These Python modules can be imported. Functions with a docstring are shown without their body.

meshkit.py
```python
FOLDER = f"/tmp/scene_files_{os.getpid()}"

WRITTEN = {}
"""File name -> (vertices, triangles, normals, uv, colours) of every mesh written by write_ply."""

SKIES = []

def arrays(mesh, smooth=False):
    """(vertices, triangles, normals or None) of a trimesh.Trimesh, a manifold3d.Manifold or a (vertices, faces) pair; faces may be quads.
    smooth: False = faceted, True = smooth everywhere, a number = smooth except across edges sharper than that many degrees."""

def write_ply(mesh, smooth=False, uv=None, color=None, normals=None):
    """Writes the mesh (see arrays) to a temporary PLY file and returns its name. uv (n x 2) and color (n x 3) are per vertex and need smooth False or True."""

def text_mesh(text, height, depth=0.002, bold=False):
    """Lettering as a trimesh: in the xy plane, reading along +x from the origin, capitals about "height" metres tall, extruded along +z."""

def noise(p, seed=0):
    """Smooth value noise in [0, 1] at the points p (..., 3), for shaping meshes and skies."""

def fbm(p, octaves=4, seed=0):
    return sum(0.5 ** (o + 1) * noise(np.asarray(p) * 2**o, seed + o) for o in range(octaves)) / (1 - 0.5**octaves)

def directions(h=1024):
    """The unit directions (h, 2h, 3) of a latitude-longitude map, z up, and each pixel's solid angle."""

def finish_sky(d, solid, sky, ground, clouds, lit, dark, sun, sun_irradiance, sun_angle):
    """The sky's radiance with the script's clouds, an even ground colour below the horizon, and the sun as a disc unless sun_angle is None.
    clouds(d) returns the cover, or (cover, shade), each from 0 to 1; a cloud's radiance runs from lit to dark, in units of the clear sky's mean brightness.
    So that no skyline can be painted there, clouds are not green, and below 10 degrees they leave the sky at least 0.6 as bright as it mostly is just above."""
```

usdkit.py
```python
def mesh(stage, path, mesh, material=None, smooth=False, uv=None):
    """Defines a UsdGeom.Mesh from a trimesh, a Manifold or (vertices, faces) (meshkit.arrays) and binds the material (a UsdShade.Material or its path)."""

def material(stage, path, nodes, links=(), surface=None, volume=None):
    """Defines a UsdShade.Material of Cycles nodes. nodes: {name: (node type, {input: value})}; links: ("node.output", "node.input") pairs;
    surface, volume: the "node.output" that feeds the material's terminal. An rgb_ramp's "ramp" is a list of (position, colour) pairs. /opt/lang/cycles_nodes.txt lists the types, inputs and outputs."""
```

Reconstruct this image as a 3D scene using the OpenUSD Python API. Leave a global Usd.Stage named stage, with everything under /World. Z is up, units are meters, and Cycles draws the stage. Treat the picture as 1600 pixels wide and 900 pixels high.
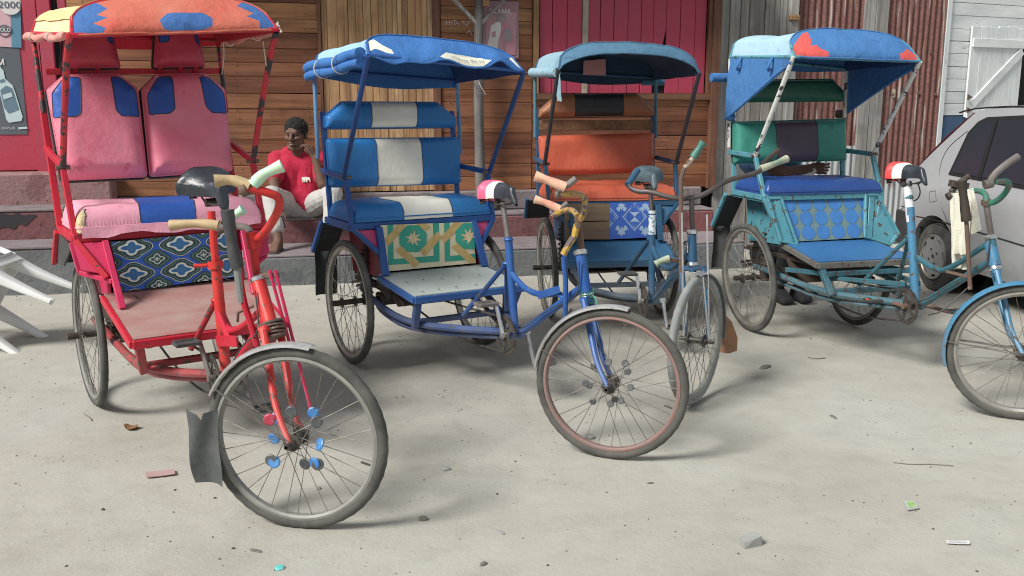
import math, random
import numpy as np, trimesh, manifold3d, shapely, usdkit, meshkit
from shapely.geometry import Polygon, Point, LineString, MultiPolygon, box as sbox
from scipy.spatial import Delaunay, ConvexHull
from pxr import Usd, UsdGeom, UsdLux, UsdShade, Gf, Sdf

random.seed(7)
rng = np.random.default_rng(7)
stage = Usd.Stage.CreateInMemory()
UsdGeom.SetStageUpAxis(stage, 'Z')
UsdGeom.SetStageMetersPerUnit(stage, 1.0)
UsdGeom.Xform.Define(stage, '/World')

# ------------------------------------------------------------------ camera, sky, sun, exposure
FPX, PITCH, EYE = 1465.08, 0.1919, 1.4732          # focal length in photo pixels (photo 1600 wide), downward tilt, eye height
cam = UsdGeom.Camera.Define(stage, '/World/camera')
cam.CreateHorizontalApertureAttr(36.0)
cam.CreateVerticalApertureAttr(36.0 * 9 / 16)
cam.CreateFocalLengthAttr(FPX / 1600 * 36.0)
cam.CreateClippingRangeAttr(Gf.Vec2f(0.05, 1000))
cam.AddTranslateOp().Set(Gf.Vec3d(0, 0, EYE))
cam.AddRotateXOp().Set(90 - math.degrees(PITCH))
cam.CreateExposureAttr(0.78)

SUN = np.array([-0.62, -0.50, 0.75]); SUN /= np.linalg.norm(SUN)
elev, azim = math.asin(SUN[2]), math.atan2(SUN[0], SUN[1])
dome = UsdLux.DomeLight.Define(stage, '/World/sky')
dome.GetPrim().SetCustomDataByKey('kind', 'structure')
sky = usdkit.material(stage, '/World/Looks/sky', {
    's': ('sky_texture', {'sky_type': 'single_scattering', 'sun_disc': False, 'sun_elevation': elev, 'sun_rotation': azim, 'altitude': 20.0,
                          'air_density': 1.0, 'aerosol_density': 3.0, 'ozone_density': 1.0}),
    'tc': ('texture_coordinate', {}), 'n': ('noise_texture', {'scale': 2.2, 'detail': 6.0, 'roughness': 0.55}),
    'r': ('rgb_ramp', {'ramp': [(0.35, (0.55, 0.55, 0.55)), (0.62, (0.95, 0.95, 0.95))]}),
    'cl': ('mix', {'color2': (4.6, 4.9, 5.1)}), 'b': ('background_shader', {'strength': 0.066})},
    [('tc.generated', 'n.vector'), ('n.fac', 'r.fac'), ('r.color', 'cl.fac'), ('s.color', 'cl.color1'), ('cl.color', 'b.color')], surface='b.background')
UsdShade.MaterialBindingAPI.Apply(dome.GetPrim()).Bind(sky)
sun = UsdLux.DistantLight.Define(stage, '/World/sun')
sun.CreateIntensityAttr(0.72); sun.CreateAngleAttr(18.0); sun.CreateNormalizeAttr(True)
sun.CreateColorAttr(Gf.Vec3f(1.0, 0.975, 0.92))
sun.AddTransformOp().Set(Gf.Matrix4d().SetRotate(Gf.Rotation(Gf.Vec3d(0, 0, 1), Gf.Vec3d(*SUN))))

# ------------------------------------------------------------------ materials
def mat(name, base, rough=0.5, var=None, chips=None, bump=None, metal=0.0, spec=0.5, scale=(1, 1, 1), coat=0.0, rvar=0.0, dust=None, sheen=0.0, trans=0.0):
    """var=(colour2, noise scale, strength); chips=(colour, scale, threshold); bump=(scale, distance, strength); dust=(colour, z0, z1)"""
    nd = {'tc': ('texture_coordinate', {}), 'mp': ('mapping', {'scale': scale}),
          'p': ('principled_bsdf', {'base_color': base, 'roughness': rough, 'metallic': metal, 'specular_ior_level': spec, 'coat_weight': coat, 'coat_roughness': 0.2, 'sheen_weight': sheen})}
    lk = [('tc.object', 'mp.vector')]
    col = None
    if var:
        nd['n1'] = ('noise_texture', {'scale': var[1], 'detail': 5.0, 'roughness': 0.6})
        nd['r1'] = ('rgb_ramp', {'ramp': [(0.32, (0, 0, 0)), (0.72, (var[2],) * 3)]})
        nd['m1'] = ('mix', {'color1': base, 'color2': var[0]})
        lk += [('mp.vector', 'n1.vector'), ('n1.fac', 'r1.fac'), ('r1.color', 'm1.fac')]
        col = 'm1.color'
    for i, ch in enumerate([chips] if chips and not isinstance(chips, list) else (chips or [])):
        nd[f'n2{i}'] = ('noise_texture', {'scale': ch[1], 'detail': 6.0, 'roughness': 0.65})
        nd[f'r2{i}'] = ('rgb_ramp', {'ramp': [(ch[2], (0, 0, 0)), (ch[2] + 0.03, (1, 1, 1))]})
        nd[f'm2{i}'] = ('mix', {'color1': base, 'color2': ch[0]})
        nd[f'o2{i}'] = ('vector_math', {'math_type': 'add', 'vector2': (3.7 * i + 1.3, 5.1, 2.2)})
        lk += [('mp.vector', f'o2{i}.vector1'), (f'o2{i}.vector', f'n2{i}.vector'), (f'n2{i}.fac', f'r2{i}.fac'), (f'r2{i}.color', f'm2{i}.fac')]
        if col: lk.append((col, f'm2{i}.color1'))
        col = f'm2{i}.color'
    if dust:
        nd['sx'] = ('separate_xyz', {}); nd['mr'] = ('map_range', {'from_min': dust[1], 'from_max': dust[2], 'to_min': 1.0, 'to_max': 0.0})
        nd['nd'] = ('noise_texture', {'scale': 7.0, 'detail': 5.0}); nd['md'] = ('math', {'math_type': 'multiply'}); nd['mm'] = ('mix', {'color1': base, 'color2': dust[0]})
        lk += [('tc.object', 'sx.vector'), ('sx.z', 'mr.value'), ('tc.object', 'nd.vector'), ('mr.result', 'md.value1'), ('nd.fac', 'md.value2'), ('md.value', 'mm.fac')]
        if col: lk.append((col, 'mm.color1'))
        col = 'mm.color'
    if col: lk.append((col, 'p.base_color'))
    if rvar:
        nd['nr'] = ('noise_texture', {'scale': 9.0, 'detail': 4.0}); nd['rr'] = ('map_range', {'to_min': max(0.05, rough - rvar), 'to_max': min(1, rough + rvar)})
        lk += [('mp.vector', 'nr.vector'), ('nr.fac', 'rr.value'), ('rr.result', 'p.roughness')]
    if bump:
        nd['n3'] = ('noise_texture', {'scale': bump[0], 'detail': 5.0, 'roughness': 0.6})
        nd['b'] = ('bump', {'distance': bump[1], 'strength': bump[2] if len(bump) > 2 else 0.6})
        lk += [('mp.vector', 'n3.vector'), ('n3.fac', 'b.height'), ('b.normal', 'p.normal')]
    surf = 'p.BSDF'
    if trans:
        nd['tl'] = ('translucent_bsdf', {'color': base}); nd['mx'] = ('mix_closure', {'fac': trans})
        if col: lk.append((col, 'tl.color'))
        lk += [('p.BSDF', 'mx.closure1'), ('tl.BSDF', 'mx.closure2')]
        surf = 'mx.closure'
    return usdkit.material(stage, '/World/Looks/' + name, nd, lk, surface=surf)

DUST = (0.34, 0.33, 0.31)
def paint(name, c, chip=(0.10, 0.06, 0.05), th=0.64, fade=None, rough=0.42, **k):
    fade = fade or tuple(min(1, x * 1.25 + 0.01) for x in c)
    return mat(name, c, rough, var=(fade, 5.0, 0.6), chips=[(tuple(.55 * x + .02 for x in c), 9.0, .66), (chip, 26.0, th - .02), (tuple(0.40 * x + .01 for x in c), 60.0, 0.66)], bump=(55.0, 0.0012, 0.35), rvar=0.15, spec=.35, dust=(DUST, 0.0, 0.50), **k)
def vinyl(name, c, fade=None, rough=0.46, **k):
    fade = fade or tuple(min(1, x * 1.15 + 0.015) for x in c)
    return mat(name, c, rough, var=(fade, 4.0, 0.7), chips=[(tuple(.88 * x + .004 for x in c), 6.0, .62), (tuple(0.55 * x + .01 for x in c), 42.0, 0.70)], bump=(13.0, 0.012, 0.45), rvar=0.14, spec=.4, **k)
def canvas(name, c, fade=None, **k):
    fade = fade or tuple(min(1, x * 1.2 + 0.015) for x in c)
    return mat(name, c, 0.78, spec=.25, var=(fade, 3.5, 0.7), chips=[(tuple(.85 * x + .008 for x in c), 5.0, .63), (tuple(0.6 * x + .01 for x in c), 30.0, 0.68)], bump=(9.0, 0.03, 0.55), **k)

M = {}
M['tyre'] = mat('tyre_rubber', (0.035, 0.035, 0.034), 0.85, var=((0.13, 0.127, 0.115), 7.0, 0.8), bump=(120.0, 0.002, 0.5))
M['tyre_dusty'] = mat('dusty_tyre_rubber', (0.050, 0.050, 0.046), 0.9, var=((0.125, 0.122, 0.108), 9.0, 0.8), bump=(120.0, 0.002, 0.5))
M['tyre_pale'] = mat('pale_dusty_tyre_rubber', (0.17, 0.18, 0.175), 0.9, var=((0.33, 0.34, 0.33), 9.0, 0.8), bump=(120.0, 0.002, 0.5))
M['rim_steel'] = mat('rim_steel', (0.36, 0.35, 0.32), 0.42, var=((0.20, 0.17, 0.14), 11.0, 0.8), chips=((0.12, 0.10, 0.09), 30.0, 0.66), metal=0.55)
M['rim_pale'] = mat('pale_dusty_rim', (0.26, 0.255, 0.235), 0.6, var=((0.16, 0.155, 0.14), 10.0, 0.8), chips=((0.07, 0.07, 0.065), 22.0, 0.70), metal=0.2)
M['rim_pink'] = mat('faded_pink_rim', (0.24, 0.130, 0.115), 0.65, var=((0.20, 0.165, 0.15), 10.0, 0.8), chips=((0.16, 0.11, 0.10), 30.0, 0.66))
M['spoke'] = mat('spoke_steel', (0.07, 0.067, 0.064), 0.5, var=((0.30, 0.27, 0.23), 20.0, 0.8), metal=0.5)
M['hub'] = mat('greasy_hub', (0.045, 0.042, 0.04), 0.5, var=((0.13, 0.11, 0.09), 30.0, 0.8), metal=0.4)
M['rust'] = mat('rusty_steel', (0.17, 0.095, 0.065), 0.75, var=((0.10, 0.085, 0.08), 18.0, 0.8), chips=((0.26, 0.22, 0.19), 40.0, 0.64), bump=(90.0, 0.002), metal=0.2)
M['grey_steel'] = mat('worn_grey_steel', (0.20, 0.185, 0.18), 0.5, var=((0.12, 0.09, 0.075), 15.0, 0.8), metal=0.45)
M['chrome'] = mat('chrome', (0.72, 0.73, 0.74), 0.22, var=((0.45, 0.44, 0.42), 16.0, 0.6), chips=((0.22, 0.17, 0.13), 50.0, 0.68), metal=0.95)
M['guard_metal'] = mat('scratched_mudguard_metal', (0.66, 0.67, 0.66), 0.38, var=((0.40, 0.40, 0.38), 22.0, 0.8), chips=((0.25, 0.21, 0.18), 45.0, 0.66), metal=0.75)
M['black_rubber'] = mat('black_rubber', (0.028, 0.030, 0.032), 0.62, var=((0.09, 0.09, 0.09), 8.0, 0.7), bump=(30.0, 0.004))
M['flap'] = mat('dark_mud_flap', (0.042, 0.047, 0.050), 0.75, var=((0.12, 0.125, 0.12), 6.0, 0.8), bump=(14.0, 0.008))
M['flap_brown'] = mat('brown_mud_flap', (0.33, 0.17, 0.09), 0.8, var=((0.20, 0.11, 0.07), 12.0, 0.8), bump=(20.0, 0.004))
M['black_vinyl'] = mat('black_saddle_vinyl', (0.016, 0.020, 0.028), 0.34, var=((0.05, 0.06, 0.075), 9.0, 0.7), bump=(20.0, 0.008, 0.5), spec=0.6)
M['grey_vinyl'] = mat('grey_saddle_vinyl', (0.085, 0.125, 0.145), 0.42, var=((0.05, 0.07, 0.08), 9.0, 0.8), bump=(20.0, 0.006, 0.4))
M['dark'] = mat('dark_under_box', (0.020, 0.022, 0.026), 0.85, var=((0.05, 0.05, 0.055), 8.0, 0.7))
M['axle'] = mat('black_axle_steel', (0.035, 0.033, 0.032), 0.6, var=((0.10, 0.07, 0.05), 14.0, 0.8), metal=0.3)
M['tan_grip'] = mat('tan_grip', (0.50, 0.36, 0.20), 0.6, var=((0.30, 0.22, 0.12), 20.0, 0.8), bump=(40.0, 0.003))
M['mint_grip'] = mat('mint_grip', (0.36, 0.68, 0.54), 0.55, var=((0.62, 0.55, 0.32), 12.0, 0.7))
M['red_grip'] = mat('faded_red_grip', (0.70, 0.22, 0.17), 0.6, var=((0.75, 0.62, 0.42), 14.0, 0.9))
M['green_grip'] = mat('dark_green_grip', (0.03, 0.13, 0.11), 0.5, var=((0.10, 0.25, 0.2), 14.0, 0.7))
M['straw_grip'] = mat('straw_grip', (0.48, 0.45, 0.33), 0.6, var=((0.12, 0.22, 0.16), 9.0, 1.0))
M['cream'] = vinyl('cream_vinyl', (0.74, 0.72, 0.60))
M['white_vinyl'] = vinyl('white_vinyl', (0.80, 0.79, 0.72), fade=(0.62, 0.61, 0.54))
M['foam'] = mat('torn_foam', (0.66, 0.54, 0.33), 0.95, var=((0.45, 0.33, 0.18), 30.0, 0.9), bump=(40.0, 0.02, 1.0))
M['ink'] = mat('dark_marker_ink', (0.10, 0.10, 0.10), 0.8)
M['rope'] = mat('pale_string', (0.62, 0.59, 0.52), 0.9)

# ------------------------------------------------------------------ scene tree helpers
_used = {}
def number(parent, name):
    key = parent + '/' + name
    n = _used.get(key, 0); _used[key] = n + 1
    return key if n == 0 else f'{key}_{n:03d}'
def tag(prim, label=None, cat=None, group=None, kind=None):
    p = prim.GetPrim() if hasattr(prim, 'GetPrim') else prim
    for k, v in (('label', label), ('category', cat), ('group', group), ('kind', kind)):
        if v: p.SetCustomDataByKey(k, v)
    return p
def obj(name, mesh, m, parent='/World', smooth=35, label=None, cat=None, group=None, kind=None):
    path = number(parent, name)
    usdkit.mesh(stage, path, mesh, m, smooth=smooth)
    if label or cat or group or kind: tag(stage.GetPrimAtPath(path), label, cat, group, kind)
    return path
def thing(name, label, cat, loc=(0, 0, 0), rotz=0.0, group=None):
    path = number('/World', name)
    x = UsdGeom.Xform.Define(stage, path)
    x.AddTranslateOp().Set(Gf.Vec3d(*map(float, loc))); x.AddRotateZOp().Set(math.degrees(rotz))
    tag(x, label, cat, group)
    return path

# ------------------------------------------------------------------ shape helpers
A = np.array
def unit(v):
    v = np.asarray(v, float); return v / max(1e-12, np.linalg.norm(v))
def cat(ms):
    return trimesh.util.concatenate([m for m in ms if m is not None])
def TM(v, f): return trimesh.Trimesh(np.asarray(v, float), np.asarray(f, int), process=False)
def chaikin(pts, n=2):
    pts = np.asarray(pts, float)
    for _ in range(n):
        q = pts[:-1] * .75 + pts[1:] * .25; r = pts[:-1] * .25 + pts[1:] * .75
        mid = np.empty((2 * len(q), pts.shape[1])); mid[0::2] = q; mid[1::2] = r
        pts = np.vstack([pts[:1], mid[1:-1], pts[-1:]])
    return pts
def tube(pts, r, n=8, smooth=0):
    pts = np.asarray(pts, float)
    rr = np.full(len(pts), r, float) if np.ndim(r) == 0 else np.asarray(r, float)
    if smooth:
        both = chaikin(np.column_stack([pts, rr]), smooth); pts, rr = both[:, :3], both[:, 3]
    k = len(pts)
    t = np.gradient(pts, axis=0) if k > 2 else np.repeat((pts[1] - pts[0])[None], 2, 0)
    t /= np.maximum(np.linalg.norm(t, axis=1, keepdims=True), 1e-12)
    a = unit(np.cross(t[0], [0, 0, 1] if abs(t[0][2]) < .9 else [1, 0, 0]))
    ang = np.arange(n) / n * 2 * np.pi
    V = []
    for i in range(k):
        a = unit(a - t[i] * (a @ t[i])); b = np.cross(t[i], a)
        s = rr[i]
        if 0 < i < k - 1:
            c = np.clip(unit(pts[i] - pts[i - 1]) @ unit(pts[i + 1] - pts[i]), -1, 1); s = rr[i] / max(.75, math.sqrt((1 + c) / 2))
        V.append(pts[i] + s * (np.cos(ang)[:, None] * a + np.sin(ang)[:, None] * b))
    V = np.vstack(V + [pts[:1], pts[-1:]])
    F = []
    for i in range(k - 1):
        for j in range(n):
            p, q = i * n + j, i * n + (j + 1) % n
            F += [(p, q, q + n), (p, q + n, p + n)]
    for j in range(n):
        F += [(k * n, (j + 1) % n, j), (k * n + 1, (k - 1) * n + j, (k - 1) * n + (j + 1) % n)]
    return TM(V, F)
_bx = {}
def bevel_pts(h, b):
    h = np.asarray(h, float); b = min(b, .45 * h.min())
    out = []
    for s in np.ndindex(2, 2, 2):
        sg = np.array(s) * 2 - 1
        for ax in range(3):
            p = h - b; p[ax] = h[ax]; out.append(p * sg)
    return np.array(out)
def _bevel_faces():
    p = bevel_pts((1, 1, 1), .2); h = ConvexHull(p); f = h.simplices.copy()
    for i, t in enumerate(f):
        if np.dot(np.cross(p[t[1]] - p[t[0]], p[t[2]] - p[t[0]]), h.equations[i, :3]) < 0: f[i] = t[::-1]
    return f
BF = _bevel_faces()
def bbox(size, c=(0, 0, 0), b=.004, R=None):
    p = bevel_pts(np.asarray(size, float) / 2, b)
    if R is not None: p = p @ np.asarray(R).T
    return TM(p + np.asarray(c, float), BF)
def bar(p, q, w, h, up=(0, 0, 1), b=.003, ext=0.0):
    """a rectangular bar from p to q; w across, h along 'up'"""
    p, q = np.asarray(p, float), np.asarray(q, float); d = unit(q - p); p = p - d * ext; q = q + d * ext
    s = unit(np.cross(d, up)); u = np.cross(s, d)
    return bbox((np.linalg.norm(q - p), w, h), (p + q) / 2, b, np.column_stack([d, s, u]))
def basis(axis):
    a = unit(axis); b = unit(np.cross(a, [0, 0, 1] if abs(a[2]) < .9 else [1, 0, 0])); c = np.cross(a, b)
    return a, b, c
def lathe(profile, C, axis, n=32, arc=None, start=0.0, closed=False, frame=None):
    """profile: (axial, radius) pairs; revolved about axis through C"""
    a, b, c = frame if frame is not None else basis(axis)
    pr = np.asarray(profile, float); full = arc is None
    th = np.arange(n) / n * 2 * np.pi if full else start + np.linspace(0, arc, n)
    V = np.vstack([A(C) + pr[:, :1] * a + pr[:, 1:] * (math.cos(t) * b + math.sin(t) * c) for t in th])
    m = len(pr); F = []
    for i in range(n if full else n - 1):
        i2 = (i + 1) % n
        for j in range(m if closed else m - 1):
            j2 = (j + 1) % m
            F += [(i * m + j, i2 * m + j, i2 * m + j2), (i * m + j, i2 * m + j2, i * m + j2)]
    return TM(V, F)
def cyl(p, q, r, n=16): return tube([p, q], r, n)
def extrude(poly, t, O, ex, ey):
    """flat polygon (2d) extruded by t along ex x ey, centred on the plane through O"""
    m = trimesh.creation.extrude_polygon(poly, t, engine='earcut')
    n = np.cross(ex, ey); v = m.vertices
    return TM(A(O) + v[:, :1] * A(ex) + v[:, 1:2] * A(ey) + (v[:, 2:] - t / 2) * n, m.faces)
def polys(g):
    if g.is_empty: return []
    return [x for x in getattr(g, 'geoms', [g]) if x.geom_type == 'Polygon' and x.area > 1e-7]
def ring_pts(line, step):
    L = line.length; n = max(3, int(math.ceil(L / step)))
    extra = [line.project(Point(c)) for c in line.coords]
    return A([line.interpolate(d).coords[0] for d in sorted(set(np.round(np.r_[np.linspace(0, L, n, endpoint=False), extra], 6))) if d < L - 1e-6])
def fill(poly, step, rings=(), outline=None):
    """2d points and triangles filling a polygon"""
    P = [ring_pts(poly.exterior, step)] + [ring_pts(i, step) for i in poly.interiors]
    for d in rings:
        for g in polys((outline or poly).buffer(-d)):
            q = ring_pts(g.exterior, step); P.append(q[shapely.contains_xy(poly.buffer(-.001), q[:, 0], q[:, 1])])
    x0, y0, x1, y1 = poly.bounds
    gx, gy = np.meshgrid(np.arange(x0, x1, step), np.arange(y0, y1, step)); g = np.column_stack([gx.ravel(), gy.ravel()]) + step * .37
    g[::2] += step * .11
    keep = shapely.contains_xy(poly.buffer(-step * .35), g[:, 0], g[:, 1])
    if rings:
        inner = (outline or poly).buffer(-max(rings) - step * .4); keep &= shapely.contains_xy(inner, g[:, 0], g[:, 1])
    P.append(g[keep]); P = np.unique(np.round(np.vstack([p for p in P if len(p)]), 6), axis=0)
    T = Delaunay(P).simplices; c = P[T].mean(1)
    T = T[shapely.contains_xy(poly.buffer(1e-6), c[:, 0], c[:, 1])]
    e1, e2 = P[T[:, 1]] - P[T[:, 0]], P[T[:, 2]] - P[T[:, 0]]; cr = e1[:, 0] * e2[:, 1] - e1[:, 1] * e2[:, 0]
    T = T[np.abs(cr) > 1e-10]; cr = cr[np.abs(cr) > 1e-10]
    T[cr < 0] = T[cr < 0][:, ::-1]
    return P, T
def sheet(poly, fmap, step=.03, rings=(), outline=None):
    ms = []
    for g in polys(poly):
        P, T = fill(g, step, rings, outline); ms.append(TM(fmap(P), T))
    return cat(ms)
def pad_map(outline, O, ex, ey, T, r, seed=0, wr=.004, base=0.0, dish=0.0):
    """maps 2d points to a bulged upholstered surface"""
    n = np.cross(ex, ey); edge = outline.exterior
    def f(P):
        d = shapely.distance(shapely.points(P), edge); x = np.minimum(d / r, 1)
        h = base + T * np.sqrt(np.maximum(0, 1 - (1 - x) ** 2))
        w = (meshkit.fbm(np.column_stack([P * 9, np.full(len(P), seed * 7.3)]), 3, seed) - .5) * 2 * wr * x
        if dish: h = h + dish * np.minimum(d / (4 * r), 1)
        return A(O) + P[:, :1] * A(ex) + P[:, 1:] * A(ey) + (h + w)[:, None] * n
    return f
def helix(p, q, r, wire, turns, n=10):
    p, q = A(p, float), A(q, float); a, b, c = basis(q - p)
    t = np.linspace(0, 1, turns * n + 1); th = t * turns * 2 * np.pi
    return tube(p + t[:, None] * (q - p) + r * (np.cos(th)[:, None] * b + np.sin(th)[:, None] * c), wire, 5)
def gear(C, axis, r, teeth, hole, t, frame):
    th = np.arange(teeth * 4) / (teeth * 4) * 2 * np.pi; rr = np.where(np.arange(teeth * 4) % 4 < 2, r, r * .93)
    g = Polygon(np.column_stack([rr * np.cos(th), rr * np.sin(th)]))
    if hole:
        for k in range(5):
            a0 = 2 * np.pi * k / 5; pts = [(rr_ * math.cos(a0 + s), rr_ * math.sin(a0 + s)) for rr_, s in ((.42 * r, -.28), (.42 * r, .28), (.78 * r, .45), (.78 * r, -.45))]
            g = g.difference(Polygon(pts).buffer(.004))
    a, b, c = frame
    return extrude(g, t, C, b, c)

# ------------------------------------------------------------------ from a direction in the photo to a place in the world
def ray(px, py):
    a, b = (px - 800) / FPX, (450 - py) / FPX; c, s = math.cos(PITCH), math.sin(PITCH)
    return A([a, c + b * s, -s + b * c])
EYEP = A([0, 0, EYE])
def at_y(px, py, y): r = ray(px, py); return EYEP + r * (y / r[1])
def ground_at(px, py, z=0.0): r = ray(px, py); return EYEP + r * ((z - EYE) / r[2])
def hit(px, py, P0, n): r = ray(px, py); return EYEP + r * (((A(P0) - EYEP) @ n) / (r @ n))

# ------------------------------------------------------------------ ground
def build_ground():
    xs = np.r_[-60, -40, -25, -15, -10, np.arange(-7, 7.01, .05), 10, 15, 25, 40, 60]
    ys = np.r_[-60, -40, -25, -12, -6, -2, .5, np.arange(1.6, 9.01, .05), 10, 14, 25, 60]
    X, Y = np.meshgrid(xs, ys)
    p = np.column_stack([X.ravel(), Y.ravel(), np.zeros(X.size)])
    z = (meshkit.fbm(p * 1.1, 4, 3) - .5) * .022 + (meshkit.fbm(p * 6, 3, 9) - .5) * .010
    z -= .003
    p[:, 2] = z
    nx = len(xs); i, j = np.meshgrid(np.arange(len(ys) - 1), np.arange(nx - 1), indexing='ij'); q = (i * nx + j).ravel()
    F = np.vstack([np.column_stack([q, q + 1, q + nx + 1]), np.column_stack([q, q + nx + 1, q + nx])])
    nd = {'g': ('geometry', {}), 'n1': ('noise_texture', {'scale': 0.75, 'detail': 8.0, 'roughness': 0.62, 'distortion': .6}), 'n2': ('noise_texture', {'scale': 7.0, 'detail': 6.0, 'roughness': 0.65}),
          'n3': ('noise_texture', {'scale': 55.0, 'detail': 5.0, 'roughness': 0.7}), 'n4': ('noise_texture', {'scale': 160.0, 'detail': 3.0}),
          'v': ('voronoi_texture', {'scale': 34.0, 'randomness': 1.0}),
          'r1': ('rgb_ramp', {'ramp': [(.24, (.315, .294, .252)), (.42, (.360, .344, .300)), (.55, (.392, .378, .334)), (.72, (.410, .402, .366))]}),
          'r2': ('rgb_ramp', {'ramp': [(.28, (.90, .89, .88)), (.50, (1, 1, 1)), (.75, (1.04, 1.04, 1.03))]}),
          'r3': ('rgb_ramp', {'ramp': [(.24, (.60, .57, .54)), (.33, (.95, .95, .95)), (.6, (1, 1, 1)), (.78, (1.03, 1.03, 1.03))]}),
          'r4': ('rgb_ramp', {'ramp': [(.0, (.35, .33, .31)), (.035, (.45, .42, .40)), (.06, (1, 1, 1))]}),
          'm1': ('mix', {'mix_type': 'multiply', 'fac': 1.0}), 'm2': ('mix', {'mix_type': 'multiply', 'fac': .8}), 'm3': ('mix', {'mix_type': 'multiply', 'fac': .55}),
          'a1': ('math', {'math_type': 'multiply_add', 'value2': .55}), 'a2': ('math', {'math_type': 'multiply_add', 'value2': .10}),
          'b': ('bump', {'distance': .010, 'strength': .5}), 'p': ('principled_bsdf', {'roughness': .95, 'specular_ior_level': .2})}
    lk = [('g.position', f'{n}.vector') for n in ('n1', 'n2', 'n3', 'n4', 'v')] + [('n1.fac', 'r1.fac'), ('n2.fac', 'r2.fac'), ('n3.fac', 'r3.fac'), ('v.distance', 'r4.fac'),
          ('r1.color', 'm1.color1'), ('r2.color', 'm1.color2'), ('m1.color', 'm2.color1'), ('r3.color', 'm2.color2'), ('m2.color', 'm3.color1'), ('r4.color', 'm3.color2'), ('m3.color', 'p.base_color'),
          ('n3.fac', 'a1.value1'), ('n2.fac', 'a1.value3'), ('n4.fac', 'a2.value1'), ('a1.value', 'a2.value3'), ('a2.value', 'b.height'), ('b.normal', 'p.normal')]
    m = usdkit.material(stage, '/World/Looks/sandy_ground', nd, lk, surface='p.BSDF')
    obj('ground', TM(p, F), m, smooth=True, kind='structure')
build_ground()
def ground_z(x, y):
    p = A([[x, y, 0.0]])
    return float(((meshkit.fbm(p * 1.1, 4, 3) - .5) * .022 + (meshkit.fbm(p * 6, 3, 9) - .5) * .010)[0] - .003)

# ------------------------------------------------------------------ the row of houses: local frame with x along the kerb, y into the wall
WROT = math.atan(.2126); WO = A([0, 8.114, 0]); WX = A([math.cos(WROT), math.sin(WROT), 0]); WY = A([-math.sin(WROT), math.cos(WROT), 0])
def wl(px, py, off):
    """x and z, in the frame of the wall, of the point seen at px, py on the plane 'off' metres behind the kerb"""
    P = hit(px, py, WO + WY * off, WY) - WO
    return float(P @ WX), float(P[2])
WALL = 1.06
concrete = lambda n, c, c2: mat(n, c, .9, var=(c2, 2.2, .9), chips=[((c[0] * .62, c[1] * .64, c[2] * .66), 3.2, .56), ((c[0] * .45, c[1] * .45, c[2] * .45), 11.0, .64), ((.42, .40, .38), 24.0, .70)], bump=(22.0, .012, .7))
M['step_grey'] = concrete('grey_concrete', (.17, .178, .182), (.095, .10, .105))
M['step_red'] = concrete('red_painted_concrete', (.21, .075, .076), (.135, .072, .076))
M['step_pink'] = concrete('pink_worn_concrete', (.31, .155, .15), (.23, .15, .15))
M['tread'] = concrete('worn_tread', (.235, .20, .205), (.165, .13, .14))
M['stain'] = mat('black_stain', (.022, .026, .032), .85, var=(.5 * A([.2, .1, .1]), 6.0, .35))
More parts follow.
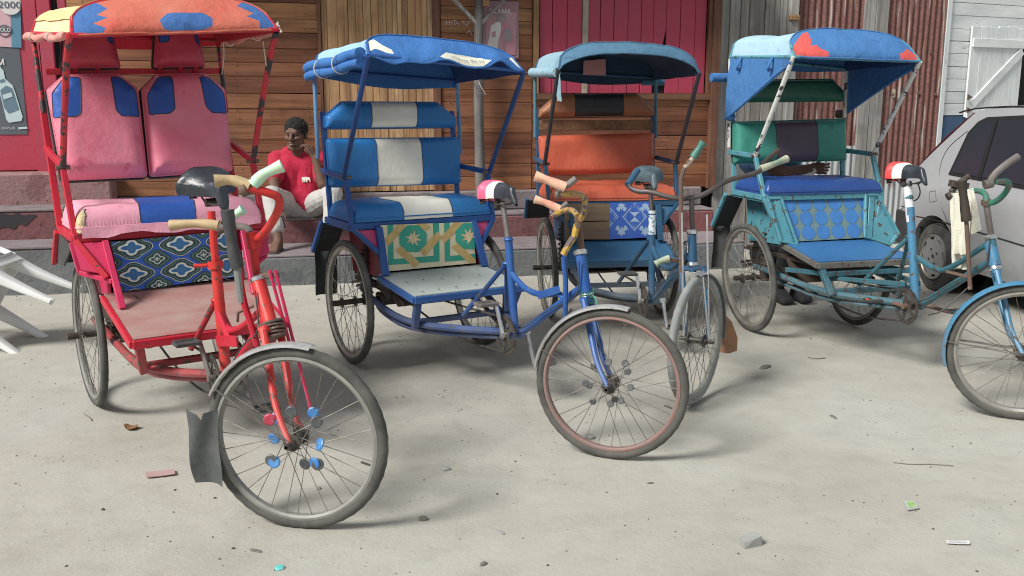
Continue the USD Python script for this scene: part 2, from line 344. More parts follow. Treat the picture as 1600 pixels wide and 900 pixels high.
def steps():
    X1 = wl(150, 400, 0)[0]
    def block(x0, x1, y0, y1, z0, z1, name, m, lean=0):
        n = max(4, int((x1 - x0) / .06)); g = bbox((x1 - x0, y1 - y0, z1 - z0), ((x0 + x1) / 2, (y0 + y1) / 2, (z0 + z1) / 2), .015)
        g = g.subdivide_to_size(.12) if False else g
        return obj(name, g, m, P_, smooth=20)
    P_ = number('/World', 'pavement'); x = UsdGeom.Xform.Define(stage, P_); x.AddTranslateOp().Set(Gf.Vec3d(*WO)); x.AddRotateZOp().Set(math.degrees(WROT)); tag(x, kind='structure')
    XE = 2.2
    # middle run: kerb with worn top, red riser, plinth under the planks
    block(X1, XE, 0, .72, -.1, .235, 'kerb', M['step_grey']); block(X1, XE, .004, .72, .235, .251, 'kerb_top', M['tread'])
    block(X1, XE, .72, 1.3, -.1, .455, 'red_step', M['step_red']); block(X1, XE, .725, 1.3, .455, .476, 'red_step_top', M['tread'])
    block(X1, XE, 1.03, 1.3, .476, .665, 'plinth', M['tread'])
    # left block of three higher steps
    z1, z2, z3 = wl(40, 385, 0)[1], wl(40, 327, .42)[1], wl(40, 271, .80)[1]
    block(-8, X1 - .004, -.02, 1.3, -.1, z1 - .02, 'lower_step', M['step_grey']); block(-8, X1 - .004, -.025, .42, z1 - .02, z1, 'lower_step_top', M['tread'])
    block(-8, X1 - .004, .42, 1.3, z1 - .02, z2 - .02, 'middle_step', M['step_red']); block(-8, X1 - .004, .415, .8, z2 - .02, z2, 'middle_step_top', M['tread'])
    block(-8, X1 - .004, .80, 1.3, z2 - .02, z3, 'upper_step', M['step_pink'])
    a, b = wl(-30, 330, .415), wl(58, 346, .415)
    n = 40; t = np.linspace(0, 1, n); px = a[0] + t * (b[0] - a[0]); hi = z2 - .025 - .03 * meshkit.noise(np.column_stack([t * 9, t * 0, t * 0])); lo = hi - .11 * (1 - t ** 4) - .02 * meshkit.noise(np.column_stack([t * 12, t * 0 + 4, t * 0]))
    V = np.vstack([np.column_stack([px, np.full(n, .4155), hi]), np.column_stack([px, np.full(n, .4155), lo])]); F = [(i, i + 1, n + i + 1) for i in range(n - 1)] + [(i, n + i + 1, n + i) for i in range(n - 1)]
    obj('black_stain', TM(V, F), M['stain'], P_, smooth=False)
    return X1, z3
STEP_X, Z3 = steps()
# ground behind everything, right of the steps
def xf(name, label, cat_, rot=WROT, o=WO): return thing(name, label, cat_, o, rot)

def wood(name, tones, grain_axis, rough=.62, gscale=1.0, knots=True):
    """planks: tone from the plank's own random number, grain along grain_axis"""
    s = [46.0 * gscale] * 3; s[grain_axis] = 1.6 * gscale
    s2 = [9.0 * gscale] * 3; s2[grain_axis] = .7 * gscale
    nd = {'tc': ('texture_coordinate', {}), 'oi': ('object_info', {}), 'sc': ('vector_math', {'math_type': 'scale', 'vector1': (7.3, 11.1, 5.7)}), 'off': ('vector_math', {'math_type': 'add'}),
          'm1': ('mapping', {'scale': s}), 'm2': ('mapping', {'scale': s2}), 'n1': ('noise_texture', {'scale': 1.0, 'detail': 6.0, 'roughness': .65, 'distortion': .4}),
          'n2': ('noise_texture', {'scale': 1.0, 'detail': 4.0, 'distortion': .8}), 'n3': ('noise_texture', {'scale': 5.0, 'detail': 5.0}),
          't': ('rgb_ramp', {'ramp': [(i / (len(tones) - 1), c) for i, c in enumerate(tones)]}),
          'r1': ('rgb_ramp', {'ramp': [(.30, (.42, .40, .38)), (.48, (.92, .92, .92)), (.7, (1.18, 1.15, 1.1))]}), 'r2': ('rgb_ramp', {'ramp': [(.33, (.62, .58, .56)), (.55, (1, 1, 1)), (.72, (1.22, 1.18, 1.1))]}),
          'r3': ('rgb_ramp', {'ramp': [(.30, (.62, .62, .64)), (.5, (1, 1, 1))]}),
          'x1': ('mix', {'mix_type': 'multiply', 'fac': .85}), 'x2': ('mix', {'mix_type': 'multiply', 'fac': .9}), 'x3': ('mix', {'mix_type': 'multiply', 'fac': .6}),
          'b': ('bump', {'distance': .004, 'strength': .6}), 'p': ('principled_bsdf', {'roughness': rough, 'specular_ior_level': .35})}
    lk = [('oi.random', 't.fac'), ('oi.random', 'sc.scale'), ('tc.object', 'off.vector1'), ('sc.vector', 'off.vector2'), ('off.vector', 'm1.vector'), ('off.vector', 'm2.vector'), ('off.vector', 'n3.vector'),
          ('m1.vector', 'n1.vector'), ('m2.vector', 'n2.vector'), ('n1.fac', 'r1.fac'), ('n2.fac', 'r2.fac'), ('n3.fac', 'r3.fac'), ('t.color', 'x1.color1'), ('r1.color', 'x1.color2'), ('x1.color', 'x2.color1'), ('r2.color', 'x2.color2'),
          ('x2.color', 'x3.color1'), ('r3.color', 'x3.color2'), ('x3.color', 'p.base_color'), ('n1.fac', 'b.height'), ('b.normal', 'p.normal')]
    return usdkit.material(stage, '/World/Looks/' + name, nd, lk, surface='p.BSDF')
M['plank'] = wood('brown_plank', [(.155, .058, .034), (.27, .112, .055), (.185, .070, .041), (.34, .155, .073), (.21, .082, .048), (.43, .225, .105), (.24, .095, .054)], 0)
M['board'] = wood('pale_brown_board', [(.55, .345, .185), (.46, .265, .135), (.62, .42, .235), (.51, .31, .165), (.38, .215, .112)], 2)
M['trim'] = wood('trim_wood', [(.15, .068, .045), (.19, .088, .056)], 2)
M['trim_h'] = wood('trim_wood_level', [(.22, .115, .060), (.17, .085, .050)], 0)
M['trim_pale'] = wood('pale_trim_wood', [(.36, .21, .10), (.30, .17, .085)], 2)
M['grey_board'] = wood('weathered_grey_board', [(.27, .265, .255), (.34, .335, .32), (.20, .195, .19), (.30, .285, .265), (.155, .145, .14)], 2, rough=.85)
M['pole'] = wood('weathered_pole', [(.135, .130, .135), (.15, .145, .145)], 2, rough=.85)
M['red_paint_board'] = mat('red_painted_board', (.44, .040, .085), .5, var=((.36, .055, .095), 3.0, .8), chips=[((.16, .03, .045), 24.0, .69), ((.55, .40, .38), 34.0, .745)], bump=(30.0, .004), scale=(1, 1, .35))
M['red_door'] = mat('red_painted_door', (.42, .035, .068), .5, var=((.36, .06, .10), 2.5, .8), chips=[((.55, .45, .43), 9.0, .73), ((.20, .025, .04), 20.0, .68)], bump=(20.0, .004))
M['white_board'] = mat('white_painted_board', (.72, .75, .75), .7, var=((.50, .53, .54), 5.0, .9), chips=[((.17, .16, .16), 30.0, .70), ((.36, .36, .36), 14.0, .66)], bump=(30.0, .004), scale=(.35, 1, 1.4))
M['white_board_v'] = mat('white_painted_board_upright', (.74, .77, .77), .7, var=((.52, .55, .56), 5.0, .9), chips=[((.17, .16, .16), 30.0, .70), ((.36, .36, .36), 14.0, .67)], bump=(30.0, .004), scale=(1.4, 1, .35))
M['blue_wall'] = mat('blue_painted_board', (.030, .075, .155), .7, var=((.06, .11, .20), 5.0, .9), chips=((.02, .04, .09), 20.0, .66), bump=(20.0, .004))
M['inside'] = mat('dark_interior', (.012, .012, .014), .95)
M['white_trim'] = mat('pale_batten', (.42, .37, .30), .7, var=((.26, .20, .16), 12.0, .8))
M['chalk'] = mat('chalk', (.55, .50, .48), .95)

def plank(parent, x0, x1, z0, z1, y, t, m, name='plank', tilt=0.0, b=.003, jit=.003, label=None):
    g = bbox((x1 - x0, t, z1 - z0), (0, 0, 0), b)
    v = g.vertices.copy(); a = tilt + random.gauss(0, .0012); c, s = math.cos(a), math.sin(a)
    v = np.column_stack([v[:, 0] * c - v[:, 2] * s, v[:, 1], v[:, 0] * s + v[:, 2] * c]) + A([(x0 + x1) / 2, y + random.uniform(-jit, jit), (z0 + z1) / 2])
    return obj(name, TM(v, g.faces), m, parent, smooth=False, label=label)

def wooden_house():
    H = xf('wooden_house', 'brown plank house with vertical board doors and red window shutters', 'house')
    ZB, ZT = .665, 2.95
    TILT = -.010
    XL = wl(118, 200, WALL)[0]; xc0, xc1 = wl(505, 200, WALL)[0], wl(681, 200, WALL)[0]; xd1 = wl(690, 200, WALL)[0]
    xw0, xw1 = wl(833, 60, WALL)[0], wl(1116, 60, WALL)[0]; xe = wl(1118, 220, WALL)[0]
    obj('backing_wall', bbox((xe - XL, .1, ZT - .3), ((xe + XL) / 2, WALL + .16, (ZT + .3) / 2), .002), M['inside'], H)
    def run(x0, x1, z0, z1, h0):
        z = z0
        while z < z1 - .02:
            h = h0 * random.uniform(.88, 1.14); h = min(h, z1 - z)
            if z1 - z - h < .05: h = z1 - z
            cuts = [x0, x1]
            if x1 - x0 > 2.2 and random.random() < .35: cuts = [x0, random.uniform(x0 + .7, x1 - .7), x1]
            for a, b in zip(cuts, cuts[1:]):
                plank(H, a + .002, b - .002, z + .002, z + h - .002, WALL + .03, .03, M['plank'], tilt=TILT * min(1, 1.2 / (b - a)))
            z += h
    run(XL, xc0 - .004, ZB, ZT, .135)
    run(xd1 + .004, xw0 - .004, ZB, ZT, .135)
    zs = wl(970, 146, WALL)[1]
    run(xw0, xe - .07, ZB, zs - .045, .135)
    nl = []
    for x in list(np.arange(XL + .15, xc0 - .1, .62)) + list(np.arange(xd1 + .08, xe - .1, .55)):
        for z in np.arange(ZB + .04, ZT, .066):
            if not (xw0 < x < xw1 and z > zs - .06): nl.append(bbox((.009, .006, .009), (x + random.gauss(0, .008), WALL + .013, z + random.gauss(0, .006)), .002))
    obj('nail_heads', cat(nl), M['rust'], H, smooth=False, kind='stuff')
    # tall doors of upright boards
    D = obj('door', bbox((xc1 - xc0, .03, ZT - ZB), ((xc0 + xc1) / 2, WALL + .065, (ZT + ZB) / 2), .002), M['inside'], H)
    px = [507, 516, 532, 549, 560, 572, 584, 595, 607, 617, 624, 631, 640, 652, 661, 670, 679]
    xs = [wl(p, 180, WALL)[0] for p in px]
    for a, b in zip(xs, xs[1:]):
        plank(D, a + .0015, b - .0015, ZB + .01, ZT - random.uniform(0, .03), WALL + .028, .03, M['board'], 'board', jit=.004)
    plank(H, xc1 - .02, xd1, ZB, ZT, WALL + .02, .05, M['trim'], 'door_post')
    plank(H, xc0 - .016, xc0 + .012, ZB, ZT, WALL + .02, .048, M['trim'], 'door_post')
    # red shutters in a timber frame
    zt = wl(970, -40, WALL)[1]
    S = obj('window', bbox((xw1 - xw0 - .1, .03, zt - zs), ((xw0 + xw1) / 2, WALL + .07, (zt + zs) / 2), .002), M['inside'], H)
    px = [844, 864, 887, 910.5, 920, 939, 960, 982, 1003, 1022, 1042, 1064, 1087, 1105]
    for i, (p, q) in enumerate(zip(px, px[1:])):
        a, b = wl(p, 60, WALL)[0], wl(q, 60, WALL)[0]
        if p == 910.5:
            plank(S, a + .002, b - .002, zs, zt, WALL + .024, .03, M['white_trim'], 'batten', label='pale unpainted strip between the red boards'); continue
        if p == 1022:   # the board broken off along a slant, dark behind
            pl = Polygon([(a + .002, zs + .12), (a + .035, zs + .17), (b - .003, zs + .62), (b - .003, zt), (a + .002, zt)])
            obj('board', extrude(pl, .022, (0, WALL + .035, 0), (1, 0, 0), (0, 0, 1)), M['red_paint_board'], S, smooth=False, label='red board broken off along a slant'); continue
        plank(S, a + .0025, b - .0025, zs + .002, zt, WALL + .035, .022, M['red_paint_board'], 'board', jit=.005)
    a, b = wl(1017, 130, WALL), wl(1037, 121, WALL)
    obj('sticker', bbox((b[0] - a[0], .004, b[1] - a[1]), ((a[0] + b[0]) / 2, WALL + .014, (a[1] + b[1]) / 2), .001), mat('yellow_sticker', (.62, .45, .05), .6), S)
    plank(H, xw0, xw0 + .055, zs, zt, WALL + .012, .06, M['trim_pale'], 'window_post')
    plank(H, xw1 - .065, xw1, zs, zt, WALL + .012, .06, M['trim'], 'window_post')
    plank(H, xw0, xw1 + .03, zs - .06, zs - .001, WALL + .008, .07, M['trim_h'], 'window_sill')
    plank(H, xe - .085, xe, ZB - .02, ZT, WALL + .005, .09, M['trim'], 'corner_post')
    # eave: rafters and sheet roof above the frame of the picture
    for k in range(9):
        x = XL + .3 + k * (xe - XL - .6) / 8
        obj('rafter', bar((x, WALL - .42, 2.80), (x, WALL + .2, 2.93), .05, .09), M['trim'], H)
    n = 140; xs = np.linspace(XL - .3, xe + .2, n * 2); zz = .012 * np.sin(np.arange(n * 2) * np.pi / 2 * 1.0)
    V = np.vstack([np.column_stack([xs, np.full(2 * n, WALL - .50), 2.85 + zz]), np.column_stack([xs, np.full(2 * n, WALL + 1.2), 3.22 + zz])]); m2 = 2 * n
    obj('roof', TM(V, [(i, i + 1, m2 + i + 1) for i in range(m2 - 1)] + [(i, m2 + i + 1, m2 + i) for i in range(m2 - 1)]), M['rust'], H)
    # chalk writing on the planks
    def stroke(pts, w=.0035):
        P = [wl(460 + x / 3.75, y / 3.75, WALL) for x, y in pts]
        return tube([(p[0], WALL + .0125, p[1]) for p in P], w, 5)
    st = [[(890, 118), (891, 145)], [(912, 116), (910, 146)], [(891, 133), (911, 129)], [(921, 120), (921, 145)], [(928, 120), (950, 117)], [(939, 119), (939, 145)], [(944, 145), (953, 125), (964, 146)], [(947, 137), (960, 136)],
          [(982, 124), (1044, 123)], [(982, 124), (1013, 152)], [(1013, 152), (1028, 126)], [(1013, 140), (1022, 132)], [(1010, 196), (1030, 175)], [(1028, 180), (1044, 205)]]
    obj('chalk_writing', cat([stroke(s) for s in st]), M['chalk'], H, label='chalk scrawl HITA with a triangle on the planks')
wooden_house()

def pole():
    a = wl(749, 200, .93); P = xf('timber_post', 'round grey weathered post standing on the step before the planks', 'post')
    n = 24; zz = np.linspace(.476, 2.62, n)
    pts = [(a[0] + .006 * math.sin(z * 3), .93 + .004 * math.cos(z * 2), z) for z in zz]
    obj('shaft', tube(pts, [.049 - .004 * (z - .47) + .002 * math.sin(z * 9) for z in zz], 14), M['pole'], P)
    t = wl(755, 4, .9)
    obj('bracket', bbox((.055, .05, .4), (t[0] + .018, .86, t[1] + .16), .004), M['trim_pale'], P)
    for s, n_ in ((-1, 0), (1, 1)):
        obj('brace', bar((a[0], .93, 2.2), (a[0] + s * .42, .93, 2.62), .03, .07, (0, 1, 0)), M['grey_board'], P)
    obj('beam', bar((a[0] - 2.2, .90, 2.67), (a[0] + 2.2, .90, 2.67), .06, .10), M['trim'], P)
    s0, s1 = wl(748, 127, .86), wl(759, 147, .86)
    obj('string', tube([(s0[0], .875, s0[1]), (s0[0] + .02, .86, s0[1] - .05), (s1[0], .87, s1[1])], .003, 5, 2), M['rope'], P)
pole()

def poster(name, label, x0, x1, z0, z1, y, base, arts, seed=0):
    T = xf(name, label, 'poster')
    P = Polygon([(x0, z0), (x1, z0), (x1, z1), (x0, z1)])
    f = lambda q: np.column_stack([q[:, 0], y + .006 * (meshkit.fbm(np.column_stack([q * 5, q[:, :1] * 0 + seed]), 3, seed) - .5), q[:, 1]])
    obj('paper', sheet(P, f, .035), base, T, smooth=True)
    for nm, g, m, d in arts:
        ff = lambda q, d=d: f(q) - A([0, d, 0])
        obj(nm, sheet(g, ff, .03), m, T, smooth=True)
    return T
def text2d(txt, h, x, z, bold=True):
    tm = meshkit.text_mesh(txt, h, .001, bold); v = tm.vertices; top = tm.faces[(v[tm.faces][:, :, 2] > .0009).all(1)]
    g = shapely.union_all([Polygon(v[t][:, :2]).buffer(1e-5) for t in top]).simplify(h * .01)
    b = g.bounds; return shapely.affinity.translate(g, x - (b[0] + b[2]) / 2, z - (b[1] + b[3]) / 2)
import shapely.affinity
def bottle2d(px, fit):
    """bottle outline from photo points"""
    return Polygon([fit(x, y) for x, y in px]).buffer(.002)

def red_house():
    H = xf('red_house', 'red painted wall and door at the left edge above three steps', 'house')
    x0, x1 = -8.0, wl(53, 200, WALL)[0]; x2 = wl(96, 200, WALL)[0]; x3 = wl(118, 200, WALL)[0]
    obj('wall', bbox((x3 - x0, .12, 2.4), ((x0 + x3) / 2, WALL + .12, 1.75 + Z3 - .7), .004), M['dark'], H)
    w = (x1 + 8) / 9
    n = 6; xs = np.linspace(-6.2, x1, n)
    for a, b in zip(xs, xs[1:]):
        plank(H, a + .003, b - .003, Z3 + .01, 2.95, WALL + .03, .04, M['red_door'], 'panel', jit=.001)
    for a, b in ((x1, (x1 + x2) / 2), ((x1 + x2) / 2, x2)):
        plank(H, a + .003, b - .003, Z3 - .005, 2.95, WALL + .01, .06, M['red_door'], 'upright_board', jit=.002)
    plank(H, x2 + .05, x3, .5, 2.95, WALL + .03, .05, M['red_door'], 'upright_board')
    # grey boards low down beside the planks
    a, b = wl(104, 292, WALL)[0], wl(166, 292, WALL)[0]
    for k in range(4):
        plank(H, a + k * (b - a) / 4 + .002, a + (k + 1) * (b - a) / 4 - .002, .5, wl(130, 276, WALL)[1], WALL - .02, .03, M['grey_board'], 'low_board')
red_house()
mt = lambda n, c, r=.55: mat(n, c, r, var=(tuple(.75 * x for x in c), 6.0, .5))
M['p_dark'] = mt('poster_dark', (.10, .115, .135)); M['p_glass'] = mt('printed_bottle_pale_blue', (.50, .62, .64)); M['p_lab'] = mt('printed_label_blue_grey', (.12, .20, .26)); M['p_white'] = mt('printed_white', (.66, .64, .62))
M['p_pink'] = mt('printed_pack_pink', (.60, .38, .42)); M['p_blue'] = mt('printed_pack_blue', (.10, .24, .35)); M['p_ink'] = mt('printed_dark_ink', (.10, .11, .14)); M['p_purple'] = mt('faded_purple_paper', (.38, .215, .255)); M['p_mauve'] = mt('faded_mauve_paper', (.52, .29, .33)); M['p_gl2'] = mt('printed_bottle_white', (.74, .70, .65)); M['p_rose'] = mt('printed_bottle_rose', (.52, .24, .29)); M['p_cap'] = mt('printed_cap_grey', (.33, .29, .31))
def left_poster():
    Y = WALL + .004; f = lambda x, y: wl(x / 3.0, y / 3.0, Y)
    xr, zb = f(130, 630); x0 = f(-190, 400)[0]; zt = f(98, -160)[1]
    up = [f(-190, -160), (f(98, 0)[0], zt), f(98, 228), f(-190, 222)]
    arts = [('pack', Polygon([f(-40, -60), f(52, -60), f(58, 222), f(-40, 216)]), M['p_pink'], .006), ('pack', Polygon([f(50, 60), f(98, 50), f(102, 224), f(56, 222)]), M['p_blue'], .007),
            ('round_logo', Point(f(24, 146)).buffer(.052), M['p_ink'], .010), ('round_logo', Point(f(24, 146)).buffer(.040), M['p_pink'], .012),
            ('band', Polygon([f(-12, 126), f(52, 126), f(53, 154), f(-11, 154)]), M['p_ink'], .014), ('lettering', text2d('GOLD', .030, *f(19, 140)), M['p_white'], .017)]
    bt = [(-14, 330), (0, 300), (2, 316), (16, 332), (24, 370), (58, 400), (70, 430), (106, 548), (100, 566), (44, 574), (32, 560), (2, 440), (0, 390), (-6, 350)]
    arts += [('bottle', bottle2d(bt, f), M['p_glass'], .006), ('bottle_label', bottle2d([(4, 424), (30, 402), (56, 414), (88, 512), (42, 530), (22, 505)], f), M['p_lab'], .009),
             ('bottle_label', bottle2d([(14, 446), (54, 434), (60, 452), (20, 466)], f), M['p_glass'], .012), ('lettering', text2d('ES PLUS', .019, *f(40, 600), False), M['p_white'], .006), ('bottle_label', Polygon([f(86, 596), f(128, 594), f(129, 604), f(87, 606)]), M['p_glass'], .006),
             ('neck_label', bottle2d([(2, 376), (20, 370), (24, 380), (4, 388)], f), M['p_lab'], .009), ('lettering', text2d('M', .05, *f(4, 290)), M['p_white'], .006)]
    T = poster('wall_poster', 'poster with a tilted clear bottle and a pack at the left edge', x0, xr, zb, zt, Y, M['p_dark'], arts, 2)
    obj('price_disc', sheet(Point(f(50, 20)).buffer(.088), lambda q: np.column_stack([q[:, 0], np.full(len(q), Y - .021), q[:, 1]]), .03), M['p_white'], T)
    obj('price_lettering', sheet(text2d('2000', .052, *f(50, 24)), lambda q: np.column_stack([q[:, 0], np.full(len(q), Y - .024), q[:, 1]]), .03), M['p_ink'], T)
left_poster()
def mid_poster():
    Y = WALL - .002; f = lambda x, y: wl(680 + x / 7.5, y / 7.5, Y)
    (x0, _), (x1, _) = f(560, 300), f(978, 300); zt = f(700, 12)[1]; zb = f(700, 680)[1]
    b1 = [(718, 262), (760, 262), (772, 330), (735, 480), (720, 640), (590, 640), (632, 440), (655, 300)]
    b2 = [(785, 270), (838, 270), (880, 312), (910, 480), (940, 640), (830, 640), (795, 480), (772, 330)]
    arts = [('mauve_print', Polygon([f(585, 190), f(950, 140), f(945, 600), f(600, 600)]), M['p_mauve'], .005),
            ('bottle', bottle2d(b1, f), M['p_gl2'], .009), ('bottle', bottle2d(b2, f), M['p_rose'], .010), ('bottle_cap', bottle2d([(730, 180), (768, 178), (756, 258), (714, 252)], f), M['p_cap'], .009), ('bottle_cap', bottle2d([(782, 178), (820, 180), (836, 258), (790, 262)], f), M['p_cap'], .009),
            ('bottle_label', bottle2d([(800, 370), (835, 340), (875, 345), (897, 450), (890, 480), (815, 490)], f), M['p_cap'], .013), ('bottle_label', bottle2d([(665, 380), (705, 370), (702, 430), (668, 436)], f), M['p_mauve'], .012),
            ('lettering', text2d('DZAMA', .042, *f(760, 132)), M['p_gl2'], .009), ('crest', Point(f(755, 72)).buffer(.020), M['p_mauve'], .008)]
    poster('wall_poster', 'faded purple poster with two crossed bottles beside the post', x0, x1, zb, zt, Y, M['p_purple'], arts, 5)
mid_poster()

def grey_fence():
    H = xf('board_wall', 'weathered grey upright board wall behind the blue hooded rickshaw', 'wall')
    x0, x1 = wl(1119, 220, WALL)[0], wl(1243, 200, WALL)[0]; x = x0 + .004
    obj('backing', bbox((x1 - x0, .04, 2.8), ((x0 + x1) / 2, WALL + .12, 1.4), .002), M['inside'], H)
    while x < x1 - .03:
        w = min(random.uniform(.05, .115), x1 - x)
        plank(H, x + .002, x + w - .002, .02, 2.7 + random.uniform(-.04, .1), WALL + .05 + random.uniform(-.006, .006), .022, M['grey_board'], 'board')
        x += w
    a = wl(1238, 20, WALL - .03); obj('post', bbox((.09, .09, 2.9), (a[0] + .04, WALL + .03, 1.45), .006), M['grey_board'], H)
    obj('bracket', bbox((.10, .06, .05), (a[0] + .03, WALL - .02, wl(1240, 28, WALL)[1]), .004), M['trim_pale'], H)
grey_fence()
def rusty(name, hi, seedoff):
    nd = {'tc': ('texture_coordinate', {}), 'sx': ('separate_xyz', {}), 'mp': ('mapping', {'scale': (9.0, 1.0, 1.3), 'location': (seedoff, 0, seedoff)}), 'n': ('noise_texture', {'scale': 1.0, 'detail': 6.0, 'roughness': .6}),
          'mp2': ('mapping', {'scale': (26.0, 1.0, 1.1)}), 'n2': ('noise_texture', {'scale': 1.0, 'detail': 5.0}), 'n3': ('noise_texture', {'scale': 34.0, 'detail': 6.0, 'roughness': .7}),
          'h': ('map_range', {'from_min': hi - .45, 'from_max': hi + .35, 'to_min': -.34, 'to_max': .34}), 'a': ('math', {'math_type': 'add'}), 'r': ('rgb_ramp', {'ramp': [(.44, (0, 0, 0)), (.52, (1, 1, 1))]}),
          'rc': ('rgb_ramp', {'ramp': [(.3, (.085, .040, .040)), (.5, (.155, .066, .056)), (.66, (.20, .095, .072)), (.76, (.36, .31, .28))]}), 'zc': ('rgb_ramp', {'ramp': [(.3, (.26, .27, .28)), (.55, (.40, .42, .43)), (.75, (.30, .25, .22))]}),
          'st': ('rgb_ramp', {'ramp': [(.585, (0, 0, 0)), (.64, (.70, .70, .70))]}), 'ms': ('mix', {'color2': (.42, .38, .35)}),
          'm': ('mix', {}), 'p': ('principled_bsdf', {'roughness': .72, 'metallic': .12})}
    lk = [('tc.object', 'sx.vector'), ('tc.object', 'mp.vector'), ('tc.object', 'mp2.vector'), ('tc.object', 'n3.vector'), ('mp.vector', 'n.vector'), ('mp2.vector', 'n2.vector'), ('sx.z', 'h.value'), ('n.fac', 'a.value1'), ('h.result', 'a.value2'), ('a.value', 'r.fac'),
          ('n3.fac', 'rc.fac'), ('n2.fac', 'zc.fac'), ('n2.fac', 'st.fac'), ('st.color', 'ms.fac'), ('rc.color', 'ms.color1'), ('zc.color', 'm.color1'), ('ms.color', 'm.color2'), ('r.color', 'm.fac'), ('m.color', 'p.base_color')]
    return usdkit.material(stage, '/World/Looks/' + name, nd, lk, surface='p.BSDF')
def iron_wall():
    H = xf('corrugated_iron_wall', 'rusty corrugated iron wall between grey boards and white house', 'wall')
    def corr(x0, x1, z0, z1, y, m, pitch=.072, label=None):
        n = int((x1 - x0) / pitch * 8); xs = np.linspace(x0, x1, n); zs = np.linspace(z0, z1, 14)
        V = np.vstack([np.column_stack([xs, y + .011 * np.sin(xs / pitch * 2 * np.pi) + .006 * (meshkit.noise(np.column_stack([xs * 3, np.full(n, z * 2), np.zeros(n)])) - .5), np.full(n, z)]) for z in zs])
        F = []
        for k in range(13):
            i = np.arange(n - 1) + k * n; F += [np.column_stack([i, i + 1, i + n + 1]), np.column_stack([i, i + n + 1, i + n])]
        obj('iron_sheet', TM(V, np.vstack(F)), m, H, smooth=True, label=label)
    x = [wl(p, 120, WALL)[0] for p in (1236, 1344, 1381, 1471)]
    corr(x[0], x[1] + .03, .55, 2.8, WALL + .05, rusty('purple_rust', .80, 3.1), label='purplish rusted sheet at the left')
    corr(x[0], x[1] + .06, .02, 1.06, WALL + .022, rusty('zinc', 1.5, 8.2), label='pale zinc sheet low down')
    corr(x[2] - .03, x[3], .02, 2.9, WALL + .02, rusty('red_rust', .80, 5.7), pitch=.066, label='large red rusted sheet with grey foot')
    for a, b in ((1344, 1361), (1362, 1381)):
        plank(H, wl(a, 120, WALL)[0], wl(b, 120, WALL)[0], .02, 2.8, WALL + .0, .025, M['grey_board'], 'cover_board')
    for px, py in ((1435, 145), (1462, 147), (1395, 148), (1455, 82)):
        c = wl(px, py, WALL); obj('nail_washer', cyl((c[0], WALL, c[1]), (c[0], WALL + .01, c[1]), .016, 10), M['rust'], H)
    c = wl(1397, 146, WALL); obj('patch', bbox((.035, .004, .085), (c[0], WALL + .004, c[1]), .001), M['white_trim'], H)
iron_wall()

# white house, turned a further 12 degrees
WR2 = math.radians(24.0); P0 = hit(1470, 180, WO + WY * (WALL + .02), WY); P0[2] = 0
W2X, W2Y = A([math.cos(WR2), math.sin(WR2), 0]), A([-math.sin(WR2), math.cos(WR2), 0])
def w2(px, py, off=0.0):
    P = hit(px, py, P0 + W2Y * off, W2Y) - P0; return float(P @ W2X), float(P[2])
def white_house():
    H = thing('white_house', 'white boarded house with a blue base and a dark opening', 'house', P0, WR2)
    L = 7.0; zb = w2(1480, 181)[1]
    obj('wall', bbox((L, .08, 2.9), (L / 2, .12, 1.45), .004), M['inside'], H)
    plank(H, 0, L, .02, zb * .5, .03, .03, M['blue_wall'], 'base_board'); plank(H, 0, L, zb * .5 + .003, zb, .031, .03, M['blue_wall'], 'base_board')
    z = zb + .003; h = .135
    xo = w2(1592, 120)[0]
    while z < 2.95:
        hh = h * random.uniform(.93, 1.06)
        if w2(1560, 178)[1] < z + hh and z < w2(1560, 72)[1]: segs = ((0, xo + .03), (xo + 1.0, L))
        else: segs = ((0, L),)
        for a, b in segs: plank(H, a, b, z + .0025, z + hh - .0025, .03, .022, M['white_board'], 'board', tilt=.0)
        z += hh
    plank(H, -.03, .035, .02, 2.95, .02, .05, M['white_board_v'], 'corner_post')
    # shutter of upright boards with ledges, hung open beside the dark opening
    S = thing('white_shutter', 'white board shutter with diagonal brace on the white house', 'shutter', P0, WR2)
    x0, x1 = w2(1512, 110)[0], w2(1594, 110)[0]; z0, z1 = w2(1508, 183)[1], w2(1520, 40)[1]
    xs = np.linspace(x0, x1, 7)
    for a, b in zip(xs, xs[1:]): plank(S, a + .002, b - .002, z0, z1 + random.uniform(-.01, .01), -.005, .022, M['white_board_v'], 'board', jit=.002)
    zl = w2(1550, 68)[1]; plank(S, x0 + .01, x1 + .05, zl - .045, zl + .045, -.026, .02, M['white_board'], 'ledge'); zl2 = w2(1510, 178)[1]; plank(S, x0 + .01, x1, zl2 - .045, zl2 + .045, -.026, .02, M['white_board'], 'ledge')
    a, b = w2(1516, 163), w2(1594, 80)
    obj('brace', bar((a[0], -.026, a[1]), (b[0], -.026, b[1]), .02, .085, (0, 0, 1)), M['white_board'], S)
    for px, py in ((1513, 152), (1512, 172)):
        c = w2(px, py, -.02); obj('hinge', cat([bbox((.07, .008, .022), (c[0], -.04, c[1]), .002), bbox((.03, .008, .05), (c[0] - .02, -.042, c[1]), .002), cyl((c[0] - .035, -.045, c[1] - .03), (c[0] - .035, -.045, c[1] + .03), .007, 8)]), M['rust'], S)
white_house()

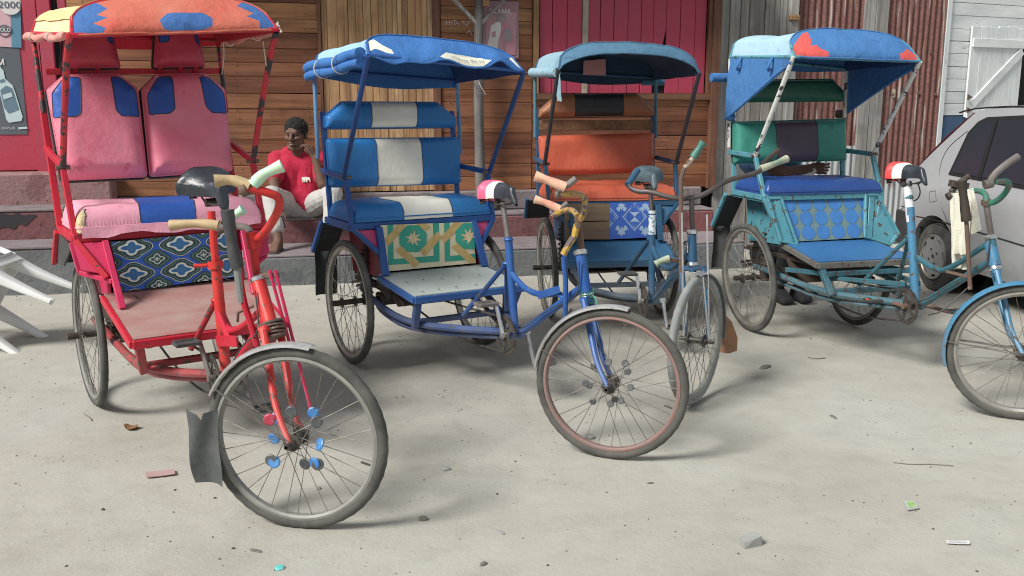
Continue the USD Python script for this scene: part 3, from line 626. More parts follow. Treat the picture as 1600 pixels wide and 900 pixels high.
# ------------------------------------------------------------------ rickshaws
M['under_board'] = mat('dark_brown_board', (.045, .030, .022), .85, var=((.09, .06, .045), 8.0, .8), bump=(20.0, .004))
M['seam'] = mat('dark_seam_thread', (.04, .04, .05), .8)
class RK:
    """a cycle rickshaw's own frame: u forward from the rear axle, v to its right-hand side, z up"""
    def __init__(s, pose, label):
        s.x0, s.y0, s.psi = pose
        s.fw = A([math.sin(s.psi), -math.cos(s.psi), 0]); s.rt = A([-math.cos(s.psi), -math.sin(s.psi), 0]); s.o = A([s.x0, s.y0, 0])
        s.path = thing('cycle_rickshaw', label, 'cycle rickshaw', s.o, s.psi - math.pi / 2)
    def loc(s, P): d = P - s.o; return A([d @ s.fw, d @ s.rt, d[2]])
    def W(s, p): return s.o + s.fw * p[0] + s.rt * p[1] + A([0, 0, p[2]])
    def v(s, px, py, v): return s.loc(hit(px, py, s.o + s.rt * v, s.rt))
    def z(s, px, py, z): return s.loc(ground_at(px, py, z))
    def pl(s, px, py, O, n):
        return s.loc(hit(px, py, s.W(O), s.fw * n[0] + s.rt * n[1] + A([0, 0, n[2]])))
    def y(s, px, py, y): return s.loc(at_y(px, py, y))
    def add(s, name, m, mt, parent=None, smooth=35, label=None, cat_=None):
        v = np.array(m.vertices); v[:, 1] *= -1
        return obj(name, TM(v, np.asarray(m.faces)[:, ::-1]), mt, parent or s.path, smooth=smooth, label=label)

def wheel(k, name, C, axis, R, mt, spokes=32, seed=0, tr=.0195, discs=None, label=None, tyre_step=1.0, hubw=.045, rim_in=.056, dsc=1.0):
    a, b, c = basis(axis); rg = np.random.default_rng(seed)
    Rm = R - tr; n = 88; m = 12
    th = np.arange(n) / n * 2 * np.pi; ph = np.arange(m) / m * 2 * np.pi
    V = []
    for i, t in enumerate(th):
        d = math.cos(t) * b + math.sin(t) * c
        for p in ph:
            q = tr * (1 + (.045 * (1 if i % 2 else -1) if math.cos(p) > .35 else 0))
            V.append(A(C) + d * (Rm + q * math.cos(p) * 1.02) + a * q * .92 * math.sin(p))
    F = [];
    for i in range(n):
        for j in range(m):
            p, q, r, s_ = i * m + j, ((i + 1) % n) * m + j, ((i + 1) % n) * m + (j + 1) % m, i * m + (j + 1) % m
            F += [(p, q, r), (p, r, s_)]
    rim = lathe([(-.015, R - .034), (-.017, R - .044), (-.010, R - rim_in), (.010, R - rim_in), (.017, R - .044), (.015, R - .034)], C, a, 56, closed=True)
    P = k.add(name, rim, mt[1], label=label)
    k.add('tyre', TM(V, F), mt[0], P, smooth=True)
    hb = [(-hubw - .045, .006), (-hubw - .045, .009), (-hubw - .012, .009), (-hubw - .012, .016), (-hubw, .018), (-hubw + .002, .031), (-hubw + .006, .031), (-hubw + .009, .017), (0, .014), (hubw - .009, .017), (hubw - .006, .031), (hubw - .002, .031), (hubw, .018), (hubw + .012, .016), (hubw + .012, .009), (hubw + .045, .009), (hubw + .045, .006)]
    k.add('hub', lathe(hb, C, a, 18), M['hub'], P)
    for i in range(spokes):
        side = 1 if i % 2 else -1; t = 2 * np.pi * i / spokes + .02 * rg.normal(); off = (1 if (i // 2) % 2 else -1) * 2 * np.pi * .17
        h = A(C) + a * side * (hubw - .004) + .028 * (math.cos(t + off * 1.6) * b + math.sin(t + off * 1.6) * c)
        e = A(C) + a * side * .004 + (R - rim_in + .003) * (math.cos(t) * b + math.sin(t) * c)
        k.add('spoke', tube([h, e], .00145, 4), M['spoke'], P, smooth=False)
        if discs and i in discs:
            f, mm = discs[i]; q = h + (e - h) * f
            k.add('spoke_disc', lathe([(-.004, .001), (-.0045, .016 * dsc), (-.002, .0195 * dsc), (.002, .0195 * dsc), (.0045, .016 * dsc), (.004, .001)], q, unit(a + .25 * rg.normal(size=3)), 16), mm, P)
    k.add('valve', tube([A(C) + (R - .056) * unit(b + .3 * c), A(C) + (R - .09) * unit(b + .3 * c)], .004, 6), M['hub'], P)
    return P

def mudguard(k, C, axis, R, t0, t1, m, fwd, w=.028, name='mudguard', parent=None):
    """an arched strip over the wheel; angles measured from straight up, positive towards fwd"""
    a = unit(axis); up = unit(A([0, 0, 1]) - a * a[2]); f = unit(fwd - a * (A(fwd) @ a) - up * (A(fwd) @ up))
    th = np.radians(np.linspace(t0, t1, 26)); s = np.linspace(-1, 1, 9)
    pr = [(w * x, R + .016 - .012 * x * x) for x in s] + [(w * x * .97, R + .0135 - .012 * x * x) for x in s[::-1]]
    V = np.vstack([[A(C) + a * x + r * (math.cos(t) * up + math.sin(t) * f) for x, r in pr] for t in th]); n = len(pr); F = []
    for i in range(25):
        for j in range(n):
            j2 = (j + 1) % n; F += [(i * n + j, (i + 1) * n + j, (i + 1) * n + j2), (i * n + j, (i + 1) * n + j2, i * n + j2)]
    for i in (0, 25):
        for j in range(8): F += [(i * n + j, i * n + j + 1, i * n + 17 - j - 1), (i * n + j, i * n + 17 - j - 1, i * n + 17 - j)]
    P = k.add(name, TM(V, F), m, parent)
    return P, lambda ang, rr=0.0, ax=0.0: A(C) + a * ax + (R + rr) * (math.cos(math.radians(ang)) * up + math.sin(math.radians(ang)) * f)

def saddle(k, top, d, L=.27, wr=.105, h=.075, mats=None, tilt=0.0, sag=0.0, noise=.004, nose_drop=.02):
    """leather saddle, nose along d; mats: list of (start, end, material, name) along its length"""
    d = unit(d); s = unit(np.cross([0, 0, 1], d)); up = np.cross(d, s)
    n, m = 29, 22
    def section(x):
        w = wr * (1 - .80 * np.clip((x - .20) / .52, 0, 1) ** .75) if x > .20 else wr * math.sqrt(max(0.02, 1 - ((.20 - x) / .21) ** 2))
        if x > .86: w *= math.sqrt(max(.03, 1 - ((x - .86) / .15) ** 2))
        return w
    def build(x0, x1):
        xs = np.linspace(x0, x1, max(4, int(n * (x1 - x0)) + 2)); V = []
        for x in xs:
            w = max(section(x), .008); e = min(1, (9 * (x + .035)) ** .6, 6 * (1.03 - x))
            th = np.linspace(-.12, 1.12, m) * np.pi
            for t in th:
                y = w * np.sign(math.cos(t)) * abs(math.cos(t)) ** .75
                z = h + (math.sin(t) - 1) * h * .85 * e ** .5 * (1 - .50 * x) - h * (1 - e) * .9 - nose_drop * x * x - sag * math.exp(-((x - .45) / .25) ** 2) * (1 if math.sin(t) > .3 else 0)
                z += .010 * (abs(y) / wr) * (1 - x) if math.sin(t) > 0 else 0
                p = A(top) + d * (x - .42) * L + s * y + up * (z - h)
                V.append(p)
        V = np.array(V); nz = (meshkit.fbm(V * 22, 3, 5) - .5) * 2 * noise; V += up * nz[:, None]
        k_ = len(xs); F = []
        for i in range(k_ - 1):
            for j in range(m - 1):
                q = i * m + j; F += [(q, q + 1, q + m + 1), (q, q + m + 1, q + m)]
            q = i * m; F += [(q + m - 1, q, q + m), (q + m - 1, q + m, q + 2 * m - 1)]
        for i in (0, k_ - 1):
            c = len(V); V = np.vstack([V, V[i * m:(i + 1) * m].mean(0)]); F += [(c, i * m + j, i * m + j + 1) for j in range(m - 1)]
        return TM(V, F)
    P = None
    for x0, x1, mm, nm in (mats or [(0, 1, M['black_vinyl'], 'saddle')]):
        if P is None: P = k.add(nm, build(x0, x1), mm)
        else: k.add(nm, build(x0, x1), mm, P)
    u0 = A(top) - up * h
    k.add('saddle_rail', cat([tube([u0 - d * .08 + s * q * .03, u0 - d * .02 + s * q * .022 - up * .03, u0 + d * .08 + s * q * .02 - up * .02, u0 + d * .13], .004, 6) for q in (-1, 1)]), M['hub'], P)
    for q in (-1, 1): k.add('saddle_spring', helix(u0 - d * .09 + s * q * .045 - up * .035, u0 - d * .09 + s * q * .045, .014, .003, 4), M['hub'], P)
    k.add('saddle_clamp', cyl(u0 - up * .03 + s * .025, u0 - up * .03 - s * .025, .018, 12), M['hub'], P)

def grip(k, pts, m, r=.0175):
    p = chaikin(A(pts), 2); n = len(p); t = np.linspace(0, 1, n)
    k.add('grip', tube(p, r * (1 + .10 * np.sin(t * np.pi * 2 + .6) + .16 * (t > .93) + .12 * (t < .07)), 12), m)

def crank(k, BB, frame_mat, ang, ring_r=.102, arm=.165, arm_mat=None, pedal_mat=None):
    """chainring on the right-hand side; ang: direction of the right arm, degrees up from straight ahead"""
    ax = A([0, 1, 0]); d = A([math.cos(math.radians(ang)), 0, math.sin(math.radians(ang))])
    fr = (A([0, 1., 0]), A([1., 0, 0]), A([0, 0, 1.]))
    k.add('bottom_bracket', tube([A(BB) - ax * .045, A(BB) + ax * .045], .024, 14), frame_mat)
    k.add('chainring', cat([gear(A(BB) + ax * .055, ax, ring_r, 40, True, .005, fr)]), M['hub'], smooth=False)
    for s in (1, -1):
        o = A(BB) + ax * s * .068; e = A(BB) + ax * s * .085 + d * s * arm
        k.add('crank_arm', cat([tube([o, e], [.013, .010], 8), cyl(o - ax * s * .02, o + ax * s * .012, .016, 12)]), arm_mat or M['chrome'])
        c = e + ax * s * .055
        p = k.add('pedal', cat([bbox((.022, .095, .018), c + A([.030, 0, 0]), .004), bbox((.022, .095, .018), c - A([.030, 0, 0]), .004), bbox((.08, .012, .016), c + ax * .046, .003), bbox((.08, .012, .016), c - ax * .046, .003)]), pedal_mat or M['black_rubber'])
        k.add('pedal_axle', cyl(e, c + ax * s * .045, .006, 8), M['grey_steel'], p)

def canopy(k, CF, CR, h, hr, setback, lift, top_m, front_m, patches, frame_m, hem=.0, rear=True, rear_m=None, bulge=.03, p_=2.6, seed=0, sagf=None, patch_in=None, lining=None):
    """CF, CR: (right corner, left corner) of the front and rear bows"""
    CF = [A(x, float) for x in CF]; CR = [A(x, float) for x in CR]
    if sagf is None: sagf = lambda s: 0 * s
    def arch(s, C, hh, back=0.0):
        e = np.maximum(0, 1 - np.abs(s) ** p_) ** (1 / p_)
        w = ((1 - s) / 2)[:, None]
        P = C[0] * (1 - w) + C[1] * w          # s=+1 right corner (C[0])
        P = P.copy(); P[:, 2] += hh * e; P[:, 0] -= back * e
        return P
    def top(q):
        s, t = q[:, 0], q[:, 1][:, None]
        P = arch(s, CR, hr) * (1 - t) + arch(s, CF, h, setback) * t
        tt = t[:, 0]
        P[:, 2] += -.022 * np.sin(np.pi * tt) * (1 - np.abs(s) ** 3) + .022 * (meshkit.fbm(np.column_stack([s * 3.5, tt * 3.5, s * 0 + seed]), 3, seed) - .5) * np.sin(np.pi * np.clip(tt, 0, 1))
        return P
    def front(q):
        s, t = q[:, 0], q[:, 1]
        R = arch(s, CF, h, setback); w = ((1 - s) / 2)[:, None]; B = CF[0] * (1 - w) + CF[1] * w
        B = B.copy(); e = np.maximum(0, 1 - np.abs(s) ** 4)
        B[:, 2] += lift * np.maximum(0, 1 - np.abs(s) ** 2.4) ** .6 + sagf(s); B[:, 0] += .02 * e
        P = B * (1 - t[:, None]) + R * t[:, None]
        P[:, 0] += bulge * np.sin(np.pi * t ** .8) * e
        P += .016 * ((meshkit.fbm(np.column_stack([s * 4, t * 2, s * 0 + seed + 3]), 3, seed) - .5) * e)[:, None] * A([1, 0, .6])
        return P
    D = sbox(-1, 0, 1, 1); st = .06
    P = k.add('canopy', sheet(D, top, st), top_m, smooth=True)
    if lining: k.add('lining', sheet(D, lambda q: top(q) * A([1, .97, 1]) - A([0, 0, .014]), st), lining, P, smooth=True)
    rest = D
    for g, m, nm in patches: rest = rest.difference(g)
    k.add('front_valance', sheet(rest, front, st), front_m, P, smooth=40)
    for g, m, nm in patches: k.add(nm, sheet(g.intersection(D), front, st), m, P, smooth=40)
    off = lambda q: front(q) + A([.004, 0, 0])
    for g, m, nm in (patch_in or []): k.add(nm, sheet(g, off, .05), m, P, smooth=40)
    s = np.linspace(-1, 1, 40)
    k.add('hem', tube(front(np.column_stack([s, s * 0])), .006, 6), front_m, P)
    k.add('canopy_piping', tube(front(np.column_stack([s, s * 0 + 1])) + A([0, 0, .002]), .004, 6), front_m, P)
    # bows and side rails
    k.add('canopy_bow', tube(arch(s, CF, h - .012, setback), .009, 8), frame_m)
    k.add('canopy_bow', tube(arch(s, CR, hr - .012), .009, 8), frame_m)
    for i in (0, 1): k.add('canopy_rail', tube([CR[i], CF[i]], .011, 8), frame_m)
    if not lift: k.add('canopy_rail', tube([CF[0], CF[1]], .010, 8), frame_m)
    k.add('canopy_rail', tube([CR[0], CR[1]], .010, 8), frame_m)
    if rear:
        def back(q):
            s, t = q[:, 0], q[:, 1]; R = arch(s, CR, hr); w = ((1 - s) / 2)[:, None]; B = CR[0] * (1 - w) + CR[1] * w
            B = B - A([0, 0, rear]) - A([0, 0, .02]) * np.cos(s * 2.4)[:, None]; return B * (1 - t[:, None]) + R * t[:, None] - A([.012, 0, 0])
        k.add('rear_curtain', sheet(D, back, .08), rear_m or front_m, P, smooth=True)
    return P, top, front, arch

def seat_pad(k, name, outline, O, ex, ey, T, r, regions, seed=0, parent=None, wr=.004, step=.02, base=.0, label=None):
    """an upholstered pad whose cover is sewn of several pieces"""
    f = pad_map(outline, O, ex, ey, T, r, seed, wr, base)
    rings = [r * x for x in (.015, .06, .15, .3, .5, .75)]
    P = parent; rest = outline
    for nm, g, m in regions[1:]: rest = rest.difference(g)
    for i, g in enumerate(sorted(polys(rest), key=lambda g: -g.area)):
        x = k.add(name if i == 0 else 'side_panel', sheet(g, f, step, rings, outline), regions[0][2], parent if i == 0 else P, smooth=50, label=label if i == 0 else None)
        if i == 0: P = x
    for nm, g, m in regions[1:]:
        k.add(nm, sheet(g.intersection(outline), f, step, rings, outline), m, P, smooth=50)
        ln = g.boundary.intersection(outline.buffer(-.004))
        lm = shapely.line_merge(ln) if ln.geom_type.startswith('Multi') else ln
        for l in getattr(lm, 'geoms', [lm]):
            if l.geom_type == 'LineString' and l.length > .03:
                q = A([l.interpolate(d).coords[0] for d in np.linspace(0, l.length, max(4, int(l.length / .012)))]); k.add('seam', tube(f(q), .0024, 5), M['seam'], P)
    q = ring_pts(outline.buffer(-.0015).exterior, .02); q = np.vstack([q, q[:1]])
    k.add('piping', tube(f(q), .0042, 5), regions[0][2], P)
    return P, f

class Plane:
    """a leaning plane across the rickshaw through (u0, z0), leaning back by 'lean' metres per metre"""
    def __init__(s, k, u0, z0, lean):
        s.k = k; s.O = A([u0, 0, z0]); s.ey = unit(A([-lean, 0, 1])); s.ex = A([0, 1., 0]); s.n = np.cross(s.ex, s.ey)
    def q(s, px, py):
        d = s.k.pl(px, py, s.O, s.n) - s.O; return (float(d @ s.ex), float(d @ s.ey))
    def poly(s, pts): return Polygon([s.q(*p) for p in pts]).buffer(0)
    def P(s, a, b, h=0.0): return s.O + s.ex * a + s.ey * b + s.n * h

def flat(k, name, pts, t, m, parent=None, label=None, b=None):
    """a flat board through 3 or more corner points"""
    p = A(pts, float); n = unit(np.cross(p[1] - p[0], p[2] - p[0])); ex = unit(p[1] - p[0]); ey = np.cross(n, ex)
    q = [((x - p[0]) @ ex, (x - p[0]) @ ey) for x in p]
    return k.add(name, extrude(Polygon(q).buffer(0), t, p[0], ex, ey), m, parent, smooth=False, label=label)

def undercarriage(k, F, BB, st_top, ht_top, ht_bot, wv, RW, low, diag, wm, seed, camber=0.0, tt=None, foot=None, spring=True, F2=None):
    F0 = F; F = F2 or F  # F2: darker copy of the frame paint, for grime and painted-in shade
    """wheels, axle, springs and the tubes that join the bench to the bicycle; F = frame paint"""
    for s in (1, -1):
        C = A([0, s * wv, RW * math.cos(camber)])
        wheel(k, 'rear_wheel', C, (0, math.cos(camber), -s * math.sin(camber)), RW, wm, 36, seed + s)
        k.add('axle_nut', cyl((0, s * (wv + .05), RW), (0, s * (wv + .10), RW), .017, 12), M['axle'])
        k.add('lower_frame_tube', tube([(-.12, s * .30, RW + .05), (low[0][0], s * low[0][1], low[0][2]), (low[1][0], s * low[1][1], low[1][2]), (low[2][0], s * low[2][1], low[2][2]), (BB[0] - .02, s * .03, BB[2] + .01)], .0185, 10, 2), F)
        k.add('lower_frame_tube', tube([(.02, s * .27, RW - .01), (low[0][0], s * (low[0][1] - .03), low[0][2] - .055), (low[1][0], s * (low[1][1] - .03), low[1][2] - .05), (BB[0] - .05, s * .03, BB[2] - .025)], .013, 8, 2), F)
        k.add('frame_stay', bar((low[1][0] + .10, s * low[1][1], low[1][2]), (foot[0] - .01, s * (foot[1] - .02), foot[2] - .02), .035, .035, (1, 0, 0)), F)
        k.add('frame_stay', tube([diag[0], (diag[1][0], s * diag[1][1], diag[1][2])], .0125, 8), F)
        if spring:
            k.add('spring', helix((.02, s * (wv - .11), RW + .03), (.02, s * (wv - .11), RW + .30), .032, .006, 8), M['axle'])
            k.add('damper', tube([(.02, s * (wv - .11), RW - .02), (.02, s * (wv - .11), RW + .14), (.02, s * (wv - .11), RW + .15), (.02, s * (wv - .11), RW + .33)], [.03, .03, .017, .017], 10), M['axle'])
        k.add('under_rail', bar((-.30, s * .26, foot[2] - .05), (foot[0] - .02, s * .26, foot[2] - .03), .03, .03), M['axle'])
    for s in (1, -1):
        for i, (a_, z_) in enumerate(((.40, 0), (.32, .011), (.22, .022))):
            t_ = np.linspace(-1, 1, 13); k.add('leaf_spring', tube([(a_ * x, s * .255, RW + .035 + .055 * (1 - x * x) - z_ * .9) for x in t_], .0085, 6), M['axle'])  # leaf springs added in dark steel to deepen the darkness under the floor
    flat(k, 'under_board', [(.26, -.29, foot[2] - .04), (.26, .29, foot[2] - .04), (.34, .27, RW + .02), (.34, -.27, RW + .02)], .014, M['under_board'])
    k.add('axle', tube([(0, -wv - .03, RW), (0, wv + .03, RW)], .016, 10), M['axle'])
    k.add('axle_box', bbox((.09, .5, .07), (0, 0, RW), .01), M['axle'])
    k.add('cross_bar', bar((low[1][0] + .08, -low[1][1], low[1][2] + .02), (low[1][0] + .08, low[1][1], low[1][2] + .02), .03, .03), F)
    k.add('cross_bar', bar((.28, -.3, RW + .07), (.28, .3, RW + .07), .03, .03), M['axle'])
    fr = (A([0, 1., 0]), A([1., 0, 0]), A([0, 0, 1.]))
    k.add('freewheel', cat([gear(A([0, .055, RW]), None, .042, 18, False, .006, fr), cyl((0, .03, RW), (0, .08, RW), .03, 16)]), M['hub'])
    tp = [A([0, .055, RW + .042]), A([BB[0] * .5, .055, RW + .055]), A([BB[0], .055, BB[2] + .086])]
    lo = [A([BB[0], .055, BB[2] - .086]), A([BB[0] * .72, .055, min(RW, BB[2]) - .115]), A([BB[0] * .4, .055, RW - .11]), A([0, .055, RW - .042])]
    k.add('chain', tube(np.vstack([chaikin(tp, 2), chaikin([A([BB[0] + .086, .055, BB[2] + .03]), A([BB[0] + .086, .055, BB[2] - .03])], 1), chaikin(lo, 3)]), .0062, 5), M['hub'])
    # bicycle frame
    F = F0
    stb = A([BB[0], 0, BB[2]])
    k.add('seat_tube', tube([stb, A([st_top[0], 0, st_top[1]])], .0195, 14), F)
    k.add('head_tube', tube([A([ht_bot[0], 0, ht_bot[1]]), A([ht_top[0], 0, ht_top[1]])], .0235, 16), F)
    hb = A([ht_bot[0], 0, ht_bot[1]]); htv = A([ht_top[0], 0, ht_top[1]]); ax = unit(htv - hb)
    k.add('down_tube', tube([stb + A([.03, 0, .0]), hb + ax * .045], .0190, 12), F)
    for q in (hb, htv): k.add('headset_ring', lathe([(-.011, .021), (-.010, .029), (.004, .032), (.012, .025)], q, ax * (1 if q is htv else -1), 20), M['chrome'])
    for c_, d_, r_ in ((stb + A([.045, 0, .008]), hb - stb, .0205), (hb + ax * .045 - unit(hb + ax * .045 - stb) * .028, hb - stb, .0205), (A([diag[0][0], 0, diag[0][2]]), A([st_top[0], 0, st_top[1]]) - stb, .0210), (A([st_top[0], 0, st_top[1]]) - unit(A([st_top[0], 0, st_top[1]]) - stb) * .012, A([st_top[0], 0, st_top[1]]) - stb, .0215)):
        k.add('weld', lathe([(-.010, r_ - .003), (-.006, r_ + .0015), (-.002, r_ + .003), (.003, r_ + .001), (.009, r_ - .003)], c_, d_, 18), F)
    k.add('brake_cable', tube([hb + ax * .16 + A([.03, .03, 0]), hb + A([.0, .04, -.02]), stb + (hb - stb) * .6 + A([0, .03, .03]), stb + A([.10, .035, .03]), stb + A([-.1, .06, .02])], .0032, 5, 3), M['black_rubber'])
    if tt: k.add('top_tube', tube([A([x, 0, z]) for x, z in tt], .0145, 10, 2), F)

def fork(k, m, ht_bot, ht_top, hub, wax, R, fwd, crown_drop=.02, w=.052, stem_to=None, stem_m=None):
    hb = A([ht_bot[0], 0, ht_bot[1]]); ax = unit(A([ht_top[0], 0, ht_top[1]]) - hb); cr = hb - ax * crown_drop
    a = unit(wax); s = unit(a - ax * (a @ ax))
    for q in (1, -1):
        p = [cr + s * q * w, cr + (A(hub) - cr) * .45 + s * q * w - fwd * .012, cr + (A(hub) - cr) * .75 + s * q * w * .98 - fwd * .022, A(hub) + a * q * w * 1.02]
        k.add('fork_blade', tube(p, [.0150, .0145, .012, .0100], 10, 2), m)
    k.add('fork_crown', cat([bar(cr - s * (w + .012), cr + s * (w + .012), .036, .026, ax, .006), tube([cr - ax * .02, hb], .02, 12)]), m)

def mirror(p): return (p[0], -p[1], p[2])
def bench(k, F, c, mats):
    """the passenger bench's frame, box, floor and fenders; c = measures"""
    SB, AF, AR, ur = c['SB'], c['AF'], c['AR'], c['ur']
    su, sv, sz = SB
    k.add('seat_bar', bar((su, -sv, sz), (su, sv, sz), .03, .038, ext=.01), F)
    k.add('seat_board', bbox((su - ur, 2 * sv - .02, .02), ((su + ur) / 2, 0, sz + .012), .003), M['dark'])
    k.add('seat_bar', bar((ur, -sv, sz), (ur, sv, sz), .03, .03), F)
    lean = c['lean']; zt = c['ztop']
    for i, s in enumerate((1, -1)):
        k.add('seat_side_rail', bar((su - .018, s * sv, sz), (ur, s * sv, sz), .032, .034), F)
        k.add('back_upright', bar((ur + .005, s * c['vb'], sz), (ur - lean * (zt - sz), s * c['vb'], zt), .03, .022, (1, 0, 0)), F)
        af, ar = A([AF[0], s * AF[1], AF[2]]), A([AR[0], s * AR[1], AR[2]])
        k.add('armrest', bar(ar, af, .022, .030, ext=.008), F)
        k.add('armrest_leg', bar(af - A([0, 0, .012]), (su - .004, s * sv, sz), .026, .03, (1, 0, 0)), F)
        k.add('front_post', tube(c['post'][i], .0145, 10, 2), c.get('post_m', F))
        k.add('rear_post', tube(c['rpost'][i], .0125, 10), c.get('rpost_m', F))
        k.add('post_bolt', cyl(af + A([0, s * .03, 0]), af - A([0, s * .03, 0]), .010, 8), M['rust'])
        # strut beside the front board
        st, sb = c['ST'], c['SBT']
        k.add('board_strut', bar((st[0] + .012, s * st[1], st[2]), (sb[0] + .012, s * sb[1], sb[2]), c.get('strut_w', .040), .028, (1, 0, 0)), mats.get('strut', F))
        k.add('outer_brace', bar((su, s * sv, sz - .01), (st[0] + .55 * (sb[0] - st[0]), s * (st[1] + .02), st[2] + .55 * (sb[2] - st[2])), .026, .03, (1, 0, 0)), F)
        tri = [(su - .004, s * sv, sz - .02), (st[0] - .004, s * (st[1] + .01), st[2] - .02), (st[0] + .55 * (sb[0] - st[0]) - .004, s * (st[1] + .015), st[2] + .55 * (sb[2] - st[2]))]
        flat(k, 'corner_panel', tri, .006, mats['tri'])
        zf = c['FF'][2] + .02; zb = c['BB'][2]
        flat(k, 'side_panel', [(su - .02, s * .312, sz - .02), (c['BB'][0], s * .312, zb - .03), (ur + .06, s * .312, zb - .06), (ur, s * .312, sz - .02)], .012, mats['side'])
        # fender over the wheel
        flat(k, 'fender', [(su - .02, s * .335, sz - .022), (su - .02, s * (sv + .005), sz - .022), (ur, s * (sv + .005), sz - .022), (ur, s * .335, sz - .022)], .014, mats.get('fender', F))
        e = A(c['fend']); e1 = (e[0], s * .335, e[2]); e2 = (e[0], s * e[1], e[2])
        flat(k, 'fender_back', [(ur, s * .335, sz - .024), (ur, s * e[1], sz - .024), e2, e1], .010, M['dark'])
        k.add('fender_bar', bar((ur, s * (e[1] + .012), sz - .012), (e[0], s * (e[1] + .012), e[2]), .022, .028, (1, 0, 0)), F)
        if mats.get('flap'):
            fz = c['flapz']
            P = [(e[0] + .01, s * (.335 + .0 * t), e[2]) for t in (0, 1)]
            D = sbox(0, 0, 1, 1)
            f = lambda q, s=s: np.column_stack([e[0] + .03 * np.sin(q[:, 1] * 3) * (1 - q[:, 1]) - .02 + .012 * np.sin(q[:, 0] * 7), s * (.325 + (e[1] - .325) * q[:, 0]), e[2] + .02 + (fz - e[2]) * q[:, 1]])
            k.add('rubber_flap', sheet(D, f, .12), mats['flap'], smooth=True)
    flat(k, 'rear_panel', [(ur, -.31, sz - .02), (ur, .31, sz - .02), (ur + .06, .31, c['BB'][2] - .06), (ur + .06, -.31, c['BB'][2] - .06)], .010, M['dark'])
    BB, FF = c['BB'], c['FF']; w0 = c.get('w0', .325)
    P = flat(k, 'footboard', [(BB[0] - .02, w0, BB[2] - .022), (BB[0] - .02, -w0, BB[2] - .022), (FF[0], -FF[1], FF[2]), (FF[0], FF[1], FF[2])], .018, mats['floor'])
    flat(k, 'box_floor', [(ur + .06, .31, BB[2] - .07), (ur + .06, -.31, BB[2] - .07), (BB[0] - .02, -.31, BB[2] - .04), (BB[0] - .02, .31, BB[2] - .04)], .012, M['dark'])
    k.add('floor_edge', bar((FF[0] + .012, -FF[1] - .01, FF[2] - .014), (FF[0] + .012, FF[1] + .01, FF[2] - .014), .022, .036), mats.get('edge', F))
    for s in (1, -1): k.add('floor_edge', bar((BB[0], s * (w0 + .012), BB[2] - .036), (FF[0] + .012, s * (FF[1] + .012), FF[2] - .014), .02, .034), mats.get('edge', F))
    return P
def top_plane(k, z):
    """photo points to (u, v) on a level plane"""
    def q(px, py): p = k.z(px, py, z); return (p[0], p[1])
    return lambda pts: Polygon([q(*p) for p in pts]).buffer(0)
def steer(k, psi_w):
    d = psi_w - k.psi; return A([math.cos(d), -math.sin(d), 0]), A([math.sin(d), math.cos(d), 0])
def path(k, pts, y0): return [k.y(px, py, y0 + dy) for px, py, dy in pts]
def nail_heads(k, parent, pts, m):
    for p in pts: k.add('nail_head', bbox((.012, .006, .004), p, .001), m, parent)
def grow(C, dz): return [(c[0], c[1], c[2] + d) for c, d in zip(C, dz)]
E3 = (A([1., 0, 0]), A([0, 1., 0]))

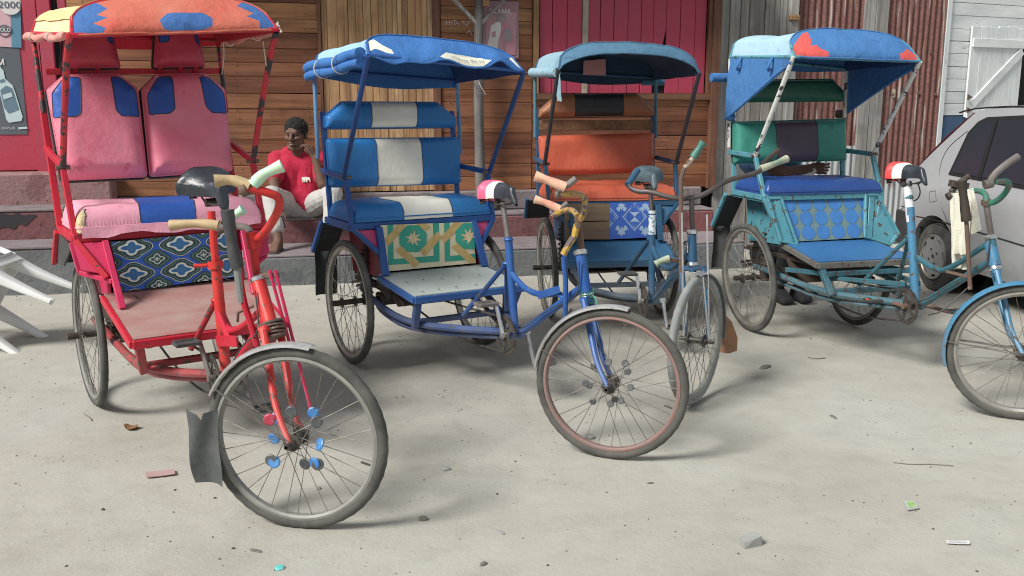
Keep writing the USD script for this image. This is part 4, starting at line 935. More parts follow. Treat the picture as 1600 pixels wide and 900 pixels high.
# ================================================================== the blue and white rickshaw
def rickshaw_blue():
    k = RK((-.573, 5.525, .534), 'bright blue rickshaw with blue and white seats and green star tile print')
    F = paint('blue_frame_paint', (.016, .066, .245), chip=(.13, .14, .19), th=.68, fade=(.045, .135, .36))
    bv = vinyl('blue_vinyl', (.020, .150, .42), fade=(.035, .20, .47)); wv_ = M['white_vinyl']
    pink = paint('pink_panel_paint', (.52, .06, .17), chip=(.7, .66, .62), th=.72)
    dred = paint('dark_red_panel_paint', (.17, .012, .03))
    floor = mat('whitish_lino', (.46, .50, .47), .55, var=((.34, .38, .36), 4.0, .8), chips=[((.06, .08, .08), 60.0, .74), ((.25, .27, .25), 16.0, .70)], bump=(30.0, .003))
    CFr, CFl = (.475, .457, 1.702 - .024 + .0), (.475, -.457, 1.702 + .036)   # right corner is image-left
    CFr = (.475, .457, 1.725); CFl = (.475, -.457, 1.662); CRr = (-.344, .464, 1.680); CRl = (-.344, -.464, 1.625)
    c = dict(SB=(.14, .448, .814), AF=(.075, .451, 1.081), AR=(-.30, .452, 1.098), ur=-.27, lean=.12, ztop=1.44, vb=.425, ST=(.150, .30, .806), SBT=(.267, .315, .545), BB=(.228, .30, .562), FF=(.689, .325, .497), fend=(-.455, .47, .60), flapz=.30,
             post=[[(.075, .462, 1.08), (.475, .462, 1.72)], [(.075, -.462, 1.08), (.475, -.462, 1.66)]], rpost=[[(-.318, .472, 1.17), (-.344, .466, 1.68)], [(-.318, -.472, 1.17), (-.344, -.466, 1.625)]],
             post_m=paint('dark_blue_post_paint', (.015, .05, .17), chip=(.03, .03, .04), th=.62), rpost_m=paint('faded_blue_post_paint', (.10, .22, .38), chip=(.42, .38, .30), th=.64))
    fb = bench(k, F, c, dict(tri=pink, side=dred, floor=floor, flap=M['black_rubber']))
    nl = []
    for x in np.linspace(-.28, .28, 6):
        for u in (.27, .47, .65): nl.append((u + rng.normal() * .01, x + rng.normal() * .012, .560 - (u - .208) * .0953 + .0015 - .012 * 0))
    nail_heads(k, fb, nl, M['ink'])
    # seat and backs
    tp = top_plane(k, .92)
    out = Polygon([(-.275, -.44), (.10, -.445), (.155, -.43), (.158, .43), (.10, .445), (-.275, .44)]).buffer(-.03).buffer(.03)
    mid = tp([(590, 306), (672, 303), (712, 330), (712, 360), (632, 365), (632, 340), (628, 326)])
    mid = Polygon([(-.30, .165), (.0, .150), (.20, .135), (.20, -.170), (.0, -.175), (-.30, -.150)])
    seat_pad(k, 'seat_cushion', out, A([0, 0, .836]), *E3, .098, .075, [(0, 0, bv), ('white_panel', mid, wv_)], 3, wr=.007)
    pl = Plane(k, -.258, .996, .12)
    o = pl.poly([(508, 217), (716, 215), (718, 287), (514, 293)]).buffer(-.02).buffer(.02)
    m_ = pl.poly([(581, 200), (651, 200), (658, 310), (588, 310)])
    k.add('back_board', extrude(o.buffer(-.006), .03, pl.P(0, 0, -.016), pl.ex, pl.ey), M['dark'], smooth=False)
    seat_pad(k, 'back_cushion', o, pl.O, pl.ex, pl.ey, .055, .05, [(0, 0, bv), ('white_panel', m_, wv_)], 4, wr=.006)
    pu = Plane(k, -.30, 1.342, .12)
    o = pu.poly([(507, 201), (507, 182), (534, 159), (681, 160), (711, 185), (711, 199)]).buffer(-.012).buffer(.012)
    m_ = pu.poly([(575, 140), (646, 140), (648, 215), (578, 215)])
    k.add('back_board', extrude(o.buffer(.004), .022, pu.P(0, 0, -.014), pu.ex, pu.ey), F, smooth=False)
    seat_pad(k, 'top_cushion', o, pu.O, pu.ex, pu.ey, .05, .05, [(0, 0, bv), ('white_panel', m_, wv_)], 5)
    # tile printed front board
    pb = Plane(k, .170, .806, .059 / .244)
    bo = pb.poly([(594, 352), (738, 347), (743, 411), (606, 424)])
    pc = mat('cream_tile_print', (.70, .64, .44), .45, var=((.55, .48, .30), 8.0, .7), chips=((.38, .28, .12), 30.0, .70)); pg = mat('green_tile_print', (.020, .28, .19), .42, var=((.04, .36, .26), 9.0, .8)); po = mat('ochre_tile_print', (.47, .31, .10), .5, var=((.60, .45, .20), 26.0, .9), chips=((.08, .07, .03), 60.0, .70)); ps = mat('star_tile_print', (.72, .60, .38), .5, var=((.48, .34, .16), 30.0, .9))
    P = k.add('front_board', extrude(bo, .012, pb.O, pb.ex, pb.ey), pc, smooth=False)
    q = lambda x, y: pb.q(560 + x / 5.333, 300 + y / 5.333)
    lay = lambda g, m, h, nm: k.add(nm, sheet(g.intersection(bo), lambda p: pb.O + p[:, :1] * pb.ex + p[:, 1:] * pb.ey + pb.n * (.006 + h), .08), m, P, smooth=False)
    for (cx, cy, sc) in ((450, 390, 1.0), (915, 368, .97)):
        def R(pts): return Polygon([q(cx + x * sc, cy + y * sc) for x, y in pts])
        sq = R([(-215, -250), (215, -265), (222, 190), (-205, 220)])
        sq2 = R([(-165, -210), (165, -220), (172, 142), (-160, 170)])
        lay(sq.difference(sq2), pg, .0012, 'green_frame')
        for a0 in (0, 90, 180, 270):
            ca, sa = math.cos(math.radians(a0)), math.sin(math.radians(a0))
            rot = lambda pts: R([(x * ca - y * sa, x * sa + y * ca) for x, y in pts])
            lay(rot([(-240, 10), (-205, 62), (-60, -95), (-95, -150)]), po, .0024, 'ochre_band')
        lay(R([(120 * math.cos(t) * 1.02, 120 * math.sin(t)) for t in np.arange(8) * math.pi / 4 + .39]), pg, .0036, 'green_octagon')
        lay(R([((74 if i % 2 == 0 else 30) * math.cos(i * math.pi / 8 + .2), (74 if i % 2 == 0 else 30) * math.sin(i * math.pi / 8 + .2)) for i in range(16)]), ps, .0048, 'star')
    # canopy
    top = canvas('pale_blue_canvas', (.24, .44, .66), fade=(.42, .58, .72)); fr = canvas('blue_canvas', (.038, .135, .385), fade=(.06, .19, .46))
    cl = lambda pts: Polygon(pts)
    patches = [(cl([(.97, 0.35), (.97, .8), (.93, .92), (.86, .9), (.79, .62), (.70, .46), (.69, .32), (.78, .34), (.90, .46)]), M['cream'], 'cream_patch'), (cl([(-1, .2), (-.93, .32), (-.87, .60), (-.91, .85), (-1, .95)]), M['cream'], 'cream_patch')]
    hexa = cl([(.14, .14), (.04, .34), (-.42, .38), (-.55, .20), (-.42, .04), (.06, .0)])
    patches.append((hexa, M['cream'], 'cream_patch'))
    scrib = []
    rg = np.random.default_rng(3)
    for x0, x1, y0, y1, n in ((-.22, .0, .10, .28, 9), (-.43, -.27, .12, .32, 7)):
        for i in range(n):
            x = x0 + (x1 - x0) * i / n; scrib.append((LineString([(x, y0 + rg.uniform(0, .06)), (x + rg.uniform(-.02, .03), y1 - rg.uniform(0, .06)), (x + .025, (y0 + y1) / 2)]).buffer(.0028), M['scribble'], 'scribble'))
    sag = lambda s: -.030 * np.exp(-((s - .72) / .16) ** 2) - .015 * np.exp(-((s - .35) / .15) ** 2) + .018 * np.exp(-((s - .05) / .18) ** 2) + .045 * np.exp(-((s + .66) / .13) ** 2) - .010 * np.exp(-((s + .25) / .2) ** 2)
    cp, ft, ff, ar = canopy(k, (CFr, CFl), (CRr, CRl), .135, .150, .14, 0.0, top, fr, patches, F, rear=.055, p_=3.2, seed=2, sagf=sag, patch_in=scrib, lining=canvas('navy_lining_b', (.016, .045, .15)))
    for dz, r_ in ((.008, .030), (-.040, .026)):
        n = 26; t = np.linspace(0, 1, n); a, b = A(CRr) + A([-.03, .03, dz]), A(CFr) + A([-.05, .025, dz])
        k.add('rolled_curtain', tube(a + (b - a) * t[:, None] + A([0, 0, 1]) * (.006 * np.sin(t * 9))[:, None], r_ + .002 * np.sin(t * 20), 12), fr, cp)
    for t in (.28, .62):
        p = A(CRr) + (A(CFr) - A(CRr)) * t + A([0, .03, -.016]); k.add('curtain_tie', lathe([(-.004, .052), (.004, .052), (.004, .055), (-.004, .055)], p, A(CFr) - A(CRr), 14, closed=True), M['rope'], cp)
    k.add('string', tube([k.v(739, 128, -.3), k.v(744, 137, -.3), k.v(752, 145, -.3), k.v(759, 148, -.3)], .0025, 5, 2), M['rope'])
    # running gear
    BB = (1.157, 0, .362); htt, htb = (1.712, .845), (1.765, .662); hub = A([2.002, .036, .327])
    undercarriage(k, F, BB, (1.09, .838), htt, htb, .431, .36, [(.20, .35, .385), (.50, .29, .318), (.86, .16, .345)], [(1.074, 0, .705), (.85, .13, .41)], (M['tyre'], M['rim_steel']), 21, tt=[(1.10, .672), (1.25, .60), (1.42, .60), (1.55, .64), (1.60, .60)], foot=(.689, .325, .497), F2=paint('dirty_shaded_blue_frame_paint', (.012, .047, .165), chip=(.06, .05, .05), th=.60))  # lower tubes: shade under the bench painted into the blue, plus dirt
    k.add('frame_plate', bar((1.40, .02, .60), (1.58, .02, .66), .005, .035), F)
    k.add('frame_stay', tube([(1.60, 0, .50), (1.60, 0, .68), (1.59, 0, .82)], .012, 8), F)
    crank(k, BB, F, 106, arm_mat=M['chrome'], pedal_mat=M['grey_steel'])
    k.add('seat_post', tube([(1.088, 0, .82), (1.035, 0, 1.005)], .0135, 10), M['grey_steel'])
    fwd, ax = steer(k, math.radians(71))
    R = .327
    disc = {i: (.27 + .05 * (i % 3), M['disc_grey'] if i != 9 else M['disc_grey']) for i in (1, 3, 6, 9, 11, 14, 17, 20, 23, 26, 29)}
    wheel(k, 'front_wheel', hub, ax, R, (M['tyre_dusty'], M['rim_pink']), 32, 5, tr=.020, discs=disc, rim_in=.050, dsc=.78)
    fork(k, F, htb, htt, hub, ax, R, fwd)
    mg, at = mudguard(k, hub, ax, R, -82, 12, M['guard_metal'], fwd)
    k.add('guard_stay', cat([tube([at(-66, 0, s * .03), hub + ax * s * .06], .0022, 5) for s in (1, -1)]), M['grey_steel'], mg)
    y0 = k.W((1.66, 0, 1.0))[1]
    k.add('stem', tube(path(k, [(909, 393, 0), (906, 365, 0), (902, 338, 0)], y0), .0145, 10, 1), M['rust'])
    yb = mat('yellow_flaked_paint', (.55, .34, .03), .5, var=((.20, .13, .10), 24.0, 1.0), chips=((.13, .10, .10), 22.0, .52))
    n1 = path(k, [(906, 344, 0), (913, 332, -.03), (915, 317, -.08), (911, 305, -.15), (893, 302, -.2), (868, 304, -.22)], y0)
    k.add('handlebar', tube(n1, .0135, 10, 2), yb); k.add('handlebar', tube(path(k, [(902, 338, .01), (897, 329, .06), (886, 327, .12), (874, 332, .18), (864, 337, .2)], y0), .0125, 10, 2), yb)
    k.add('bar_end', cat([tube(path(k, [(868, 304, -.22), (872, 304, -.22)], y0), .019, 12), tube(path(k, [(872, 298, -.22), (888, 288, -.22), (900, 279, -.22)], y0), .014, 10)]), M['grey_steel'])
    k.add('bar_end', cat([tube(path(k, [(863, 336, .2), (868, 335, .2)], y0), .016, 12), tube(path(k, [(869, 331, .2), (887, 317, .2)], y0), .013, 10)]), M['grey_steel'])
    grip(k, path(k, [(883, 293, -.22), (860, 283, -.22), (836, 275, -.22)], y0), M['red_grip'], .019); grip(k, path(k, [(874, 327, .2), (854, 317, .2), (835, 311, .2)], y0), M['red_grip'], .017)
    k.add('brake_lever', tube(path(k, [(883, 486, -.03), (884, 440, -.03), (880, 402, -.03)], y0), .011, 8, 1), F); k.add('brake_lever', tube(path(k, [(880, 398, -.03), (888, 383, -.03), (897, 370, -.03), (902, 350, -.03)], y0), .015, 8), yb)
    k.add('brake_rod', tube([k.v(893, 483, .0), k.v(846, 545, .0)], .0045, 6), M['axle'])
    k.add('wire_tie', cat([lathe([(-.006 + .008 * i, .030), (.0 + .008 * i, .033)], A([htb[0] + .003, 0, htb[1] - .0 + .004 * i]), (0, .1 * i, 1), 14) for i in range(-2, 3)] + [tube([k.v(927, 462, .02), k.v(933, 472, .03), k.v(931, 480, .03)], .003, 5, 1)]), mat('green_twine', (.05, .26, .16), .8))
    d = A([.93, -.30, .10])
    saddle(k, A([1.005, 0, 1.105]), (1, 0, -.02), .285, .088, .085, [(.48, 1, M['black_vinyl'], 'saddle'), (-.005, .32, M['pink_saddle'], 'saddle_tail'), (.32, .48, M['white_vinyl'], 'saddle_band')], noise=.009)
    return k
M['scribble'] = mat('faded_scribble', (.26, .25, .22), .8)
M['disc_grey'] = mat('grey_reflector', (.055, .062, .068), .5, var=((.13, .13, .125), 30.0, .8)); M['disc_blue'] = mat('blue_reflector', (.035, .17, .48), .4, var=((.10, .26, .5), 30.0, .8)); M['disc_red'] = mat('red_reflector', (.50, .06, .10), .4)
M['pink_saddle'] = vinyl('pink_saddle_vinyl', (.72, .12, .22)); M['red_saddle'] = vinyl('red_saddle_vinyl', (.75, .07, .07))
rickshaw_blue()

# ================================================================== the red rickshaw
def rickshaw_red():
    k = RK((-1.81, 4.725, .596), 'red rickshaw with two pink seat backs and red and yellow canopy')
    F = paint('red_frame_paint', (.44, .012, .030), chip=(.055, .04, .04), th=.665, fade=(.52, .035, .06))
    FO = paint('orange_red_bicycle_paint', (.50, .022, .022), chip=(.10, .06, .05), th=.64, fade=(.58, .07, .055))
    G = paint('pink_red_panel_paint', (.50, .020, .085), chip=(.18, .03, .05), th=.70, fade=(.58, .06, .13))
    pv = vinyl('pink_vinyl', (.68, .155, .235), fade=(.70, .28, .35)); rv = vinyl('crimson_vinyl', (.46, .05, .09)); bl = vinyl('blue_patch_vinyl', (.020, .085, .36)); seatv = vinyl('faded_pink_vinyl', (.72, .30, .40), fade=(.74, .46, .54))
    chipped = mat('red_paint_worn_to_black', (.45, .02, .035), .45, var=((.52, .05, .06), 6.0, .6), chips=[((.035, .032, .035), 11.0, .50), ((.28, .27, .26), 40.0, .73)], bump=(50.0, .001))
    floor = mat('worn_red_plywood', (.31, .125, .115), .75, var=((.36, .28, .25), 3.5, 1.0), chips=[((.42, .07, .07), 5.0, .64), ((.16, .08, .07), 40.0, .70)], bump=(25.0, .006), scale=(1.6, .7, 1))
    rear = [(-.144, .442, 1.44), (-.231, .446, 1.815)]
    post = [[(.249, .439, 1.199), (.44, .437, 1.50), (.60, .436, 1.70), (.685, .434, 1.755)], [(.249, -.439, 1.199), (.44, -.437, 1.51), (.61, -.434, 1.735), (.690, -.428, 1.80)]]
    c = dict(SB=(.369, .433, .889), AF=(.249, .439, 1.199), AR=(-.10, .452, 1.27), ur=-.02, lean=.33, ztop=1.50, vb=.435, ST=(.393, .317, .871), SBT=(.568, .300, .585), BB=(.40, .29, .644), FF=(.882, .325, .505), w0=.335, strut_w=.028, fend=(-.20, .44, .70), flapz=.55,
             post=post, rpost=[rear, [mirror(p) for p in rear]], post_m=chipped, rpost_m=chipped)
    bench(k, F, c, dict(tri=G, side=G, floor=floor, fender=F, strut=G))
    # wooden side cheeks in front of the wheels
    for s in (1, -1):
        flat(k, 'cheek_panel', [(.372, s * .445, .865), (.398, s * .326, .865), (.475, s * .318, .725), (.40, s * .425, .735)], .012, G)
        k.add('cheek_frame', bar((.36, s * .45, .87), (.385, s * .43, .735), .022, .022, (1, 0, 0)), G); k.add('cheek_frame', bar((.385, s * .43, .735), (.50, s * .315, .70), .022, .022), G)
        flat(k, 'side_flap', [(c['ur'] - .0, s * .44, .87), (.34, s * .445, .85), (.05, s * .44, .72), (-.19, s * .44, .70)], .008, M['black_rubber'])
    k.add('crack', tube([(p[0], p[1], .644 - (p[0] - .40) * .288 - .0105) for p in [(.45, .22), (.56, .19), (.60, .13), (.60, .03), (.57, -.08), (.55, -.2), (.56, -.27)]], .0022, 4, 1), M['ink'])
    # seat
    out = Polygon([(-.085, -.425), (.36, -.43), (.395, -.415), (.395, .415), (.36, .43), (-.085, .425)]).buffer(-.02).buffer(.02)
    tp = top_plane(k, 1.0)
    blue = tp([(197, 303), (283, 298), (311, 330), (224, 335)])
    torn = [Polygon([(.345, .375), (.36, .385), (.378, .38), (.385, .395), (.41, .385), (.41, .45), (.33, .45), (.335, .41)]), Polygon([(-.09, .405), (-.03, .40), (.02, .46), (-.10, .46)])]
    seat_pad(k, 'seat_cushion', out, A([0, 0, .912]), *E3, .112, .075, [(0, 0, seatv), ('blue_patch', blue, bl)] + [('torn_corner', t, M['foam']) for t in torn], 6, wr=.008, step=.016)
    flp = sbox(-.41, 0, .41, 1)
    def skirt(q):
        x = q[:, 0]; e = .028 + .022 * meshkit.noise(np.column_stack([x * 13, x * 0, x * 0 + 2.0])); return np.column_stack([.397 + .010 * q[:, 1] + .004 * np.sin(x * 31) * q[:, 1], x, .935 - q[:, 1] * e])
    k.add('torn_seat_skirt', sheet(flp.intersection(sbox(-1, 0, 1, .999)), skirt, .03), seatv, smooth=True)
    # two seat backs and two head rests
    pl = Plane(k, -.02, 1.134, .26)
    def back(pts, blues, sd):
        o = pl.poly(pts).buffer(-.018).buffer(.018)
        k.add('back_board', extrude(o.buffer(.006), .03, pl.P(0, 0, -.018), pl.ex, pl.ey), M['dark'], smooth=False)
        seat_pad(k, 'back_cushion', o, pl.O, pl.ex, pl.ey, .075, .075, [(0, 0, pv)] + [('blue_patch', pl.poly(b).buffer(-.012).buffer(.012), bl) for b in blues], sd, wr=.004)
    back([(72, 142), (100, 118), (184, 117), (214, 140), (229, 277), (97, 283)], [[(79, 150), (98, 125), (122, 126), (123, 183), (116, 188), (82, 188)], [(169, 125), (185, 126), (209, 146), (215, 187), (186, 187), (177, 178)]], 8)
    back([(220, 141), (243, 118), (318, 116), (349, 140), (362, 268), (233, 277)], [[(227, 152), (243, 125), (264, 124), (268, 176), (260, 183), (230, 184)], [(306, 124), (322, 126), (346, 150), (351, 181), (326, 182), (316, 172)]], 9)
    ph = Plane(k, -.165, 1.60, .12)
    for pts, bls, sd in (([(100, 44), (172, 44), (187, 106), (96, 107)], [[(162, 40), (180, 40), (178, 71), (166, 68)]], 10), ([(243, 44), (306, 44), (319, 104), (239, 106)], [[(242, 40), (262, 40), (260, 68), (247, 69)], [(296, 40), (314, 40), (312, 75), (302, 68)]], 11)):
        o = ph.poly(pts).buffer(-.012).buffer(.012)
        k.add('head_board', extrude(o.buffer(.007), .02, ph.P(0, 0, -.012), ph.ex, ph.ey), M['dark'], smooth=False)
        seat_pad(k, 'head_rest', o, ph.O, ph.ex, ph.ey, .05, .05, [(0, 0, rv)] + [('blue_patch', ph.poly(b), bl) for b in bls], sd)
    for px in (118, 152, 250, 282, 306): k.add('rest_bracket', bar(k.pl(px, 104, ph.O, ph.n), k.pl(px, 118, ph.O + A([-.02, 0, 0]), ph.n), .022, .010, (1, 0, 0)), F)
    k.add('back_rail', bar(k.pl(72, 112, ph.O + A([-.03, 0, 0]), ph.n), k.pl(348, 111, ph.O + A([-.03, 0, 0]), ph.n), .02, .03), F)
    # printed cloth on the front board
    pb = Plane(k, .403, .874, -.005 / .23)
    bo = pb.poly([(172, 378), (364, 360), (366, 432), (189, 455)])
    nd = {'tc': ('texture_coordinate', {}), 'sx': ('separate_xyz', {}), 'nz': ('noise_texture', {'scale': 40.0, 'detail': 3.0}), 'p': ('principled_bsdf', {'roughness': .72}), 'zc': ('combine_xyz', {})}
    lk = [('tc.object', 'sx.vector'), ('tc.object', 'nz.vector')]
    def lattice(tag_, P, Q, ox, oz, ax_, az_, lobes, ramp_):
        nd.update({tag_ + 'x': ('math', {'math_type': 'multiply_add', 'value2': 1 / P, 'value3': ox}), tag_ + 'z': ('math', {'math_type': 'multiply_add', 'value2': 1 / Q, 'value3': oz}),
                   tag_ + 'fx': ('math', {'math_type': 'fraction'}), tag_ + 'fz': ('math', {'math_type': 'fraction'}), tag_ + 'cx': ('math', {'math_type': 'multiply_add', 'value2': P / ax_, 'value3': -.5 * P / ax_}), tag_ + 'cz': ('math', {'math_type': 'multiply_add', 'value2': Q / az_, 'value3': -.5 * Q / az_}),
                   tag_ + 'c': ('combine_xyz', {}), tag_ + 'l': ('vector_math', {'math_type': 'length'}), tag_ + 'an': ('math', {'math_type': 'arctan2'}), tag_ + 'w': ('math', {'math_type': 'multiply', 'value2': float(lobes)}), tag_ + 's': ('math', {'math_type': 'cosine'}), tag_ + 'a': ('math', {'math_type': 'multiply_add', 'value2': -.11}),
                   tag_ + 'n': ('math', {'math_type': 'multiply_add', 'value2': .16, 'value3': -.08}), tag_ + 'b': ('math', {'math_type': 'add'}), tag_ + 'r': ('rgb_ramp', {'ramp': ramp_, 'interpolate': False}), tag_ + 'g': ('math', {'math_type': 'less_than', 'value2': 1.0}), tag_ + 'm': ('mix', {})})
        lk.extend([('sx.y', tag_ + 'x.value1'), ('sx.z', tag_ + 'z.value1'), (tag_ + 'x.value', tag_ + 'fx.value1'), (tag_ + 'z.value', tag_ + 'fz.value1'), (tag_ + 'fx.value', tag_ + 'cx.value1'), (tag_ + 'fz.value', tag_ + 'cz.value1'), (tag_ + 'cx.value', tag_ + 'c.x'), (tag_ + 'cz.value', tag_ + 'c.y'),
                   (tag_ + 'c.vector', tag_ + 'l.vector1'), (tag_ + 'cz.value', tag_ + 'an.value1'), (tag_ + 'cx.value', tag_ + 'an.value2'), (tag_ + 'an.value', tag_ + 'w.value1'), (tag_ + 'w.value', tag_ + 's.value1'), (tag_ + 's.value', tag_ + 'a.value1'), (tag_ + 'l.value', tag_ + 'a.value3'),
                   ('nz.fac', tag_ + 'n.value1'), (tag_ + 'a.value', tag_ + 'b.value1'), (tag_ + 'n.value', tag_ + 'b.value2'), (tag_ + 'b.value', tag_ + 'r.fac'), (tag_ + 'b.value', tag_ + 'g.value1'), (tag_ + 'g.value', tag_ + 'm.fac'), (tag_ + 'r.color', tag_ + 'm.color2')])
    dk, wh, bb_, gn = (.025, .055, .060), (.62, .66, .62), (.045, .17, .36), (.06, .16, .15)
    e0, e1 = pb.q(208, 428), pb.q(282, 413)
    Pp = abs(e1[0] - e0[0]); Qp = .125; fx0 = (-(-e0[0])) / Pp; zc_ = .874 + e0[1]
    lattice('A', Pp, Qp, .5 + e0[0] / Pp, .5 - zc_ / Qp, Pp * .41, Qp * .42, 4, [(0, bb_), (.22, (.02, .09, .22)), (.28, bb_), (.42, wh), (.58, dk), (.74, gn), (.82, dk), (.93, wh), (.97, dk)])
    lattice('B', Pp, Qp, e0[0] / Pp, -zc_ / Qp, Pp * .27, Qp * .33, 4, [(0, wh), (.14, dk), (.3, gn), (.42, wh), (.5, dk), (.72, gn), (.85, dk)])
    nd['bg'] = ('rgb_ramp', {'ramp': [(.3, (.018, .075, .40)), (.7, (.03, .12, .50))]}); lk += [('nz.fac', 'bg.fac'), ('bg.color', 'Bm.color1'), ('Bm.color', 'Am.color1'), ('Am.color', 'p.base_color')]
    cloth = usdkit.material(stage, '/World/Looks/printed_blue_cloth', nd, lk, surface='p.BSDF')
    fbm_ = lambda P: pb.O + P[:, :1] * pb.ex + P[:, 1:] * pb.ey + (.0135 + .010 * (meshkit.fbm(np.column_stack([P * 7, P[:, :1] * 0]), 3, 4) - .5))[:, None] * pb.n
    k.add('front_board', extrude(bo, .012, pb.O, pb.ex, pb.ey), M['dark'], smooth=False)
    k.add('printed_cloth', sheet(bo, fbm_, .03), cloth, smooth=True)
    # canopy
    top = canvas('cream_canvas', (.74, .62, .38), fade=(.80, .56, .27)); fr = canvas('coral_canvas', (.64, .130, .095), fade=(.68, .28, .19), trans=.25); cb = canvas('blue_canvas_patch', (.045, .125, .33))
    CFr, CFl, CRr, CRl = (.697, .431, 1.752), (.697, -.431, 1.812), (-.231, .446, 1.815), (-.231, -.446, 1.815)
    z1 = Polygon([(1, 0), (1, 1), (.70, 1), (.62, .72), (.74, .60), (.66, .46), (.80, .36), (.70, .18), (.74, 0)]); z2 = Polygon([(-1, 0), (-1, 1), (-.76, 1), (-.66, .74), (-.80, .60), (-.70, .42), (-.82, .30), (-.80, 0)])
    oc = Polygon([(.17, .10), (.19, .32), (.10, .47), (-.25, .47), (-.33, .34), (-.31, .14), (-.22, .05), (.10, .05)])
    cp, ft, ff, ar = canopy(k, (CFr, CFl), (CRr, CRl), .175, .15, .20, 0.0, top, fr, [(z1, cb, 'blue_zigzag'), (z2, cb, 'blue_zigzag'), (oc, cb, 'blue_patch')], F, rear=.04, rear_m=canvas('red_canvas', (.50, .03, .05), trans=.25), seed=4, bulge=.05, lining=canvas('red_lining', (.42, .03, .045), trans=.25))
    stripe = lambda g, m: k.add('top_stripe', sheet(g, lambda q: ft(q) + A([0, 0, .004]), .05), m, cp, smooth=True)
    org = canvas('orange_canvas', (.66, .45, .22)); stripe(sbox(.80, 0, .97, 1), org); stripe(sbox(-.97, 0, -.80, 1), org); stripe(Polygon([(.70, .42), (.64, .62), (.56, .60), (.62, .44)]), cb)
    pk = canvas('dusty_pink_canvas', (.60, .22, .20), fade=(.64, .36, .30))
    for s, C0, C1 in ((1, CRr, CFr), (-1, CRl, CFl)):
        n = 30; t = np.linspace(0, .97, n); a, b = A(C0) + A([-.06, s * .022, -.015]), A(C1) + A([0, s * .018, -.008])
        k.add('rolled_curtain', tube(a + (b - a) * t[:, None] + A([0, 0, 1]) * (.006 * np.sin(t * 15))[:, None], (.016 if s > 0 else .012) + .003 * np.sin(t * 23), 12), pk, cp)
        for tt in (.2, .66): k.add('curtain_tie', lathe([(-.004, .019), (.004, .019), (.004, .022), (-.004, .022)], a + (b - a) * tt, b - a, 14, closed=True), M['rope'], cp)
    k.add('string', tube([k.v(349, 62, -.44), k.v(350, 90, -.44), k.v(347, 116, -.44), k.v(350, 80, -.45)], .0022, 5), M['rope']); k.add('string', tube([k.v(411, 65, -.40), k.v(416, 103, -.40)], .0025, 5), M['rope'])
    k.add('cord_knot', cat([tube([k.v(430 + 2 * i, 40 - 3 * (i % 3), -.445), k.v(434, 44, -.445), k.v(440 - 2 * i, 50 - 4 * (i % 2), -.445)], .004, 5, 1) for i in range(4)]), M['rope'])
    # running gear
    BB = (1.06, 0, .345); htt, htb = (1.525, .83), (1.64, .672); hub = A([1.93, .03, .333]); R = .333
    undercarriage(k, F, BB, (1.0, .82), htt, htb, .35, .36, [(.20, .30, .395), (.66, .27, .335), (.92, .14, .345)], [(.975, 0, .66), (.90, .10, .44)], (M['tyre'], M['rim_pale']), 31, tt=[(1.02, .60), (1.12, .55), (1.30, .60), (1.55, .72)], foot=(.882, .325, .505), F2=paint('dirty_shaded_red_frame_paint', (.27, .012, .018), chip=(.05, .035, .03), th=.58))  # lower tubes get a darker red: underside shade in the colour, and dirt
    k.add('seat_tube_sleeve', tube([(1.055, 0, .37), (1.0, 0, .82)], .0225, 14), FO); k.add('head_tube_sleeve', tube([(htb[0], 0, htb[1]), (htt[0], 0, htt[1])], .0275, 16), FO)
    k.add('seat_clamp', cat([lathe([(-.016, .026), (-.016, .032), (.016, .032), (.016, .026)], (1.0, 0, .815), (-.05, 0, .45), 16), cyl((.99, .03, .815), (.97, .085, .815), .008, 8)]), FO)
    k.add('frame_gusset', bar((1.05, .03, .50), (1.32, .03, .555), .006, .045), F); k.add('frame_gusset', tube([(1.02, .01, .62), (1.16, .01, .53)], .015, 8), F)
    crank(k, BB, F, 115, arm_mat=M['grey_steel'])
    k.add('seat_post', tube([(1.0, 0, .80), (.985, 0, 1.04)], .0165, 10), FO)
    fwd, ax = steer(k, math.radians(80))
    disc = {i: (f, m) for i, f, m in ((1, .27, M['disc_blue']), (3, .34, M['disc_grey']), (5, .30, M['disc_blue']), (8, .30, M['disc_grey']), (11, .32, M['disc_blue']), (13, .34, M['disc_grey']), (16, .28, M['disc_blue']), (19, .33, M['disc_red']), (20, .30, M['disc_blue']), (23, .31, M['disc_grey']), (26, .30, M['disc_blue']), (29, .34, M['disc_grey']))}
    wheel(k, 'front_wheel', hub, ax, R, (M['tyre_dusty'], M['rim_pale']), 32, 6, tr=.0205, discs={i: (f + .07, m) for i, (f, m) in disc.items()}, rim_in=.052, dsc=1.1)
    fork(k, FO, htb, htt, hub, ax, R, fwd, w=.056)
    k.add('fork_wrap', cat([lathe([(-.004, .0), (-.004, .05), (.004, .05), (.004, .0)], A([htb[0] + .006 * i, 0, htb[1] - .012 * i]), (-.45, .1 * (i % 2), .9), 16) for i in range(-1, 4)]), M['rust'])
    mg, at = mudguard(k, hub, ax, R, -64, 12, M['guard_metal'], fwd, w=.032)
    k.add('guard_stay', cat([tube([at(-58, 0, s * .03), hub + ax * s * .065 + A([0, 0, q])], .0024, 5) for s in (1, -1) for q in (0, .012)]), M['grey_steel'], mg)
    yw = k.W(hub)[1]
    D = Polygon([(0, 0), (.38, .03), (.50, .11), (.57, .02), (1.0, -.02), (1.02, .5), (1.0, 1.0), (.2, 1.0), (.1, .6)])
    o0 = k.y(290, 638, yw + .03); o1 = k.y(336, 645, yw - .02); o2 = k.y(300, 752, yw + .03)
    fm = lambda q: o0 + (o1 - o0) * q[:, :1] + (o2 - o0) * q[:, 1:] + ax * (.02 * np.sin(q[:, :1] * 4.5 + q[:, 1:] * 2)) + fwd * .008 * np.sin(q[:, 1:] * 5 + q[:, :1] * 3)
